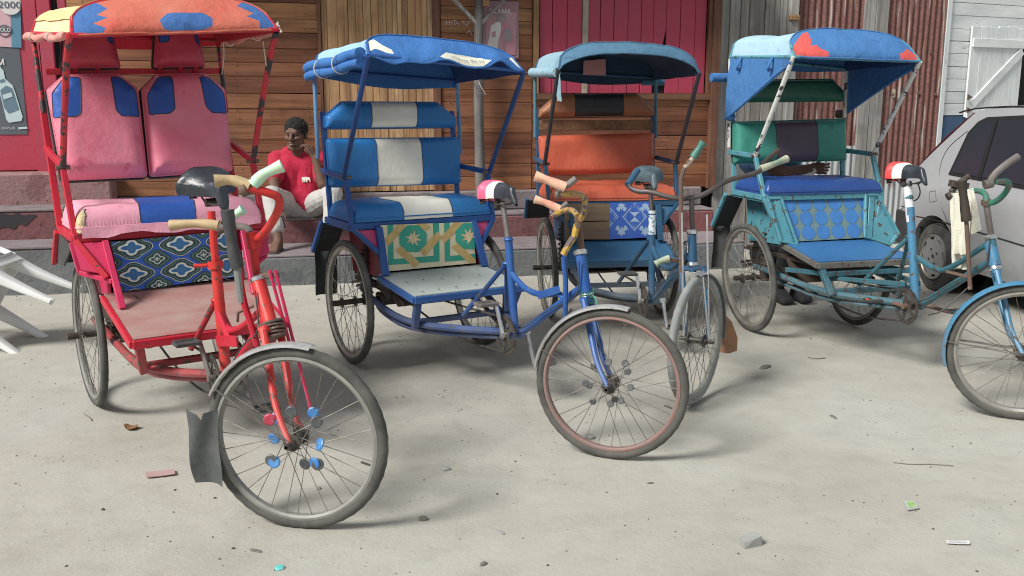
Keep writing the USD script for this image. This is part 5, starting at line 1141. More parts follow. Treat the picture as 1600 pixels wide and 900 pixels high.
    k.add('mud_flap', sheet(D, fm, .07), M['flap'], smooth=True)
    y0 = k.W((1.478, 0, 1.0))[1]
    k.add('stem', tube(path(k, [(403, 442, 0), (398, 405, 0), (393, 366, 0)], y0), .0165, 10), FO); k.add('stem_lug', tube(path(k, [(396, 388, 0), (392, 362, 0)], y0), .023, 12), FO)
    k.add('handlebar', tube(path(k, [(395, 374, 0), (406, 372, -.02), (424, 350, -.09), (437, 325, -.16), (437, 308, -.20), (422, 302, -.22), (395, 294, -.23), (380, 297, -.24)], y0), .0155, 12, 2), FO)
    k.add('bar_lug', cat([tube(path(k, [(377, 299, -.24), (386, 295, -.24)], y0), .023, 14), tube(path(k, [(388, 301, -.23), (397, 280, -.23)], y0), .017, 10)]), M['rust'])
    k.add('handlebar', tube(path(k, [(392, 366, .01), (388, 356, .06), (372, 353, .13), (352, 353, .2), (344, 358, .22)], y0), .014, 10, 2), M['grey_steel']); k.add('bar_lug', tube(path(k, [(340, 359, .22), (350, 353, .22)], y0), .022, 12), M['rust'])
    grip(k, path(k, [(391, 292, -.23), (364, 280, -.23), (335, 283, -.25)], y0), M['tan_grip'], .0195); grip(k, path(k, [(396, 288, -.23), (412, 271, -.23), (441, 259, -.22)], y0), M['mint_grip'], .0195)
    grip(k, path(k, [(342, 353, .22), (310, 348, .22), (266, 352, .22)], y0), M['tan_grip'], .0185); grip(k, path(k, [(352, 346, .22), (368, 335, .22), (380, 327, .22)], y0), M['mint_grip'], .017)
    yl = y0 - .06
    k.add('brake_lever', tube(path(k, [(402, 540, 0), (390, 500, 0), (380, 470, 0), (373, 420, 0)], yl), .013, 8, 1), F); k.add('lever_sleeve', tube(path(k, [(378, 472, 0), (370, 410, 0)], yl), .0165, 10), mat('grey_sleeve', (.17, .18, .17), .6)); q = chaikin(path(k, [(371, 418, 0), (363, 385, 0), (355, 328, 0)], yl), 2)
    k.add('lever_grip', tube(q, .024 - .004 * np.linspace(0, 1, len(q)) + .004 * (np.linspace(0, 1, len(q)) > .95) + .002 * (np.sin(np.linspace(0, 1, len(q)) * 40) > 0), 12), M['black_rubber'])
    for dx, e in ((0, (455, 545, 0)), (9, (487, 645, 0))): k.add('brake_rod', tube(path(k, [(421 + dx, 422, 0), e], y0 - .09), .0065, 6), G)
    k.add('rod_bracket', bar(*path(k, [(404, 431, 0), (434, 430, -.09)], y0), .02, .02), M['rust'])
    k.add('brake_hanger', tube(path(k, [(396, 478, 0), (372, 488, 0), (371, 503, 0)], y0), .006, 6), M['rust'])
    saddle(k, A([.955, -.02, 1.205]), unit(A([.90, -.05, -.16])), .27, .130, .105, noise=.010, sag=.024, nose_drop=.03)
    return k
rickshaw_red()

M['brown_steel'] = mat('dark_brown_bar_steel', (.095, .080, .080), .5, var=((.06, .045, .04), 15.0, .8), metal=.3)
# ================================================================== the dark blue rickshaw with orange seats
def rickshaw_orange():
    k = RK((.664, 6.577, .145), 'dark blue rickshaw with orange seats and brown and black top cushion')
    F = paint('dark_blue_frame_paint', (.022, .070, .135), chip=(.05, .05, .06), th=.62, fade=(.035, .11, .20))
    blk = paint('black_post_paint', (.040, .036, .042), chip=(.14, .09, .08), th=.66); fl = paint('blue_floor_paint', (.033, .115, .225), chip=(.08, .11, .14), th=.64, fade=(.07, .17, .28))
    ov = vinyl('orange_vinyl', (.46, .085, .042), fade=(.50, .14, .085)); br = vinyl('brown_vinyl', (.27, .105, .050)); bk = vinyl('black_blue_vinyl', (.020, .024, .030))
    CFr, CFl, CRr, CRl = (.532, .454, 1.69), (.532, -.454, 1.675), (-.384, .446, 1.718), (-.384, -.446, 1.672)
    c = dict(SB=(.207, .445, .822), AF=(.104, .457, 1.086), AR=(-.33, .455, 1.10), ur=-.33, lean=.06, ztop=1.45, vb=.428, ST=(.225, .30, .81), SBT=(.31, .30, .575), BB=(.286, .30, .592), FF=(.485, .369, .463), fend=(-.42, .50, .66), flapz=.4,
             post=[[(.104, .462, 1.08), (.532, .458, 1.70)], [(.104, -.462, 1.08), (.532, -.458, 1.685)]], rpost=[[(-.356, .45, 1.24), (-.384, .448, 1.71)], [(-.356, -.45, 1.24), (-.384, -.448, 1.67)]], post_m=blk, rpost_m=paint('teal_post_paint', (.06, .15, .20), chip=(.05, .05, .05), th=.62))
    bench(k, F, c, dict(tri=fl, side=F, floor=fl))
    out = Polygon([(-.32, -.43), (.20, -.45), (.225, -.43), (.225, .43), (.20, .45), (-.32, .43)]).buffer(-.03).buffer(.03)
    seat_pad(k, 'seat_cushion', out, A([0, 0, .842]), *E3, .10, .085, [(0, 0, ov)], 13, wr=.008)
    pl = Plane(k, -.305, 1.0, .10)
    o = pl.poly([(841, 213), (1021, 208), (1021, 258), (1004, 270), (856, 274), (843, 262)]).buffer(-.015).buffer(.015)
    k.add('back_board', extrude(o.buffer(-.004), .03, pl.P(0, 0, -.016), pl.ex, pl.ey), M['dark'], smooth=False)
    seat_pad(k, 'back_cushion', o, pl.O, pl.ex, pl.ey, .05, .05, [(0, 0, ov)], 14, wr=.008)
    pu = Plane(k, -.335, 1.394, .10)
    o = pu.poly([(841, 184), (842, 172), (869, 147), (993, 146), (1021, 169), (1021, 181)]).buffer(-.01).buffer(.01)
    k.add('back_board', extrude(o.buffer(.005), .022, pu.P(0, 0, -.014), pu.ex, pu.ey), M['dark'], smooth=False)
    seat_pad(k, 'top_cushion', o, pu.O, pu.ex, pu.ey, .055, .05, [(0, 0, br), ('black_panel', pu.poly([(896, 130), (971, 130), (972, 195), (897, 195)]), bk)], 15)
    k.add('back_slat', bbox((.02, .84, .07), (-.34, 0, 1.335), .004), M['trim_h'])
    pb = Plane(k, .25, .822, .036 / .23)
    b1 = pb.poly([(880, 318), (953, 318), (951, 374), (884, 374)]); b2 = pb.poly([(953, 317), (1016, 315), (1016, 371), (951, 374)])
    wd = mat('bare_worn_board', (.20, .135, .085), .75, var=((.11, .075, .05), 9.0, .9), chips=((.05, .035, .025), 16.0, .68), bump=(30.0, .006), scale=(1, .3, 1.5))
    z = pb.q(920, 346)[1]; x0, _, x1, zt = b1.bounds; zb = b1.bounds[1]
    k.add('front_plank', extrude(b1.intersection(sbox(-2, z + .003, 2, 2)), .014, pb.O, pb.ex, pb.ey), wd, smooth=False); k.add('front_plank', extrude(b1.intersection(sbox(-2, -2, 2, z - .003)), .014, pb.O + A([.002, 0, 0]), pb.ex, pb.ey), wd, smooth=False)
    tb = mat('tile_print_blue', (.030, .085, .40), .4, var=((.05, .14, .46), 8.0, .8)); tl = mat('tile_print_pale', (.33, .44, .58), .4, var=((.24, .36, .54), 12.0, .8))
    P = k.add('front_board', extrude(b2, .014, pb.O, pb.ex, pb.ey), tb, smooth=False)
    q = lambda x, y: pb.q(960 + x / 4.5, 220 + y / 4.5)
    def lay(g, h=.0085, m=tl): 
        g = g.intersection(b2)
        if polys(g): k.add('tile_figure', sheet(g, lambda p: pb.O + p[:, :1] * pb.ex + p[:, 1:] * pb.ey + pb.n * h, .05), m, P, smooth=False)
    for cx in (140, -60, 330):
        for cy in (535,):
            dm = lambda r, rr=1.0: Polygon([q(cx, cy - r), q(cx + r * .86, cy), q(cx, cy + r), q(cx - r * .86, cy)])
            lay(dm(100).difference(dm(90))); lay(dm(80).difference(dm(74)))
            lay(Polygon([q(cx - 34, cy - 34), q(cx + 34, cy - 34), q(cx, cy)])); lay(Polygon([q(cx - 34, cy + 34), q(cx + 34, cy + 34), q(cx, cy)]))
            for s in (-1, 1): lay(Polygon([q(cx + s * 48, cy - 40), q(cx + s * 48, cy + 40), q(cx + s * 10, cy)]).difference(dm(20)), .0095, tl if False else tb)
    def lily(cx, cy, s, f=1):
        g = shapely.union_all([Polygon([q(cx - 6 * s, cy + 40 * s * f), q(cx - 9 * s, cy), q(cx, cy - 46 * s * f), q(cx + 9 * s, cy), q(cx + 6 * s, cy + 40 * s * f)]),
            LineString([q(cx - 4 * s, cy + 18 * s * f), q(cx - 18 * s, cy), q(cx - 26 * s, cy - 22 * s * f), q(cx - 34 * s, cy - 8 * s * f)]).buffer(.009), LineString([q(cx + 4 * s, cy + 18 * s * f), q(cx + 18 * s, cy), q(cx + 26 * s, cy - 22 * s * f), q(cx + 34 * s, cy - 8 * s * f)]).buffer(.009), LineString([q(cx - 20 * s, cy + 22 * s * f), q(cx + 20 * s, cy + 22 * s * f)]).buffer(.007)]); lay(g)
    for cx in (48, 215): lily(cx, 628, 1.0); lily(cx, 470, .8, -1)
    # canopy
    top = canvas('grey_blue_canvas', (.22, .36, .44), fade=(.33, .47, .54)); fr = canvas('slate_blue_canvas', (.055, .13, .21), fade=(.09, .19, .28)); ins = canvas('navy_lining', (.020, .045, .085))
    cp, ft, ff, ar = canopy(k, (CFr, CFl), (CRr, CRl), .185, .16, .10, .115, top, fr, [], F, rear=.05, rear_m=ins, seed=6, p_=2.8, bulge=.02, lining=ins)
    p0 = [k.v(x, y, 0) for x, y in ((912, 95), (946, 93), (946, 118), (911, 117))]
    pk = Plane(k, -.36, 1.7, 0.0); g = pk.poly([(912, 95), (946, 92), (947, 118), (911, 117)])
    k.add('clear_window', sheet(g, lambda q: pk.O + q[:, :1] * pk.ex + q[:, 1:] * pk.ey, .05), mat('pinkish_clear_plastic', (.50, .24, .25), .3), cp, label='pinkish see-through window in the rear curtain')
    a, b = A(CRr) + A([-.03, .02, -.01]), A(CFr) + A([-.02, .01, -.012]); t = np.linspace(0, 1, 26)
    k.add('rolled_curtain', tube(a + (b - a) * t[:, None], .030 + .004 * np.sin(t * 31), 12), top, cp)
    k.add('curtain_roll', tube([A(CRl) + A([-.02, .10, -.03]), A(CRl) + A([-.02, -.07, -.03])], .022, 12), fr, cp)
    k.add('curtain_strap', sheet(sbox(0, 0, 1, 1), lambda q: k.v(867, 112, .45) + (k.v(874, 112, .45) - k.v(867, 112, .45)) * q[:, :1] + (k.v(873, 158, .45) - k.v(869, 112, .45)) * q[:, 1:] + A([.01, 0, 0]) * np.sin(q[:, 1:] * 6), .2), top, cp, smooth=True)
    # running gear
    BB = (1.14, 0, .338); htt, htb = (1.806, .835), (1.835, .672); hub = A([2.062, .045, .329]); R = .329
    undercarriage(k, F, BB, (1.10, .862), htt, htb, .421, .355, [(.15, .33, .36), (.50, .28, .31), (.86, .16, .315)], [(1.08, 0, .70), (.86, .13, .40)], (M['tyre'], M['rim_steel']), 41, camber=.03, tt=[(1.12, .66), (1.28, .58), (1.50, .58), (1.78, .74)], foot=(.485, .369, .463), F2=paint('dirty_shaded_dark_blue_paint', (.014, .040, .075), chip=(.05, .045, .04), th=.60))  # undercarriage blue darkened to carry the shade below the box, with grime
    k.add('seat_sticker', lathe([(-.07, .0222), (.07, .0222)], (1.106, 0, .80), (-.04, 0, .5), 14), mat('torn_white_sticker', (.52, .56, .58), .5, chips=((.05, .15, .26), 40.0, .52)))
    k.add('head_sticker', lathe([(-.04, .0262), (.04, .0262)], (1.815, 0, .77), (-.03, 0, .16), 14, arc=2.2, start=-.4), mat('torn_head_sticker', (.55, .58, .60), .5, chips=((.05, .15, .26), 60.0, .50)))
    crank(k, BB, F, 104, arm_mat=M['chrome'])
    k.add('seat_post', tube([(1.10, 0, .85), (1.04, 0, 1.02)], .0145, 10), M['axle'])
    fwd, ax = steer(k, math.radians(-33))
    wheel(k, 'front_wheel', hub, ax, R, (M['tyre_pale'], M['rim_pale']), 36, 7, tr=.0205)
    fork(k, F, htb, htt, hub, ax, R, fwd, w=.060)
    mg, at = mudguard(k, hub, ax, R, -100, 8, mat('grey_mudguard', (.24, .25, .25), .5, metal=.4), fwd, w=.03)
    k.add('guard_stay', cat([tube([at(6, .0, s * .035), hub + ax * s * .065], .004, 6) for s in (1, -1)]), M['guard_metal'], mg)
    for s in (1, -1): k.add('brake_rod', tube([hub + ax * s * .066 + A([0, 0, .0]), hub + ax * s * .066 + A([-.10, 0, .62])], .005, 6), M['guard_metal'])
    yw = k.W(hub)[1]
    D = Polygon([(0, .05), (.35, 0), (.75, .22), (1, .62), (.98, .95), (.62, 1), (.1, .98), (0, .6)]); o0, o1, o2 = (k.y(x, y, yw + .34) for x, y in ((1122, 488), (1153, 488), (1122, 551)))
    k.add('mud_flap', sheet(D, lambda q: o0 + (o1 - o0) * q[:, :1] + (o2 - o0) * q[:, 1:] + fwd * .02 * np.sin(q[:, :1] * 3), .07), M['flap_brown'], smooth=True, label='brown leathery flap at the tail of the front mudguard')
    y0 = k.W((1.77, 0, 1.0))[1]
    k.add('stem', tube(path(k, [(1083, 368, 0), (1081, 340, 0), (1081, 305, 0)], y0), .0135, 10), M['brown_steel'])
    k.add('handlebar', tube(path(k, [(997, 266, .20), (979, 291, .12), (997, 300, .07), (1015, 299, .04), (1053, 311, 0), (1087, 309, 0), (1106, 301, 0), (1138, 280, .06), (1180, 272, .12), (1194, 262, .15)], y0), .0135, 10, 2), M['brown_steel'])
    k.add('bar_tube', tube(path(k, [(980, 289, .12), (997, 266, .20)], y0), .0165, 10), F); grip(k, path(k, [(1188, 264, .14), (1208, 257, .16), (1229, 248, .22)], y0), M['straw_grip'], .017); k.add('bar_tube', tube(path(k, [(1190, 258, .15), (1216, 234, .24)], y0), .014, 10), M['axle'])
    k.add('brake_lever', tube(path(k, [(1064, 452, -.05), (1064, 400, -.05), (1064, 330, -.05), (1064, 280, -.05), (1068, 266, -.05), (1078, 250, -.05)], y0), .0115, 8), M['rust']); k.add('lever_shank', tube(path(k, [(1070, 262, -.05), (1085, 244, -.05)], y0), .012, 8), M['white_trim'])
    grip(k, path(k, [(1083, 246, -.05), (1091, 234, -.05), (1099, 222, -.05)], y0), M['green_grip'], .018)
    grip(k, path(k, [(1046, 404, -.06), (1034, 407, -.06), (1024, 413, -.06)], y0), M['straw_grip'], .017); k.add('bell_arm', bar(*path(k, [(1044, 405, -.05), (1078, 412, 0)], y0), .03, .02), M['rust'])
    k.add('cable', tube(path(k, [(1080, 372, 0), (1060, 385, -.04), (1050, 398, -.05), (1058, 402, -.05)], y0), .005, 6, 2), M['black_rubber'])
    saddle(k, A([1.03, 0, 1.115]), unit(A([.97, .06, -.10])), .27, .10, .085, [(-.005, 1, M['grey_vinyl'], 'saddle')], noise=.006, sag=.012)
    return k
rickshaw_orange()

# ================================================================== the turquoise rickshaw
def rickshaw_turquoise():
    k = RK((1.959, 6.193, .246), 'turquoise rickshaw with green seat back and blue hood with red flashes')
    F = paint('turquoise_frame_paint', (.065, .225, .285), chip=(.09, .065, .05), th=.60, fade=(.13, .34, .40)); FB = paint('blue_bicycle_paint', (.045, .165, .29), chip=(.10, .085, .075), th=.60, fade=(.09, .24, .37))
    wb = mat('white_paint_worn_to_black', (.60, .61, .58), .5, chips=[((.03, .03, .032), 14.0, .52), ((.25, .2, .16), 50.0, .7)], bump=(50.0, .001)); dkp = mat('black_paint_with_white_flecks', (.04, .042, .045), .5, chips=[((.58, .58, .55), 24.0, .60)])
    gv = vinyl('green_vinyl', (.030, .205, .16), fade=(.07, .29, .235)); dg = vinyl('dark_green_vinyl', (.018, .10, .065)); pu_ = vinyl('plum_vinyl', (.075, .050, .075)); bv = vinyl('glossy_blue_vinyl', (.018, .058, .22), rough=.28)
    CFr, CFl, CRr, CRl = (.447, .427, 1.755), (.447, -.427, 1.738), (-.33, .44, 1.79), (-.33, -.44, 1.72)
    c = dict(SB=(.179, .420, .904), AF=(.048, .428, 1.16), AR=(-.282, .44, 1.168), ur=-.25, lean=.14, ztop=1.38, vb=.412, ST=(.165, .345, .895), SBT=(.26, .28, .625), BB=(.246, .28, .640), FF=(.691, .335, .565), w0=.30, fend=(-.436, .46, .651), flapz=.33,
             post=[[(.048, .430, 1.16), (.447, .428, 1.76)], [(.048, -.430, 1.16), (.447, -.428, 1.74)]], rpost=[[(-.285, .445, 1.20), (-.33, .442, 1.78)], [(-.30, -.425, 1.36), (-.33, -.438, 1.72)]], post_m=wb, rpost_m=wb)
    fl = paint('blue_floor_paint_2', (.033, .125, .30), chip=(.10, .14, .2), th=.68)
    bench(k, F, c, dict(tri=F, side=F, floor=fl, flap=M['black_rubber'], edge=paint('worn_edge_paint', (.12, .12, .11), th=.6)))
    pb = Plane(k, .160, .892, .088 / .257)
    for pts in ([(1196, 312), (1216, 311), (1242, 384), (1216, 378)], [(1348, 306), (1366, 306), (1399, 366), (1386, 384), (1347, 371)]):
        g = pb.poly(pts); k.add('cheek_panel', extrude(g, .022, pb.P(0, 0, .012), pb.ex, pb.ey), F, smooth=False)
        for a, b in zip(pts, pts[1:] + pts[:1]):
            A_, B_ = pb.q(*a), pb.q(*b); k.add('cheek_frame', bar(pb.P(*A_, .03), pb.P(*B_, .03), .018, .022, pb.n, ext=.006), F)
    bo = pb.poly([(1216, 311), (1350, 307), (1347, 372), (1240, 378)])
    pv = mat('dotted_blue_plastic', (.045, .16, .42), .30, var=((.05, .20, .46), 6.0, .8), bump=(10.0, .012)); pg = mat('dull_grey_green_ground', (.13, .21, .22), .35, bump=(10.0, .012))
    fmap = lambda P: pb.O + P[:, :1] * pb.ex + P[:, 1:] * pb.ey + (.010 + .012 * (meshkit.fbm(np.column_stack([P * 8, P[:, :1] * 0]), 3, 11) - .5))[:, None] * pb.n
    P = k.add('front_board', extrude(bo, .012, pb.O, pb.ex, pb.ey), M['dark'], smooth=False); k.add('plastic_cover', sheet(bo, fmap, .03), pg, P, smooth=True)
    for i in range(-1, 6):
        for j in range(3):
            x, y = 1232 + i * 23.5 + j * 3, 320 + j * 22.5 - i * 1.0; r = pb.q(x + 10.2, y)[0] - pb.q(x, y)[0]
            g = Point(pb.q(x, y)).buffer(abs(r)).intersection(bo)
            if polys(g): k.add('printed_dot', sheet(g, lambda q: fmap(q) + pb.n * .0025, .02), pv, P, smooth=True)
    out = Polygon([(-.25, -.415), (.16, -.425), (.20, -.41), (.20, .41), (.16, .425), (-.25, .415)]).buffer(-.03).buffer(.03)
    seat_pad(k, 'seat_cushion', out, A([0, 0, .922]), *E3, .088, .08, [(0, 0, bv)], 17, wr=.012)
    pl = Plane(k, -.245, 1.095, .14)
    o = pl.poly([(1144, 191), (1319, 186), (1320, 251), (1145, 256)]).buffer(-.014).buffer(.014)
    k.add('back_board', extrude(o.buffer(-.004), .025, pl.P(0, 0, -.014), pl.ex, pl.ey), M['dark'], smooth=False)
    seat_pad(k, 'back_cushion', o, pl.O, pl.ex, pl.ey, .06, .06, [(0, 0, gv), ('plum_panel', pl.poly([(1204, 180), (1269, 180), (1272, 265), (1209, 265)]), pu_)], 18, wr=.010)
    pu = Plane(k, -.315, 1.50, .10)
    o = pu.poly([(1150, 160), (1150, 145), (1170, 125), (1299, 124), (1316, 143), (1316, 159)]).buffer(-.012).buffer(.012)
    seat_pad(k, 'top_cushion', o, pu.O, pu.ex, pu.ey, .06, .055, [(0, 0, dg)], 19)
    k.add('back_board', extrude(o.buffer(-.01), .02, pu.P(0, 0, -.012), pu.ex, pu.ey), M['dark'], smooth=False)
    k.add('post_knob', bbox((.05, .05, .055), k.v(1312, 178, -.42), .008), M['axle'])
    # hood with hanging side curtains
    top = canvas('sky_blue_canvas', (.30, .46, .58), fade=(.40, .55, .65)); fr = canvas('mid_blue_canvas', (.050, .150, .36), fade=(.07, .20, .43)); rd = canvas('red_flash_canvas', (.54, .085, .075))
    f1 = Polygon([(1, 0), (1, .60), (.72, .92), (.62, .94), (.66, .66), (.74, .40), (.64, .46), (.60, .32), (.50, .20), (.50, 0)]); f2 = Polygon([(-1, 0), (-1, .9), (-.93, .45), (-.84, .55), (-.72, .30), (-.66, .28), (-.64, 0)])
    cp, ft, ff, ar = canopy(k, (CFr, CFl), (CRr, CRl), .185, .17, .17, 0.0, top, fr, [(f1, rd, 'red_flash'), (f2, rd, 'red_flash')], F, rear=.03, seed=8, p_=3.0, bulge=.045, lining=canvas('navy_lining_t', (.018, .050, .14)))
    for s, C0, C1, low in ((1, CRr, CFr, k.v(1137, 187, .45)), (-1, CRl, CFl, k.v(1318, 176, -.44))):
        T = Polygon([(0, 0), (1, 0), (.97, .10), (0.03, 1.0), (0, 1)])
        dn = A(low) - A(C0); w = A(C1) - A(C0); w = w - dn * 0
        def cur(q, C0=A(C0), w=w, dn=dn, s=s): return C0 + w * q[:, :1] + dn * q[:, 1:] + A([0, s, 0]) * (.006 + .016 * np.sin(q[:, :1] * 5 + q[:, 1:] * 4) * q[:, 1:] * (1 - q[:, 1:]) + .02 * q[:, 1:] * (1 - q[:, :1]))
        k.add('side_curtain', sheet(T, cur, .05), fr, cp, smooth=True); k.add('curtain_hem', tube(cur(A([[.98, .08], [.75, .27], [.5, .51], [.25, .76], [.02, .99]])), .010, 8), fr, cp)
        if s > 0:
            for t in (.22, .72): k.add('hanging_loop', tube([A(C0) + w * t + A([0, .012, .0]), A(C0) + w * (t + .02) + A([0, .045, -.05]), A(C0) + w * (t - .02) + A([0, .035, -.085]), A(C0) + w * t + A([0, .012, -.07])], .008, 6, 2), fr, cp)
    k.add('curtain_roll', tube([A(CRr) + A([-.06, -.10, -.13]), A(CRr) + A([-.07, .10, -.13])], .030, 12), fr, cp)
    k.add('curtain_knot', trimesh.creation.icosphere(2, .03).apply_translation(k.v(1142, 182, .45)), fr, cp)
    # running gear
    BB = (1.14, 0, .385); htt, htb = (1.652, .835), (1.702, .690); hub = A([1.957, .03, .329]); R = .329
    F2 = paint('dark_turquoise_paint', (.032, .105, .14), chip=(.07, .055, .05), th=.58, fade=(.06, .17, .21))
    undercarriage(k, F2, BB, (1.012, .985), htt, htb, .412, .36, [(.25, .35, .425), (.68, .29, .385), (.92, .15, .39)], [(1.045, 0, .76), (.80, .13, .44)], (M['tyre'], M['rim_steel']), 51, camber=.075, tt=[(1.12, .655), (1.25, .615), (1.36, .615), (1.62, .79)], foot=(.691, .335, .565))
    for s in (1, -1):
        k.add('frame_rail', bar((.30, s * .31, .46), (.72, s * .26, .50), .028, .03), F2); k.add('frame_rail', bar((.60, s * .24, .46), (1.10, s * .04, .50), .024, .026), F2)
    k.add('frame_rail', bar((.70, -.3, .50), (.70, .3, .50), .028, .03), F2)
    k.add('seat_tube_blue', tube([(1.14, 0, .40), (1.03, 0, .92)], .0225, 12), FB); k.add('head_tube_blue', tube([(htb[0], 0, htb[1] + .012), (htt[0], 0, htt[1] - .02)], .0275, 14), FB)
    crank(k, BB, M['axle'], 178, arm_mat=M['rust'])
    k.add('pedal_reflector', bbox((.03, .004, .012), A(BB) + A([-.165, .19, .01]), .001), mat('orange_reflector', (.7, .14, .03), .3))
    k.add('seat_post', tube([(1.012, 0, .96), (.985, 0, 1.06)], .0150, 10), M['chrome']); k.add('seat_post_sleeve', tube([(1.045, 0, .84), (.995, 0, 1.03)], .0235, 12), mat('white_sleeve_sticker', (.62, .63, .66), .4, chips=((.05, .09, .3), 9.0, .64)))
    fwd, ax = steer(k, math.radians(70))
    wheel(k, 'front_wheel', hub, ax, R, (M['tyre_dusty'], M['rim_steel']), 36, 8, tr=.022)
    fork(k, FB, htb, htt, hub, ax, R, fwd, w=.056)
    mg, at = mudguard(k, hub, ax, R, -106, 45, FB, fwd, w=.034)
    k.add('guard_stay', cat([tube([at(-84, 0, s * .03), hub + ax * s * .065 + A([0, 0, q])], .0024, 5) for s in (1, -1) for q in (0, .01)]), M['grey_steel'], mg)
    y0 = k.W((1.60, 0, 1.05))[1]; gn = mat('green_flaked_paint', (.03, .16, .11), .5, chips=((.12, .11, .10), 20.0, .55))
    k.add('stem', tube(path(k, [(1549, 370, 0), (1545, 345, 0), (1541, 318, 0)], y0), .0150, 10), M['grey_steel']); k.add('stem_ring', lathe([(-.012, .017), (-.012, .024), (.012, .024), (.012, .017)], path(k, [(1541, 316, 0)], y0)[0], (0, .3, 1), 12), M['rust'])
    k.add('handlebar', tube(path(k, [(1541, 318, 0), (1556, 316, -.04), (1570, 303, -.10), (1578, 289, -.16), (1573, 282, -.2), (1553, 284, -.23)], y0), .0145, 10, 2), gn)
    k.add('handlebar', tube(path(k, [(1541, 318, 0), (1541, 303, .02), (1528, 297, .08), (1508, 300, .15), (1484, 307, .2)], y0), .0145, 10, 2), gn)
    k.add('bar_tube', cat([tube(path(k, [(1538, 289, -.23), (1550, 286, -.23)], y0), .022, 12), tube(path(k, [(1545, 290, -.23), (1552, 274, -.23), (1570, 258, -.23), (1591, 244, -.22)], y0), .0165, 10, 1)]), M['grey_steel']); k.add('bar_tube', cat([tube(path(k, [(1480, 308, .2), (1490, 303, .2)], y0), .020, 12), tube(path(k, [(1486, 300, .2), (1498, 286, .2), (1514, 275, .2)], y0), .015, 10, 1), bar(*path(k, [(1485, 286, .2), (1511, 291, .2)], y0), .05, .035)]), M['axle'])
    k.add('brake_lever', tube(path(k, [(1516, 452, -.05), (1513, 400, -.05), (1510, 345, -.05)], y0), .0105, 8), M['rust']); grip(k, path(k, [(1510, 345, -.05), (1506, 310, -.05), (1502, 282, -.05)], y0), M['axle'], .021)
    k.add('lever_plate', bar(*path(k, [(1478, 424, .02), (1512, 432, -.03)], y0), .05, .008), M['rust'])
    k.add('cable', tube(path(k, [(1517, 445, 0), (1490, 470, 0), (1470, 488, 0), (1450, 492, 0)], y0), .004, 5, 2), M['black_rubber'])
    k.add('saddle_wire', tube(path(k, [(1434, 286, .02), (1439, 300, .02), (1434, 312, .02), (1426, 314, .02)], k.W((.97, 0, 1.05))[1]), .004, 5, 2), M['black_rubber'])
    saddle(k, A([.985, 0, 1.160]), (1, 0, -.03), .285, .09, .085, [(.46, 1, M['black_vinyl'], 'saddle'), (-.005, .28, M['red_saddle'], 'saddle_tail'), (.28, .46, M['white_vinyl'], 'saddle_band')], noise=.006)
    return k, y0
K4, Y4 = rickshaw_turquoise()

# ------------------------------------------------------------------ people
MF = manifold3d.Manifold
def ball(c, r): return MF.sphere(r, 20).translate([float(x) for x in c])
def limb(p, q, rp, rq): return MF.batch_hull([ball(p, rp), ball(q, rq)])
def ell(c, r, R=None):
    m = MF.sphere(1.0, 28).scale([float(x) for x in r])
    if R is not None: m = m.transform(np.column_stack([np.asarray(R, float), [0, 0, 0]]))
    return m.translate([float(x) for x in c])
def body(parts, edge=.02, it=12, lamb=.5):
    m = MF.batch_boolean(parts, manifold3d.OpType.Add).refine_to_length(edge)
    g = m.to_mesh(); t = trimesh.Trimesh(g.vert_properties[:, :3], g.tri_verts)
    trimesh.smoothing.filter_taubin(t, lamb=lamb, nu=lamb + .03, iterations=it)
    return t
def fold(t, amp, sc, seed):
    n = t.vertex_normals; v = t.vertices + n * ((meshkit.fbm(t.vertices * sc, 3, seed) - .5) * 2 * amp)[:, None]; return TM(v, t.faces)
def finger(base, d, curl_axis, L, r, bends):
    """a finger of three bones curling about curl_axis"""
    out, p, dd = [], A(base, float), unit(d)
    for l, b in zip((.45, .32, .25), bends):
        q = p + dd * L * l; out.append(limb(p, q, r, r * .9)); p = q; r *= .9
        a = unit(curl_axis); cb, sb = math.cos(b), math.sin(b); dd = dd * cb + np.cross(a, dd) * sb + a * (a @ dd) * (1 - cb)
    return out
def hand(wrist, d, across, bends, thumb_side=1, sc=1.0, thumb_bend=(.3, .3, .2)):
    """palm from the wrist along d; 'across' points from the little finger to the forefinger; fingers curl about it"""
    d, c = unit(d), unit(across); n = np.cross(d, c); out = []
    pe = A(wrist) + d * .085 * sc
    out.append(MF.batch_hull([ball(A(wrist) + c * .018 * sc, .017 * sc), ball(A(wrist) - c * .018 * sc, .017 * sc), ball(pe + c * .032 * sc, .013 * sc), ball(pe - c * .030 * sc, .012 * sc)]))
    for i, (o, L) in enumerate(((.031, .074), (.010, .083), (-.011, .076), (-.030, .060))):
        out += finger(pe + c * o * sc, d + c * o * 2.0, c, L * sc, .0092 * sc, [b * (1 + .06 * i) for b in bends])
    out += finger(A(wrist) + d * .028 * sc + c * .026 * sc, unit(d * .6 + c * .8), n * -thumb_side, .066 * sc, .0105 * sc, thumb_bend)
    return out
skin = mat('dark_brown_skin', (.145, .075, .052), .68, var=((.10, .052, .038), 14.0, .6), bump=(120.0, .001), spec=.45)
M['hair'] = mat('short_black_hair', (.016, .014, .013), .95, bump=(140.0, .012, 1.0)); M['eye_white'] = mat('eye_white', (.22, .20, .18), .4); M['pupil'] = mat('pupil', (.01, .008, .008), .2); M['lips'] = mat('lips', (.11, .045, .038), .45)
tee = mat('red_cotton', (.42, .006, .040), .85, var=((.34, .005, .03), 6.0, .8), bump=(20.0, .01, .4), sheen=.1); trs = mat('pale_grey_cotton', (.46, .45, .43), .85, var=((.36, .35, .33), 6.0, .8), bump=(14.0, .02, .5), sheen=.1)
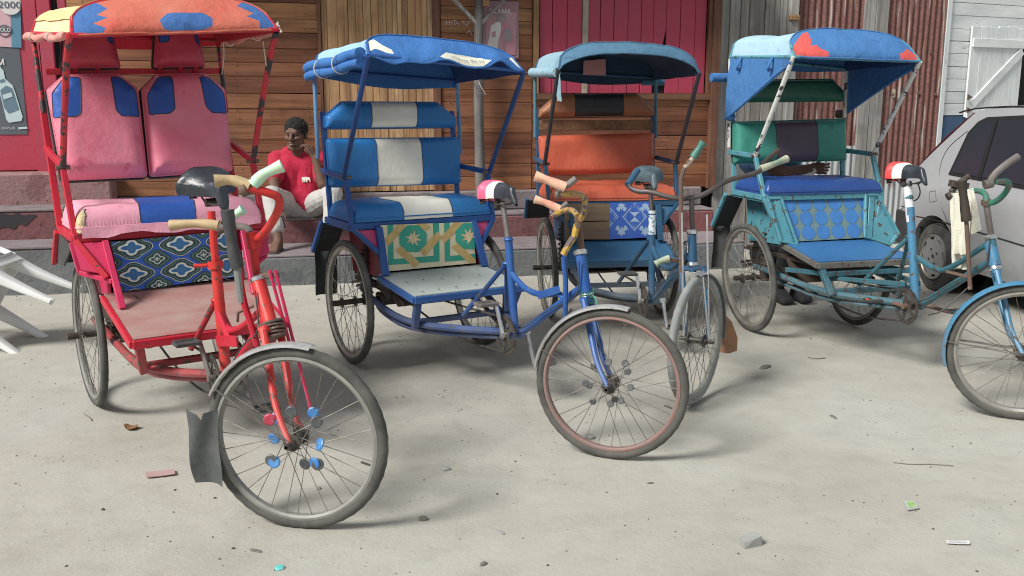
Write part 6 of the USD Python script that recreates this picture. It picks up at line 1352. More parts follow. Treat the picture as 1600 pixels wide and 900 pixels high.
def head_parts(C, yaw, s=1.0, pitch=0.0):
    cy, sy = math.cos(yaw), math.sin(yaw); R = A([[cy, -sy, 0], [sy, cy, 0], [0, 0, 1]]) @ A([[1, 0, 0], [0, math.cos(pitch), -math.sin(pitch)], [0, math.sin(pitch), math.cos(pitch)]])
    w = lambda p: A(C) + R @ (A(p, float) * s)        # x right in the picture, -y out of the face, z up
    parts = [ell(w((0, .012, .025)), A((.079, .098, .098)) * s, R), ell(w((0, -.018, -.035)), A((.062, .070, .085)) * s, R), limb(w((0, -.062, -.098)), w((0, -.058, -.09)), .026 * s, .026 * s),
             limb(w((-.03, -.08, .030)), w((.03, -.08, .030)), .020 * s, .020 * s), limb(w((0, -.088, .02)), w((0, -.112, -.022)), .010 * s, .015 * s), limb(w((-.014, -.098, -.028)), w((.014, -.098, -.028)), .011 * s, .011 * s),
             limb(w((-.05, -.062, -.012)), w((-.034, -.075, -.02)), .018 * s, .017 * s), limb(w((.05, -.062, -.012)), w((.034, -.075, -.02)), .018 * s, .017 * s), limb(w((-.020, -.086, -.060)), w((.020, -.086, -.060)), .013 * s, .013 * s),
             limb(w((-.052, .0, -.075)), w((-.03, -.055, -.095)), .022 * s, .022 * s), limb(w((.052, .0, -.075)), w((.03, -.055, -.095)), .022 * s, .022 * s)]
    for q in (-1, 1): parts += [limb(w((q * .080, .012, .012)), w((q * .084, .016, -.022)), .014 * s, .010 * s), limb(w((q * .080, .02, .012)), w((q * .088, .026, .014)), .011 * s, .008 * s)]
    return parts, w, R
def seated_man():
    O = A([-1.93, 8.58, .476]); T = thing('person', 'seated person in crimson T-shirt and pale trousers, hand raised to the chin', 'person', O)
    hipR, kneeR, ankR = (-.10, -.02, .105), (-.165, -.42, .235), (-.075, -.60, -.14); hipL, kneeL, ankL = (.10, -.02, .105), (.36, -.36, .235), (.345, -.50, -.14)
    shR, elR, wrR = (-.198, .0, .520), (-.178, -.25, .315), (-.085, -.475, .125); shL, elL, wrL = (.198, .0, .520), (.255, -.27, .32), (.195, -.255, .545)
    hp, w, R = head_parts((-.005, -.085, .738), math.radians(-9), 1.12, .04)
    P = hp + [limb((0, -.02, .55), (-.003, -.06, .69), .070, .064), limb((-.09, 0, .46), (.09, 0, .46), .115, .115), limb((-.06, 0, .2), (.06, 0, .2), .125, .125), limb((-.07, 0, .46), (-.05, 0, .15), .115, .13), limb((.07, 0, .46), (.05, 0, .15), .115, .13), limb((-.16, 0, .52), (.16, 0, .52), .062, .062),
              limb(hipR, kneeR, .10, .066), limb(hipL, kneeL, .10, .066), limb(kneeR, ankR, .060, .038), limb(kneeL, ankL, .060, .038), limb((-.06, 0, .11), (.06, 0, .11), .12, .12),
              limb(shR, elR, .062, .050), limb(elR, wrR, .049, .033), limb(shL, elL, .062, .050), limb(elL, wrL, .049, .033)]
    for k_, s in ((ankR, -.2), (ankL, .15)):
        k_ = A(k_); P += [MF.batch_hull([ball(k_ + A([0, .035, -.05]), .030), ball(k_ + A([s * .10, -.10, -.062]), .024), ball(k_ + A([s * .10 + .03, -.14, -.068]), .018), ball(k_ + A([s * .10 - .03, -.14, -.068]), .018), ball(k_, .036)])]
        for i in range(5): P.append(limb(k_ + A([s * .12 + .036 - .018 * i, -.15, -.071]), k_ + A([s * .13 + .036 - .018 * i, -.182 + .006 * abs(i - 1.2), -.073]), .0105, .0095))
    P += hand(wrR, (.05, -.12, -1), (.8, -.5, 0), (.25, .45, .5), 1, 1.05); P += hand(wrL, (-.50, .12, .85), (-.62, -.75, .1), (1.0, 1.1, .8), 1, 1.05)
    obj('body', body(P, .014, 10), skin, T, smooth=True)
    # hair, eyes, mouth
    H = ell(w((0, .022, .045)), A((.094, .108, .104)) * 1.08, R) - ell(w((0, -.112, -.035)), A((.100, .082, .112)) * 1.08, R) - MF.cube([.5, .5, .3], True).translate([float(x) for x in w((0, 0, -.19))])
    obj('hair', fold(body([H], .009, 3), .013, 48, 5), M['hair'], T, smooth=True)
    for q in (-1, 1):
        e = obj('eye', trimesh.creation.icosphere(2, .0095).apply_translation(w((q * .031, -.0835, .012))), M['eye_white'], T, smooth=True); obj('pupil', trimesh.creation.icosphere(2, .0065).apply_translation(w((q * .031 - .002, -.0885, .012))), M['pupil'], e, smooth=True)
    obj('mouth', cat([tube([w((-.026, -.094, -.058)), w((-.008, -.103, -.054)), w((.008, -.103, -.054)), w((.026, -.094, -.058))], .0062, 6, 1), tube([w((-.022, -.094, -.067)), w((0, -.103, -.070)), w((.022, -.094, -.067))], .0072, 6, 1)]), M['lips'], T)
    # clothes
    sl = lambda a, b, f: tuple(A(a) + (A(b) - A(a)) * f)
    S = [limb((-.09, 0, .46), (.09, 0, .46), .126, .126), limb((-.07, -.005, .2), (.07, -.005, .2), .150, .150), limb((-.085, 0, .46), (-.07, -.005, .14), .135, .150), limb((.085, 0, .46), (.07, -.005, .14), .135, .150), limb((-.18, 0, .525), (.18, 0, .525), .080, .080), limb((-.09, -.005, .57), (.09, -.005, .57), .075, .075), limb(shR, sl(shR, elR, .68), .084, .080), limb(shL, sl(shL, elL, .68), .084, .080), limb((-.13, -.005, .40), (.13, -.005, .40), .10, .10)]
    obj('t_shirt', fold(body(S, .016, 6), .010, 11, 2), tee, T, smooth=True)
    Tr = [limb((-.06, 0, .10), (.06, 0, .10), .142, .142), limb(hipR, kneeR, .118, .086), limb(hipL, kneeL, .118, .086), limb(kneeR, sl(kneeR, ankR, .72), .084, .068), limb(kneeL, sl(kneeL, ankL, .72), .084, .068)]
    obj('trousers', fold(body(Tr, .018, 6), .011, 11, 4), trs, T, smooth=True)
    # small white animal on the chest
    g = shapely.union_all([sbox(-.020, .002, .018, .020).buffer(.007), sbox(-.022, -.020, -.014, .01), sbox(-.006, -.020, .002, .01), sbox(.012, -.020, .020, .01), Point(.030, .012).buffer(.013), LineString([(.040, .010), (.044, -.012)]).buffer(.004)])
    obj('chest_emblem', extrude(g, .004, (.075, -.148, .345), (1, .12, 0), (0, .10, 1)), M['white_vinyl'], T, smooth=False)
    for k_, s in ((A(ankR), -.2), (A(ankL), .15)):
        f = Polygon([(-.042, -.19), (.044, -.19), (.05, -.12), (.032, .0), (.032, .06), (-.032, .06), (-.032, 0), (-.046, -.12)]).buffer(.012)
        p = obj('sandal', extrude(f, .016, k_ + A([s * .08, 0, -.083]), (1, 0, 0), (0, 1, 0)), M['black_rubber'], T)
        obj('sandal_strap', cat([tube([k_ + A([s * .12 + .014, -.165, -.070]), k_ + A([s * .1 + q * .036, -.10, -.040]), k_ + A([s * .06 + q * .040, -.02, -.078])], .007, 6, 2) for q in (-1, 1)]), M['black_rubber'], p)
    ph = thing('phone', 'small dark phone held in the lowered hand of the seated person', 'phone', O + A(wrR) + A([.035, -.045, -.105]), .3)
    obj('case', bbox((.012, .055, .105), (0, 0, 0), .006, np.column_stack([unit((1, 0, .35)), (0, 1, 0), unit((-.35, 0, 1))])), M['black_vinyl'], ph); obj('screen', bbox((.002, .046, .09), (.0075, 0, .003), .0005, np.column_stack([unit((1, 0, .35)), (0, 1, 0), unit((-.35, 0, 1))])), mat('phone_screen', (.02, .035, .05), .1), ph)
seated_man()
def crouched_person():
    k = K4; T = thing('person', 'crouched person behind the green seat back, one forearm showing above the blue cushion', 'person', k.o, k.psi - math.pi / 2)
    X = lambda p: A([p[0], -p[1], p[2]])
    at = lambda px, py, u: k.pl(px, py, (u, 0, 0), A([1., 0, 0]))
    el, wr, fi = X(at(1226, 270, -.31)), X(at(1268, 262.5, -.36)), X(at(1290, 264, -.36))
    sh = X((-.56, .14, 1.10)); sh2 = X((-.62, -.20, 1.08)); hd = X((-.50, -.04, 1.22)); ch = X((-.68, -.06, .98)); hp1, hp2 = X((-.90, -.22, .36)), X((-.90, -.42, .36)); kn1, kn2 = X((-.54, -.22, .60)), X((-.54, -.44, .60)); an1, an2 = X((-.80, -.28, .09)), X((-.80, -.44, .09)); el2, wr2 = X((-.55, -.30, .86)), X((-.50, -.24, .66))
    hh, w, R = head_parts(hd, math.radians(90), 1.0, .5)
    P = hh + [limb(ch, hd - A([.05, 0, .09]), .06, .056), limb(ch, (hp1 + hp2) / 2, .125, .12), limb(sh, sh2, .06, .06), limb(hp1, kn1, .085, .058), limb(hp2, kn2, .085, .058), limb(kn1, an1, .055, .038), limb(kn2, an2, .055, .038), limb(sh, el, .052, .043), limb(el, wr, .043, .029), limb(sh2, el2, .052, .043), limb(el2, wr2, .041, .029)]
    for a in (an1, an2): P.append(MF.batch_hull([ball(a - A([.04, 0, .05]), .030), ball(a + A([.14, .02, -.06]), .022), ball(a + A([.14, -.03, -.06]), .020), ball(a, .036)]))
    d = unit(fi - wr); P += hand(wr, d, (0.25, 0, 1), (.5, .7, .6), 1, 1.0); P += hand(wr2, (.2, .05, -1), (0, 1, 0), (.3, .4, .4), 1, 1.0)
    obj('body', body(P, .016, 8), skin, T, smooth=True)
    for a in (an1, an2): obj('shoe', body([MF.batch_hull([ball(a - A([.04, 0, .045]), .036), ball(a + A([.14, .02, -.055]), .030), ball(a + A([.14, -.03, -.055]), .030), ball(a, .046)])], .02, 4), M['dark'], T, smooth=True)
    blue = mat('light_blue_cotton', (.10, .20, .36), .85, bump=(16.0, .012, .4)); sl = lambda a, b, f: a + (b - a) * f
    obj('shirt', fold(body([limb(ch, (hp1 + hp2) / 2, .14, .135), limb(sh, sh2, .075, .075), limb(sh, sl(sh, el, .5), .068, .062), limb(sh2, sl(sh2, el2, .5), .068, .062), limb(sh, ch, .09, .12), limb(sh2, ch, .09, .12)], .018, 6), .008, 12, 3), blue, T, smooth=True)
    obj('trousers', fold(body([limb(hp1, kn1, .10, .075), limb(hp2, kn2, .10, .075), limb(kn1, sl(kn1, an1, .85), .072, .055), limb(kn2, sl(kn2, an2, .85), .072, .055), limb(hp1, hp2, .125, .125)], .02, 6), .008, 12, 7), M['dark'], T, smooth=True)
    H = ell(w((0, .022, .045)), (.092, .105, .095), R) - ell(w((0, -.10, -.035)), (.115, .085, .115), R); obj('hair', fold(body([H], .014, 3), .006, 60, 5), M['hair'], T, smooth=True)
    c0, c1, c2, c3 = (X(at(x, y, -.335)) for x, y in ((1245, 276), (1268, 263), (1278, 267), (1262, 276)))
    Cl = thing('cloth', 'crumpled white cloth under the forearm on the blue seat cushion', 'cloth', k.o, k.psi - math.pi / 2)
    def f(q):
        p = (c0 * (1 - q[:, :1]) + c1 * q[:, :1]) * (1 - q[:, 1:]) + (c3 * (1 - q[:, :1]) + c2 * q[:, :1]) * q[:, 1:]; nz = meshkit.fbm(np.column_stack([q * 4, q[:, :1] * 0]), 3, 2) - .5
        return p + np.outer(nz, [.05, .01, .02]) + np.outer(np.sin(q[:, 0] * 3.1) * .0, [1, 0, 0])
    obj('fabric', sheet(sbox(0, 0, 1, 1), f, .08), M['white_vinyl'], Cl, smooth=True)
crouched_person()
def towel():
    T = thing('towel', 'cream towel hanging from the handlebar of the turquoise rickshaw', 'towel', K4.o, K4.psi - math.pi / 2)
    m = mat('cream_towel', (.70, .69, .60), .95, var=((.60, .58, .48), 8.0, .8), bump=(120.0, .004, .8), sheen=.2)
    Q = lambda px, py, dy: (lambda p: A([p[0], -p[1], p[2]]))(K4.y(px, py, Y4 + dy))
    def panel(name, tl, tr, bl, br, pleats, amp, seed):
        tl, tr, bl, br = (Q(*x) for x in (tl, tr, bl, br)); n = unit(np.cross(tr - tl, bl - tl))
        f = lambda q: (tl * (1 - q[:, :1]) + tr * q[:, :1]) * (1 - q[:, 1:]) + (bl * (1 - q[:, :1]) + br * q[:, :1]) * q[:, 1:] + np.outer(amp * (.25 + q[:, 1]) * np.sin(q[:, 0] * pleats * 2 * np.pi + q[:, 1] * 1.4 + seed) + .014 * (meshkit.fbm(np.column_stack([q * 5, q[:, :1] * 0 + seed]), 3, 1) - .5), n)
        obj(name, sheet(sbox(0, 0, 1, 1), f, .035), m, T, smooth=True)
    panel('front_fall', (1484, 303, .19), (1521, 296, .07), (1486, 396, .20), (1516, 398, .08), 2.6, .012, 0)
    panel('back_fall', (1485, 302, .225), (1522, 295, .105), (1487, 420, .235), (1512, 421, .12), 1.6, .008, 2); panel('side_fold', (1506, 298, .10), (1523, 297, .05), (1519, 366, .08), (1532, 360, .04), 1.3, .010, 4)
    panel('top_fold', (1484, 303, .19), (1521, 296, .07), (1485, 302, .225), (1522, 295, .105), 1, .002, 1)
towel()

# ------------------------------------------------------------------ silver hatchback, tail to the wall
def car():
    a0 = A([3.335, 8.10, 0]); d = unit(A([.10, -.995, 0])); ang = math.atan2(d[1], d[0])
    W = .80
    # frame: x forward from the tail, y to the car's left (away from us), z up; near side at y = -W .. origin on the centre line
    left = A([-d[1], d[0], 0]); O = a0 + left * W
    T = thing('car', 'silver hatchback parked tail first to the wall behind the turquoise rickshaw', 'car', O, ang)
    n_side = -left
    def side(px, py, off=0.0):
        P = hit(px, py, a0, n_side) - O
        for _ in range(6): P = hit(px, py, a0 - n_side * (W - float(y_at(P @ d, P[2]))), n_side) - O
        return (float(P @ d), float(P[2]))
    def half(z): return np.where(z < .86, W - .035 * np.maximum(0, (.40 - z) / .2) + .012 * np.sin((z - .3) * 4.2), W - .012 - (z - .86) * .30)
    def y_at(x, z): return half(z) * (1 - .10 * np.clip((x - 2.7) / 1.0, 0, 1) ** 2 - .05 * np.clip((.5 - x) / .5, 0, 1) ** 2)
    silver = mat('silver_car_paint', (.455, .475, .495), .34, var=((.41, .43, .45), 2.0, .5), metal=.30, coat=.6, bump=(3.0, .002, .2), dust=((.22, .21, .20), .2, .75)); blk = mat('black_plastic', (.022, .023, .026), .5, var=((.06, .06, .06), 9.0, .6)); glass = mat('dark_car_glass', (.022, .030, .040), .06, spec=.5, coat=.15); rub = mat('window_rubber', (.012, .012, .013), .6); redl = mat('tail_light_red', (.32, .012, .015), .2)
    R_ = .275; wc = [(side(1461, 402)[0], R_)]; wc.append((wc[0][0] + 2.38, R_))
    roof = max(1.36, side(1545, 168)[1] - .0)
    prof = [(.02, .24), (0, .36), (-.02, .56), (.04, .60), (.05, .82), (.10, .90), (.72, roof - .05), (.86, roof - .012), (1.1, roof + .01), (1.7, roof + .012), (2.05, roof - .015), (2.75, .96), (2.95, .93), (3.5, .80), (3.62, .70), (3.66, .55), (3.66, .34), (3.58, .24)]
    poly = Polygon(prof).buffer(-.03).buffer(.03)
    arches = shapely.union_all([Point(c).buffer(.335) for c in wc])
    poly = poly.difference(arches)
    def near(q): return np.column_stack([q[:, 0], -y_at(q[:, 0], q[:, 1]), q[:, 1]])
    def far(q): return np.column_stack([q[:, 0], y_at(q[:, 0], q[:, 1]), q[:, 1]])
    shell = [sheet(poly, near, .06), sheet(poly, far, .06)]
    e = ring_pts(poly.exterior, .05); e = np.vstack([e, e[:1]]); s = np.linspace(-1, 1, 13); V = np.vstack([np.column_stack([np.full(13, x), y_at(x, z) * s, z + np.where(z > .9, .018, 0) * (1 - s ** 2)]) for x, z in e]); F = []
    for i in range(len(e) - 1):
        for j in range(12): q = i * 13 + j; F += [(q, q + 1, q + 14), (q, q + 14, q + 13)]
    shell.append(TM(V, F)); B = obj('body', cat(shell), silver, T, smooth=40)
    lay = lambda name, pts, m, h, par=T, buf=.0: obj(name, sheet(Polygon([side(*p) for p in pts]).buffer(-buf).buffer(buf), lambda q: near(q) + A([0, -h, .0]), .05), m, par, smooth=True)
    win = [(1486, 270), (1516, 208), (1532, 192), (1545, 186), (1600, 184), (1780, 186), (1800, 330), (1600, 291)]
    lay('window_rubber', [(1482, 273), (1513, 207), (1529, 190), (1543, 183), (1600, 180), (1790, 182), (1812, 338), (1600, 296)], rub, .004, buf=.01)
    lay('quarter_window', [(1488, 269), (1517, 209), (1533, 193), (1545, 189), (1556, 189), (1529, 276)], glass, .008, buf=.006); lay('rear_window', [(1535, 277), (1562, 189), (1600, 186), (1780, 188), (1798, 328), (1600, 289)], glass, .008, buf=.006)
    lay('window_divider', [(1529, 277), (1556, 188), (1561, 188), (1535, 278)], rub, .012)
    sm = lambda name, pts, r, m, h: obj(name, tube(near(A([side(*p) for p in pts])) + A([0, -h, 0]), r, 6, 2), m, T)
    sm('door_seam', [(1512, 205), (1478, 232), (1466, 270), (1470, 320), (1484, 356), (1496, 380)], .003, rub, .001); sm('side_crease', [(1432, 338), (1460, 343), (1520, 360), (1600, 384), (1700, 415)], .005, rub, .002); sm('roof_gutter', [(1500, 176), (1520, 170), (1560, 167), (1600, 166), (1750, 170)], .007, rub, .002)
    xr = np.linspace(0, 1, 12); hatch = [(.075, .90), (.70, roof - .06)]
    f = lambda q: np.column_stack([.085 + q[:, 1] * .60, y_at(.3, .9 + 0 * q[:, 1]) * (.90 - .16 * q[:, 1]) * q[:, 0], .905 + q[:, 1] * (roof - .96) + .024 * (1 - q[:, 0] ** 2)])
    obj('hatch_glass', sheet(sbox(-1, .05, 1, .97), lambda q: f(q) + A([-.02, 0, .012]), .15), glass, T, smooth=True)
    obj('hatch_edge', tube(A([(.075, -y_at(A([.08]), A([.9]))[0] + .012, .895), (.40, -y_at(A([.4]), A([1.13]))[0] + .010, .90 + .34 * (roof - .95) / .64), (.72, -y_at(A([.7]), A([roof - .06]))[0] + .010, roof - .045)]), .009, 8, 1), mat('dark_red_reflection', (.07, .008, .012), .4), T)  # red glow reflected from the tail light, put into the edge colour
    obj('tail_light', bbox((.10, .22, .20), (.075, -W + .135, .74), .02), redl, T); obj('tail_light', bbox((.10, .22, .20), (.075, W - .135, .74), .02), redl, T)
    obj('rear_bumper', cat([bbox((.16, 2 * W - .06, .30), (.0, 0, .45), .05), bbox((.40, .03, .28), (.16, -W + .025, .45), .012), bbox((.40, .03, .28), (.16, W - .025, .45), .012)]), blk, T); obj('front_bumper', bbox((.18, 2 * W - .20, .30), (3.62, 0, .42), .05), blk, T)
    obj('number_plate', bbox((.01, .46, .11), (-.085, 0, .60), .003), M['p_white'], T); obj('underbody', bbox((3.3, 1.3, .12), (1.8, 0, .26), .02), blk, T)
    obj('windscreen', sheet(sbox(-1, 0, 1, 1), lambda q: np.column_stack([2.10 + .60 * q[:, 1], (.56 + .16 * q[:, 1]) * q[:, 0], roof - .03 - (roof - 1.0) * q[:, 1] + .03 * (1 - q[:, 0] ** 2)]), .15), glass, T, smooth=True)
    for i, (x, z) in enumerate(wc):
        obj('wheel_well', lathe([(-.30, .05), (-.30, .333), (.0, .333)], (x, -W + .30 - .02, z), (0, -1, 0), 30), blk, T)
        for s in (-1, 1):
            C = A([x, s * (W - .085), z]); ax = A([0, s, 0])
            t = obj('wheel', lathe([(-.08, .17), (-.085, .24), (-.07, .268), (-.04, R_), (.04, R_), (.07, .268), (.08, .24), (.078, .19), (.06, .185)], C, ax, 40), M['tyre'], T)
            fr = basis(ax); g = Point(0, 0).buffer(.182, 24)
            for k in range(8): a = k * math.pi / 4 + .2; g = g.difference(sbox(-.028, -.008, .028, .008).buffer(.004)) if False else g.difference(shapely.affinity.translate(shapely.affinity.rotate(sbox(-.030, -.009, .030, .009), math.degrees(a) + 90), .150 * math.cos(a), .150 * math.sin(a)))
            for k in range(4): a = k * math.pi / 2 + .5; g = g.difference(Point(.062 * math.cos(a), .062 * math.sin(a)).buffer(.015))
            g = g.difference(Point(0, 0).buffer(.020))
            obj('hub_cap', extrude(g, .012, C + ax * .078, fr[1], fr[2]), mat(f'hub_cap_grey_{i}{s + 1}', (.33, .34, .35), .45, metal=.4, var=((.22, .22, .22), 8.0, .7)), t, smooth=False); obj('cap_rim', lathe([(.07, .178), (.088, .182), (.092, .172), (.082, .165)], C, ax, 40), M['rim_steel'], t); obj('wheel_dish', lathe([(.058, 0), (.058, .19)], C, ax, 30), M['dark'], t)
    obj('fuel_cap_seam', tube(near(A([side(*p) for p in ((1452, 300), (1462, 298), (1463, 314), (1453, 316), (1452, 300))])) + A([0, -.001, 0]), .0015, 5), rub, T)
    sm('bumper_top', [(1408, 322), (1424, 326)], .004, rub, .002)
car()

# ------------------------------------------------------------------ plastic chair tipped over at the left edge
def plastic_chair():
    wp = mat('white_plastic', (.80, .81, .80), .38, var=((.66, .66, .64), 5.0, .6), chips=((.36, .34, .31), 22.0, .70), bump=(8.0, .004))
    c = ground_at(80, 503, .26) * 0 + at_y(80, 503, 5.75)
    e1 = unit(A([.10, -.98, -.0])); leg = unit(A([.86, .06, -.50])); e2 = unit(np.cross(leg, e1)); e1 = np.cross(e2, leg)     # e1 towards us, e2 down and left, leg down and right
    T = thing('plastic_chair', 'white plastic chair tipped over with its legs sticking out, cut by the left edge', 'chair', c)
    p = lambda a, b, h: a * e1 + b * e2 - h * leg       # h metres up from the feet along the legs
    def cross(P, Q, s0, s1, inn):
        """a splayed, curved, channel shaped leg"""
        P, Q = A(P), A(Q); n = 14; V = []; out = unit((P - Q) - leg * ((P - Q) @ leg)); m_ = 14
        for t in np.linspace(0, 1, n):
            c_ = Q + (P - Q) * t - out * .010 * math.sin(math.pi * t) * (1 - .3 * t); w = s0 * (1 - t) ** 1.4 + s1 * (1 - (1 - t) ** 1.4); b_ = unit(e1 - leg * (e1 @ leg)); a_ = np.cross(leg, b_)
            th = np.arange(m_) / m_ * 2 * np.pi; sx = np.sign(np.cos(th)) * np.abs(np.cos(th)) ** .55; sy = np.sign(np.sin(th)) * np.abs(np.sin(th)) ** .55
            V += list(c_ + w * .62 * sx[:, None] * a_ + w * 1.05 * sy[:, None] * b_)
        F = []
        for i in range(n - 1):
            for j in range(m_): q, r = i * m_ + j, i * m_ + (j + 1) % m_; F += [(q, r, r + m_), (q, r + m_, q + m_)]
        V += [V[0] * 0 + A(V[:m_]).mean(0), A(V[-m_:]).mean(0)]; F += [(n * m_, (j + 1) % m_, j) for j in range(m_)] + [(n * m_ + 1, (n - 1) * m_ + j, (n - 1) * m_ + (j + 1) % m_) for j in range(m_)]
        return TM(V, F)
    H = .44
    for i, (a, b) in enumerate(((.215, .20), (-.215, .20), (.215, -.20), (-.215, -.20))):
        l = obj('leg', cross(p(a, b, 0), p(a * .86, b * .86, H - .01), .064, .028, 1), wp, T, smooth=40); obj('foot_pad', extrude(sbox(-.016, -.022, .016, .022), .012, p(a, b, -.003), e1, e2), wp, l)
    D = sbox(-.23, -.23, .23, .23).buffer(-.06).buffer(.06)
    seat = lambda q: A([0, 0, 0]) + np.outer(q[:, 0], e1) + np.outer(q[:, 1], e2) - np.outer(H - .012 * np.cos(q[:, 0] * 6) + .02 * (q[:, 1] < -.2), leg)
    obj('seat', cat([sheet(D, seat, .05), sheet(D, lambda q: seat(q) + leg * .006, .05)]), wp, T, smooth=True)
    for b in (.21, -.21): obj('seat_skirt', bar(p(-.2, b, H - .03), p(.2, b, H - .03), .012, .06, leg), wp, T)
    for a in (.215, -.215): obj('seat_skirt', bar(p(a, -.2, H - .03), p(a, .2, H - .03), .012, .06, leg), wp, T)
    # slatted back and arms
    for a in np.linspace(-.16, .16, 5): obj('back_slat', bar(p(a, .225, H), p(a * 1.05, .30, H + .36), .045, .010, e2), wp, T)
    obj('back_rail', tube([p(-.22, .21, H), p(-.23, .27, H + .25), p(-.19, .315, H + .42), p(0, .325, H + .46), p(.19, .315, H + .42), p(.23, .27, H + .25), p(.22, .21, H)], .020, 8, 2), wp, T)
    for a in (-.24, .24): obj('arm', tube([p(a, .26, H + .22), p(a * 1.05, .05, H + .21), p(a * 1.05, -.16, H + .19), p(a * .95, -.19, H + .12), p(a * .92, -.20, H)], .018, 8, 2), wp, T)
plastic_chair()

# ------------------------------------------------------------------ things lying on the sand
def stone(name, px, py, r, label, m, cat_='stone', sq=(1, .8, .6), seed=0):
    g = ground_at(px, py); g[2] = ground_z(g[0], g[1])
    s = trimesh.creation.icosphere(2, 1.0); n = meshkit.fbm(s.vertices * 1.3 + seed * 3.1, 3, seed); v = s.vertices * (.72 + .56 * n)[:, None]
    v = np.sign(v) * np.abs(v) ** .8 * A(sq) * r; r = r * .68; T = thing(name, label, cat_, g, seed * 1.7); obj('lump', TM(v + A([0, 0, sq[2] * r * .45]), s.faces), m, T, smooth=25)
gs = mat('grey_stone', (.25, .25, .24), .9, var=((.33, .33, .31), 20.0, .8), bump=(60.0, .004)); ds = mat('dark_clod', (.115, .105, .095), .95, var=((.20, .19, .165), 30.0, .8), bump=(60.0, .004))
def brick_chunk():
    g = ground_at(1171, 851); g[2] = ground_z(g[0], g[1]); T = thing('stone', 'angular grey rubble block, the largest stone on the sand at lower right', 'stone', g, .35)
    h = ConvexHull(A([(-.036, -.025, 0), (.036, -.022, 0), (.034, .028, 0), (-.032, .026, 0), (-.034, -.02, .022), (-.030, .022, .022), (.030, .02, .036), (.035, -.018, .034), (.0, -.024, .028)])); obj('lump', trimesh.Trimesh(h.points, h.simplices).subdivide(), gs, T, smooth=False)
brick_chunk()
stone('stone', 661, 812, .016, 'dark lumpy clod below and right of the red rickshaw front wheel', ds, sq=(.7, 1, .7), seed=1)
stone('stone', 697, 736, .018, 'small grey stone midway between the two big front wheels', gs, sq=(1, .8, .6), seed=2)
stone('stone', 921, 684, .024, 'grey stone seen between the spokes of the blue rickshaw front wheel', gs, sq=(1.2, .8, .5), seed=3)
stone('stone', 237, 576, .022, 'dark stone under the red rickshaw lower frame', ds, sq=(1, .8, .8), seed=4)
stone('stone', 271, 590, .026, 'flat pale stone under the red rickshaw beside a darker one', gs, sq=(1.2, .9, .5), seed=5)
stone('stone', 1196, 574, .030, 'dark broken clod on the sand before the turquoise rickshaw', ds, sq=(1.6, .7, .35), seed=6)
stone('stone', 781, 831, .013, 'flat blue grey pebble low on the sand in the middle', gs, sq=(1.4, .7, .35), seed=7)
stone('stone', 755, 879, .013, 'dark crumb of earth near the bottom edge in the middle', ds, sq=(1.1, .7, .5), seed=8)
stone('stone', 400, 862, .018, 'dark flat chip at lower left above the bottle cap', ds, sq=(1.3, .4, .25), seed=9)
stone('stone', 498, 764, .011, 'small round pebble just beside the red rickshaw front tyre', gs, sq=(1, .9, .6), seed=12)
stone('stone', 1016, 755, .010, 'tiny dark pebble right of and below the pink rim wheel', ds, sq=(1.3, .6, .4), seed=13)
stone('stone', 1302, 652, .018, 'dark twiggy crumb alone in the middle of the right sand', ds, sq=(1.5, .5, .3), seed=14)
def flat_litter(name, label, cat_, pts, m, h=.003, curl=.0, extra=None):
    P = [ground_at(*p) for p in pts]; c = np.mean(P, 0); c[2] = ground_z(c[0], c[1]) + .006; T = thing(name, label, cat_, c)
    g = Polygon([(p[0] - c[0], p[1] - c[1]) for p in P]); L = max(g.bounds[2] - g.bounds[0], .01)
    f = lambda o: (lambda q: np.column_stack([q, o + curl * ((q[:, 0] / L) ** 2 * 4 + .3 * np.sin(q[:, 1] / L * 9))]))
    obj('top', cat([sheet(g, f(h), L / 9), sheet(g, f(0), L / 9), ]), m, T, smooth=True)
    e = ring_pts(g.exterior, L / 9); e = np.vstack([e, e[:1]]); n = len(e); V = np.vstack([f(h)(e), f(0)(e)]); obj('edge', TM(V, [(i, i + 1, n + i + 1) for i in range(n - 1)] + [(i, n + i + 1, n + i) for i in range(n - 1)]), m, T, smooth=False)
    for nm, pp, mm in (extra or []):
        Q = Polygon([tuple((ground_at(*p) - c)[:2]) for p in pp]); obj(nm, sheet(Q, f(h + .0008), L / 9), mm, T, smooth=True)
gp = mat('green_packet_print', (.16, .36, .12), .35, var=((.45, .55, .20), 30.0, .9)); sp = mat('silver_packet_edge', (.42, .45, .43), .35)
flat_litter('packet', 'small flattened green and silver packet on the right sand', 'packet', [(1412, 787), (1427, 786), (1435, 797), (1418, 800)], sp, .006, 0, [('print', [(1416, 788), (1426, 787.5), (1432, 796), (1420, 798)], gp)])
flat_litter('paper_strip', 'narrow white printed paper strip near the bottom right corner', 'paper', [(1478, 849), (1514, 850), (1515, 854), (1479, 853)], M['p_white'], .002, .002, [('print', [(1482, 850.6), (1510, 851.4), (1510, 852.4), (1482, 851.8)], mat('blue_grey_print', (.30, .33, .45), .7))])
flat_litter('plastic_strip', 'faded red plastic strip on the sand left of the red front wheel', 'strip', [(227, 741), (272, 736), (274, 743), (229, 748)], mat('faded_red_plastic', (.40, .26, .25), .7), .003, .003)
flat_litter('dry_leaf', 'curled brown dry leaf on the sand behind the dark mud flap', 'leaf', [(194, 668), (200, 664.5), (212, 665), (217, 668), (208, 672), (199, 672)], mat('dry_leaf_brown', (.16, .075, .03), .7, var=((.28, .15, .06), 12.0, .8)), .002, .012)
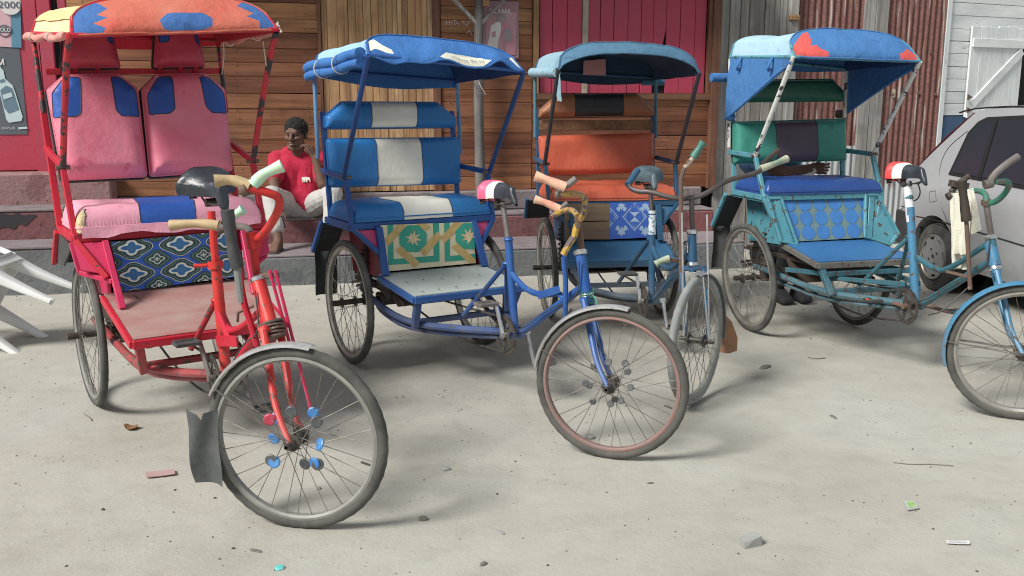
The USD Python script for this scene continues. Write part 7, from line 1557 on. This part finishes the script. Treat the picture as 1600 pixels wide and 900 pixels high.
def bottle_cap():
    g = ground_at(437, 889); g[2] = ground_z(g[0], g[1]) + .001; T = thing('bottle_cap', 'turquoise bottle cap on the sand at the bottom edge', 'cap', g)
    m = mat('turquoise_cap', (.10, .50, .48), .35, chips=((.6, .65, .62), 60.0, .62)); n = 42; th = np.arange(n) / n * 2 * np.pi; r = .0150 + .0009 * (np.arange(n) % 2)
    obj('crown', cat([lathe([(0, .0158), (.003, .0150), (.006, .0128), (.0068, .010), (.0068, .0)], (0, 0, 0), (0, 0, 1), n)]), m, T)
bottle_cap()
def twig(label, pts, r):
    P = [ground_at(*p) for p in pts]; c = P[0].copy(); T = thing('twig', label, 'twig', c); q = A([p - c + A([0, 0, ground_z(p[0], p[1]) + r + .002]) for p in P]); obj('stick', tube(q, r, 5, 1), mat('dry_twig_%d' % int(pts[0][0]), (.20, .175, .15), .9), T)
twig('long thin dark twig on the open sand at the right', [(1396, 721), (1425, 724), (1455, 724), (1490, 727)], .0018); twig('short pale stalk on the sand at far left under the wheel', [(130, 645), (140, 652), (143, 656)], .0025); twig('bent twig before the turquoise rickshaw rear wheel', [(1262, 559), (1275, 562), (1290, 560)], .003)
def gravel():
    r = np.random.default_rng(11); N = 10500; V, F = [], []
    base = A([(1, 0, 0), (-.5, .87, 0), (-.5, -.87, 0), (.1, 0, .8), (.3, .5, .45)]); f = ConvexHull(base).simplices
    xy = np.column_stack([r.uniform(-5.5, 5.5, N), r.uniform(1.7, 8.0, N)]); xy = xy[np.abs(xy[:, 0]) < .66 * xy[:, 1] + .3]
    cl = meshkit.fbm(np.column_stack([xy * 1.6, xy[:, :1] * 0]), 3, 21); xy = xy[r.uniform(.36, .66, len(xy)) < cl]
    p = np.column_stack([xy, xy[:, :1] * 0]); z = (meshkit.fbm(p * 1.1, 4, 3) - .5) * .022 + (meshkit.fbm(p * 6, 3, 9) - .5) * .010 - .003
    for (x, y), zz in zip(xy, z):
        s = .0014 * math.exp(r.normal() * .55 + .25) * (1 + .10 * y); a = r.uniform(0, 6.28); R = A([[math.cos(a), -math.sin(a), 0], [math.sin(a), math.cos(a), 0], [0, 0, 1]])
        F.append(f + len(V) * 5); V.append((base * s * r.uniform(.6, 1.3, 3)) @ R.T + A([x, y, zz - .0004]))
    nd = {'g': ('geometry', {}), 'r': ('rgb_ramp', {'ramp': [(0, (.06, .055, .05)), (.45, (.13, .12, .11)), (.75, (.24, .225, .20)), (.93, (.30, .28, .25)), (1, (.62, .60, .56))]}), 'p': ('principled_bsdf', {'roughness': .9})}
    m = usdkit.material(stage, '/World/Looks/gravel', nd, [('g.random_per_island', 'r.fac'), ('r.color', 'p.base_color')], surface='p.BSDF')
    obj('gravel', TM(np.vstack(V), np.vstack(F)), m, smooth=False, label='dark grit and tiny pebbles strewn over the sand', cat='gravel', kind='stuff')
gravel()
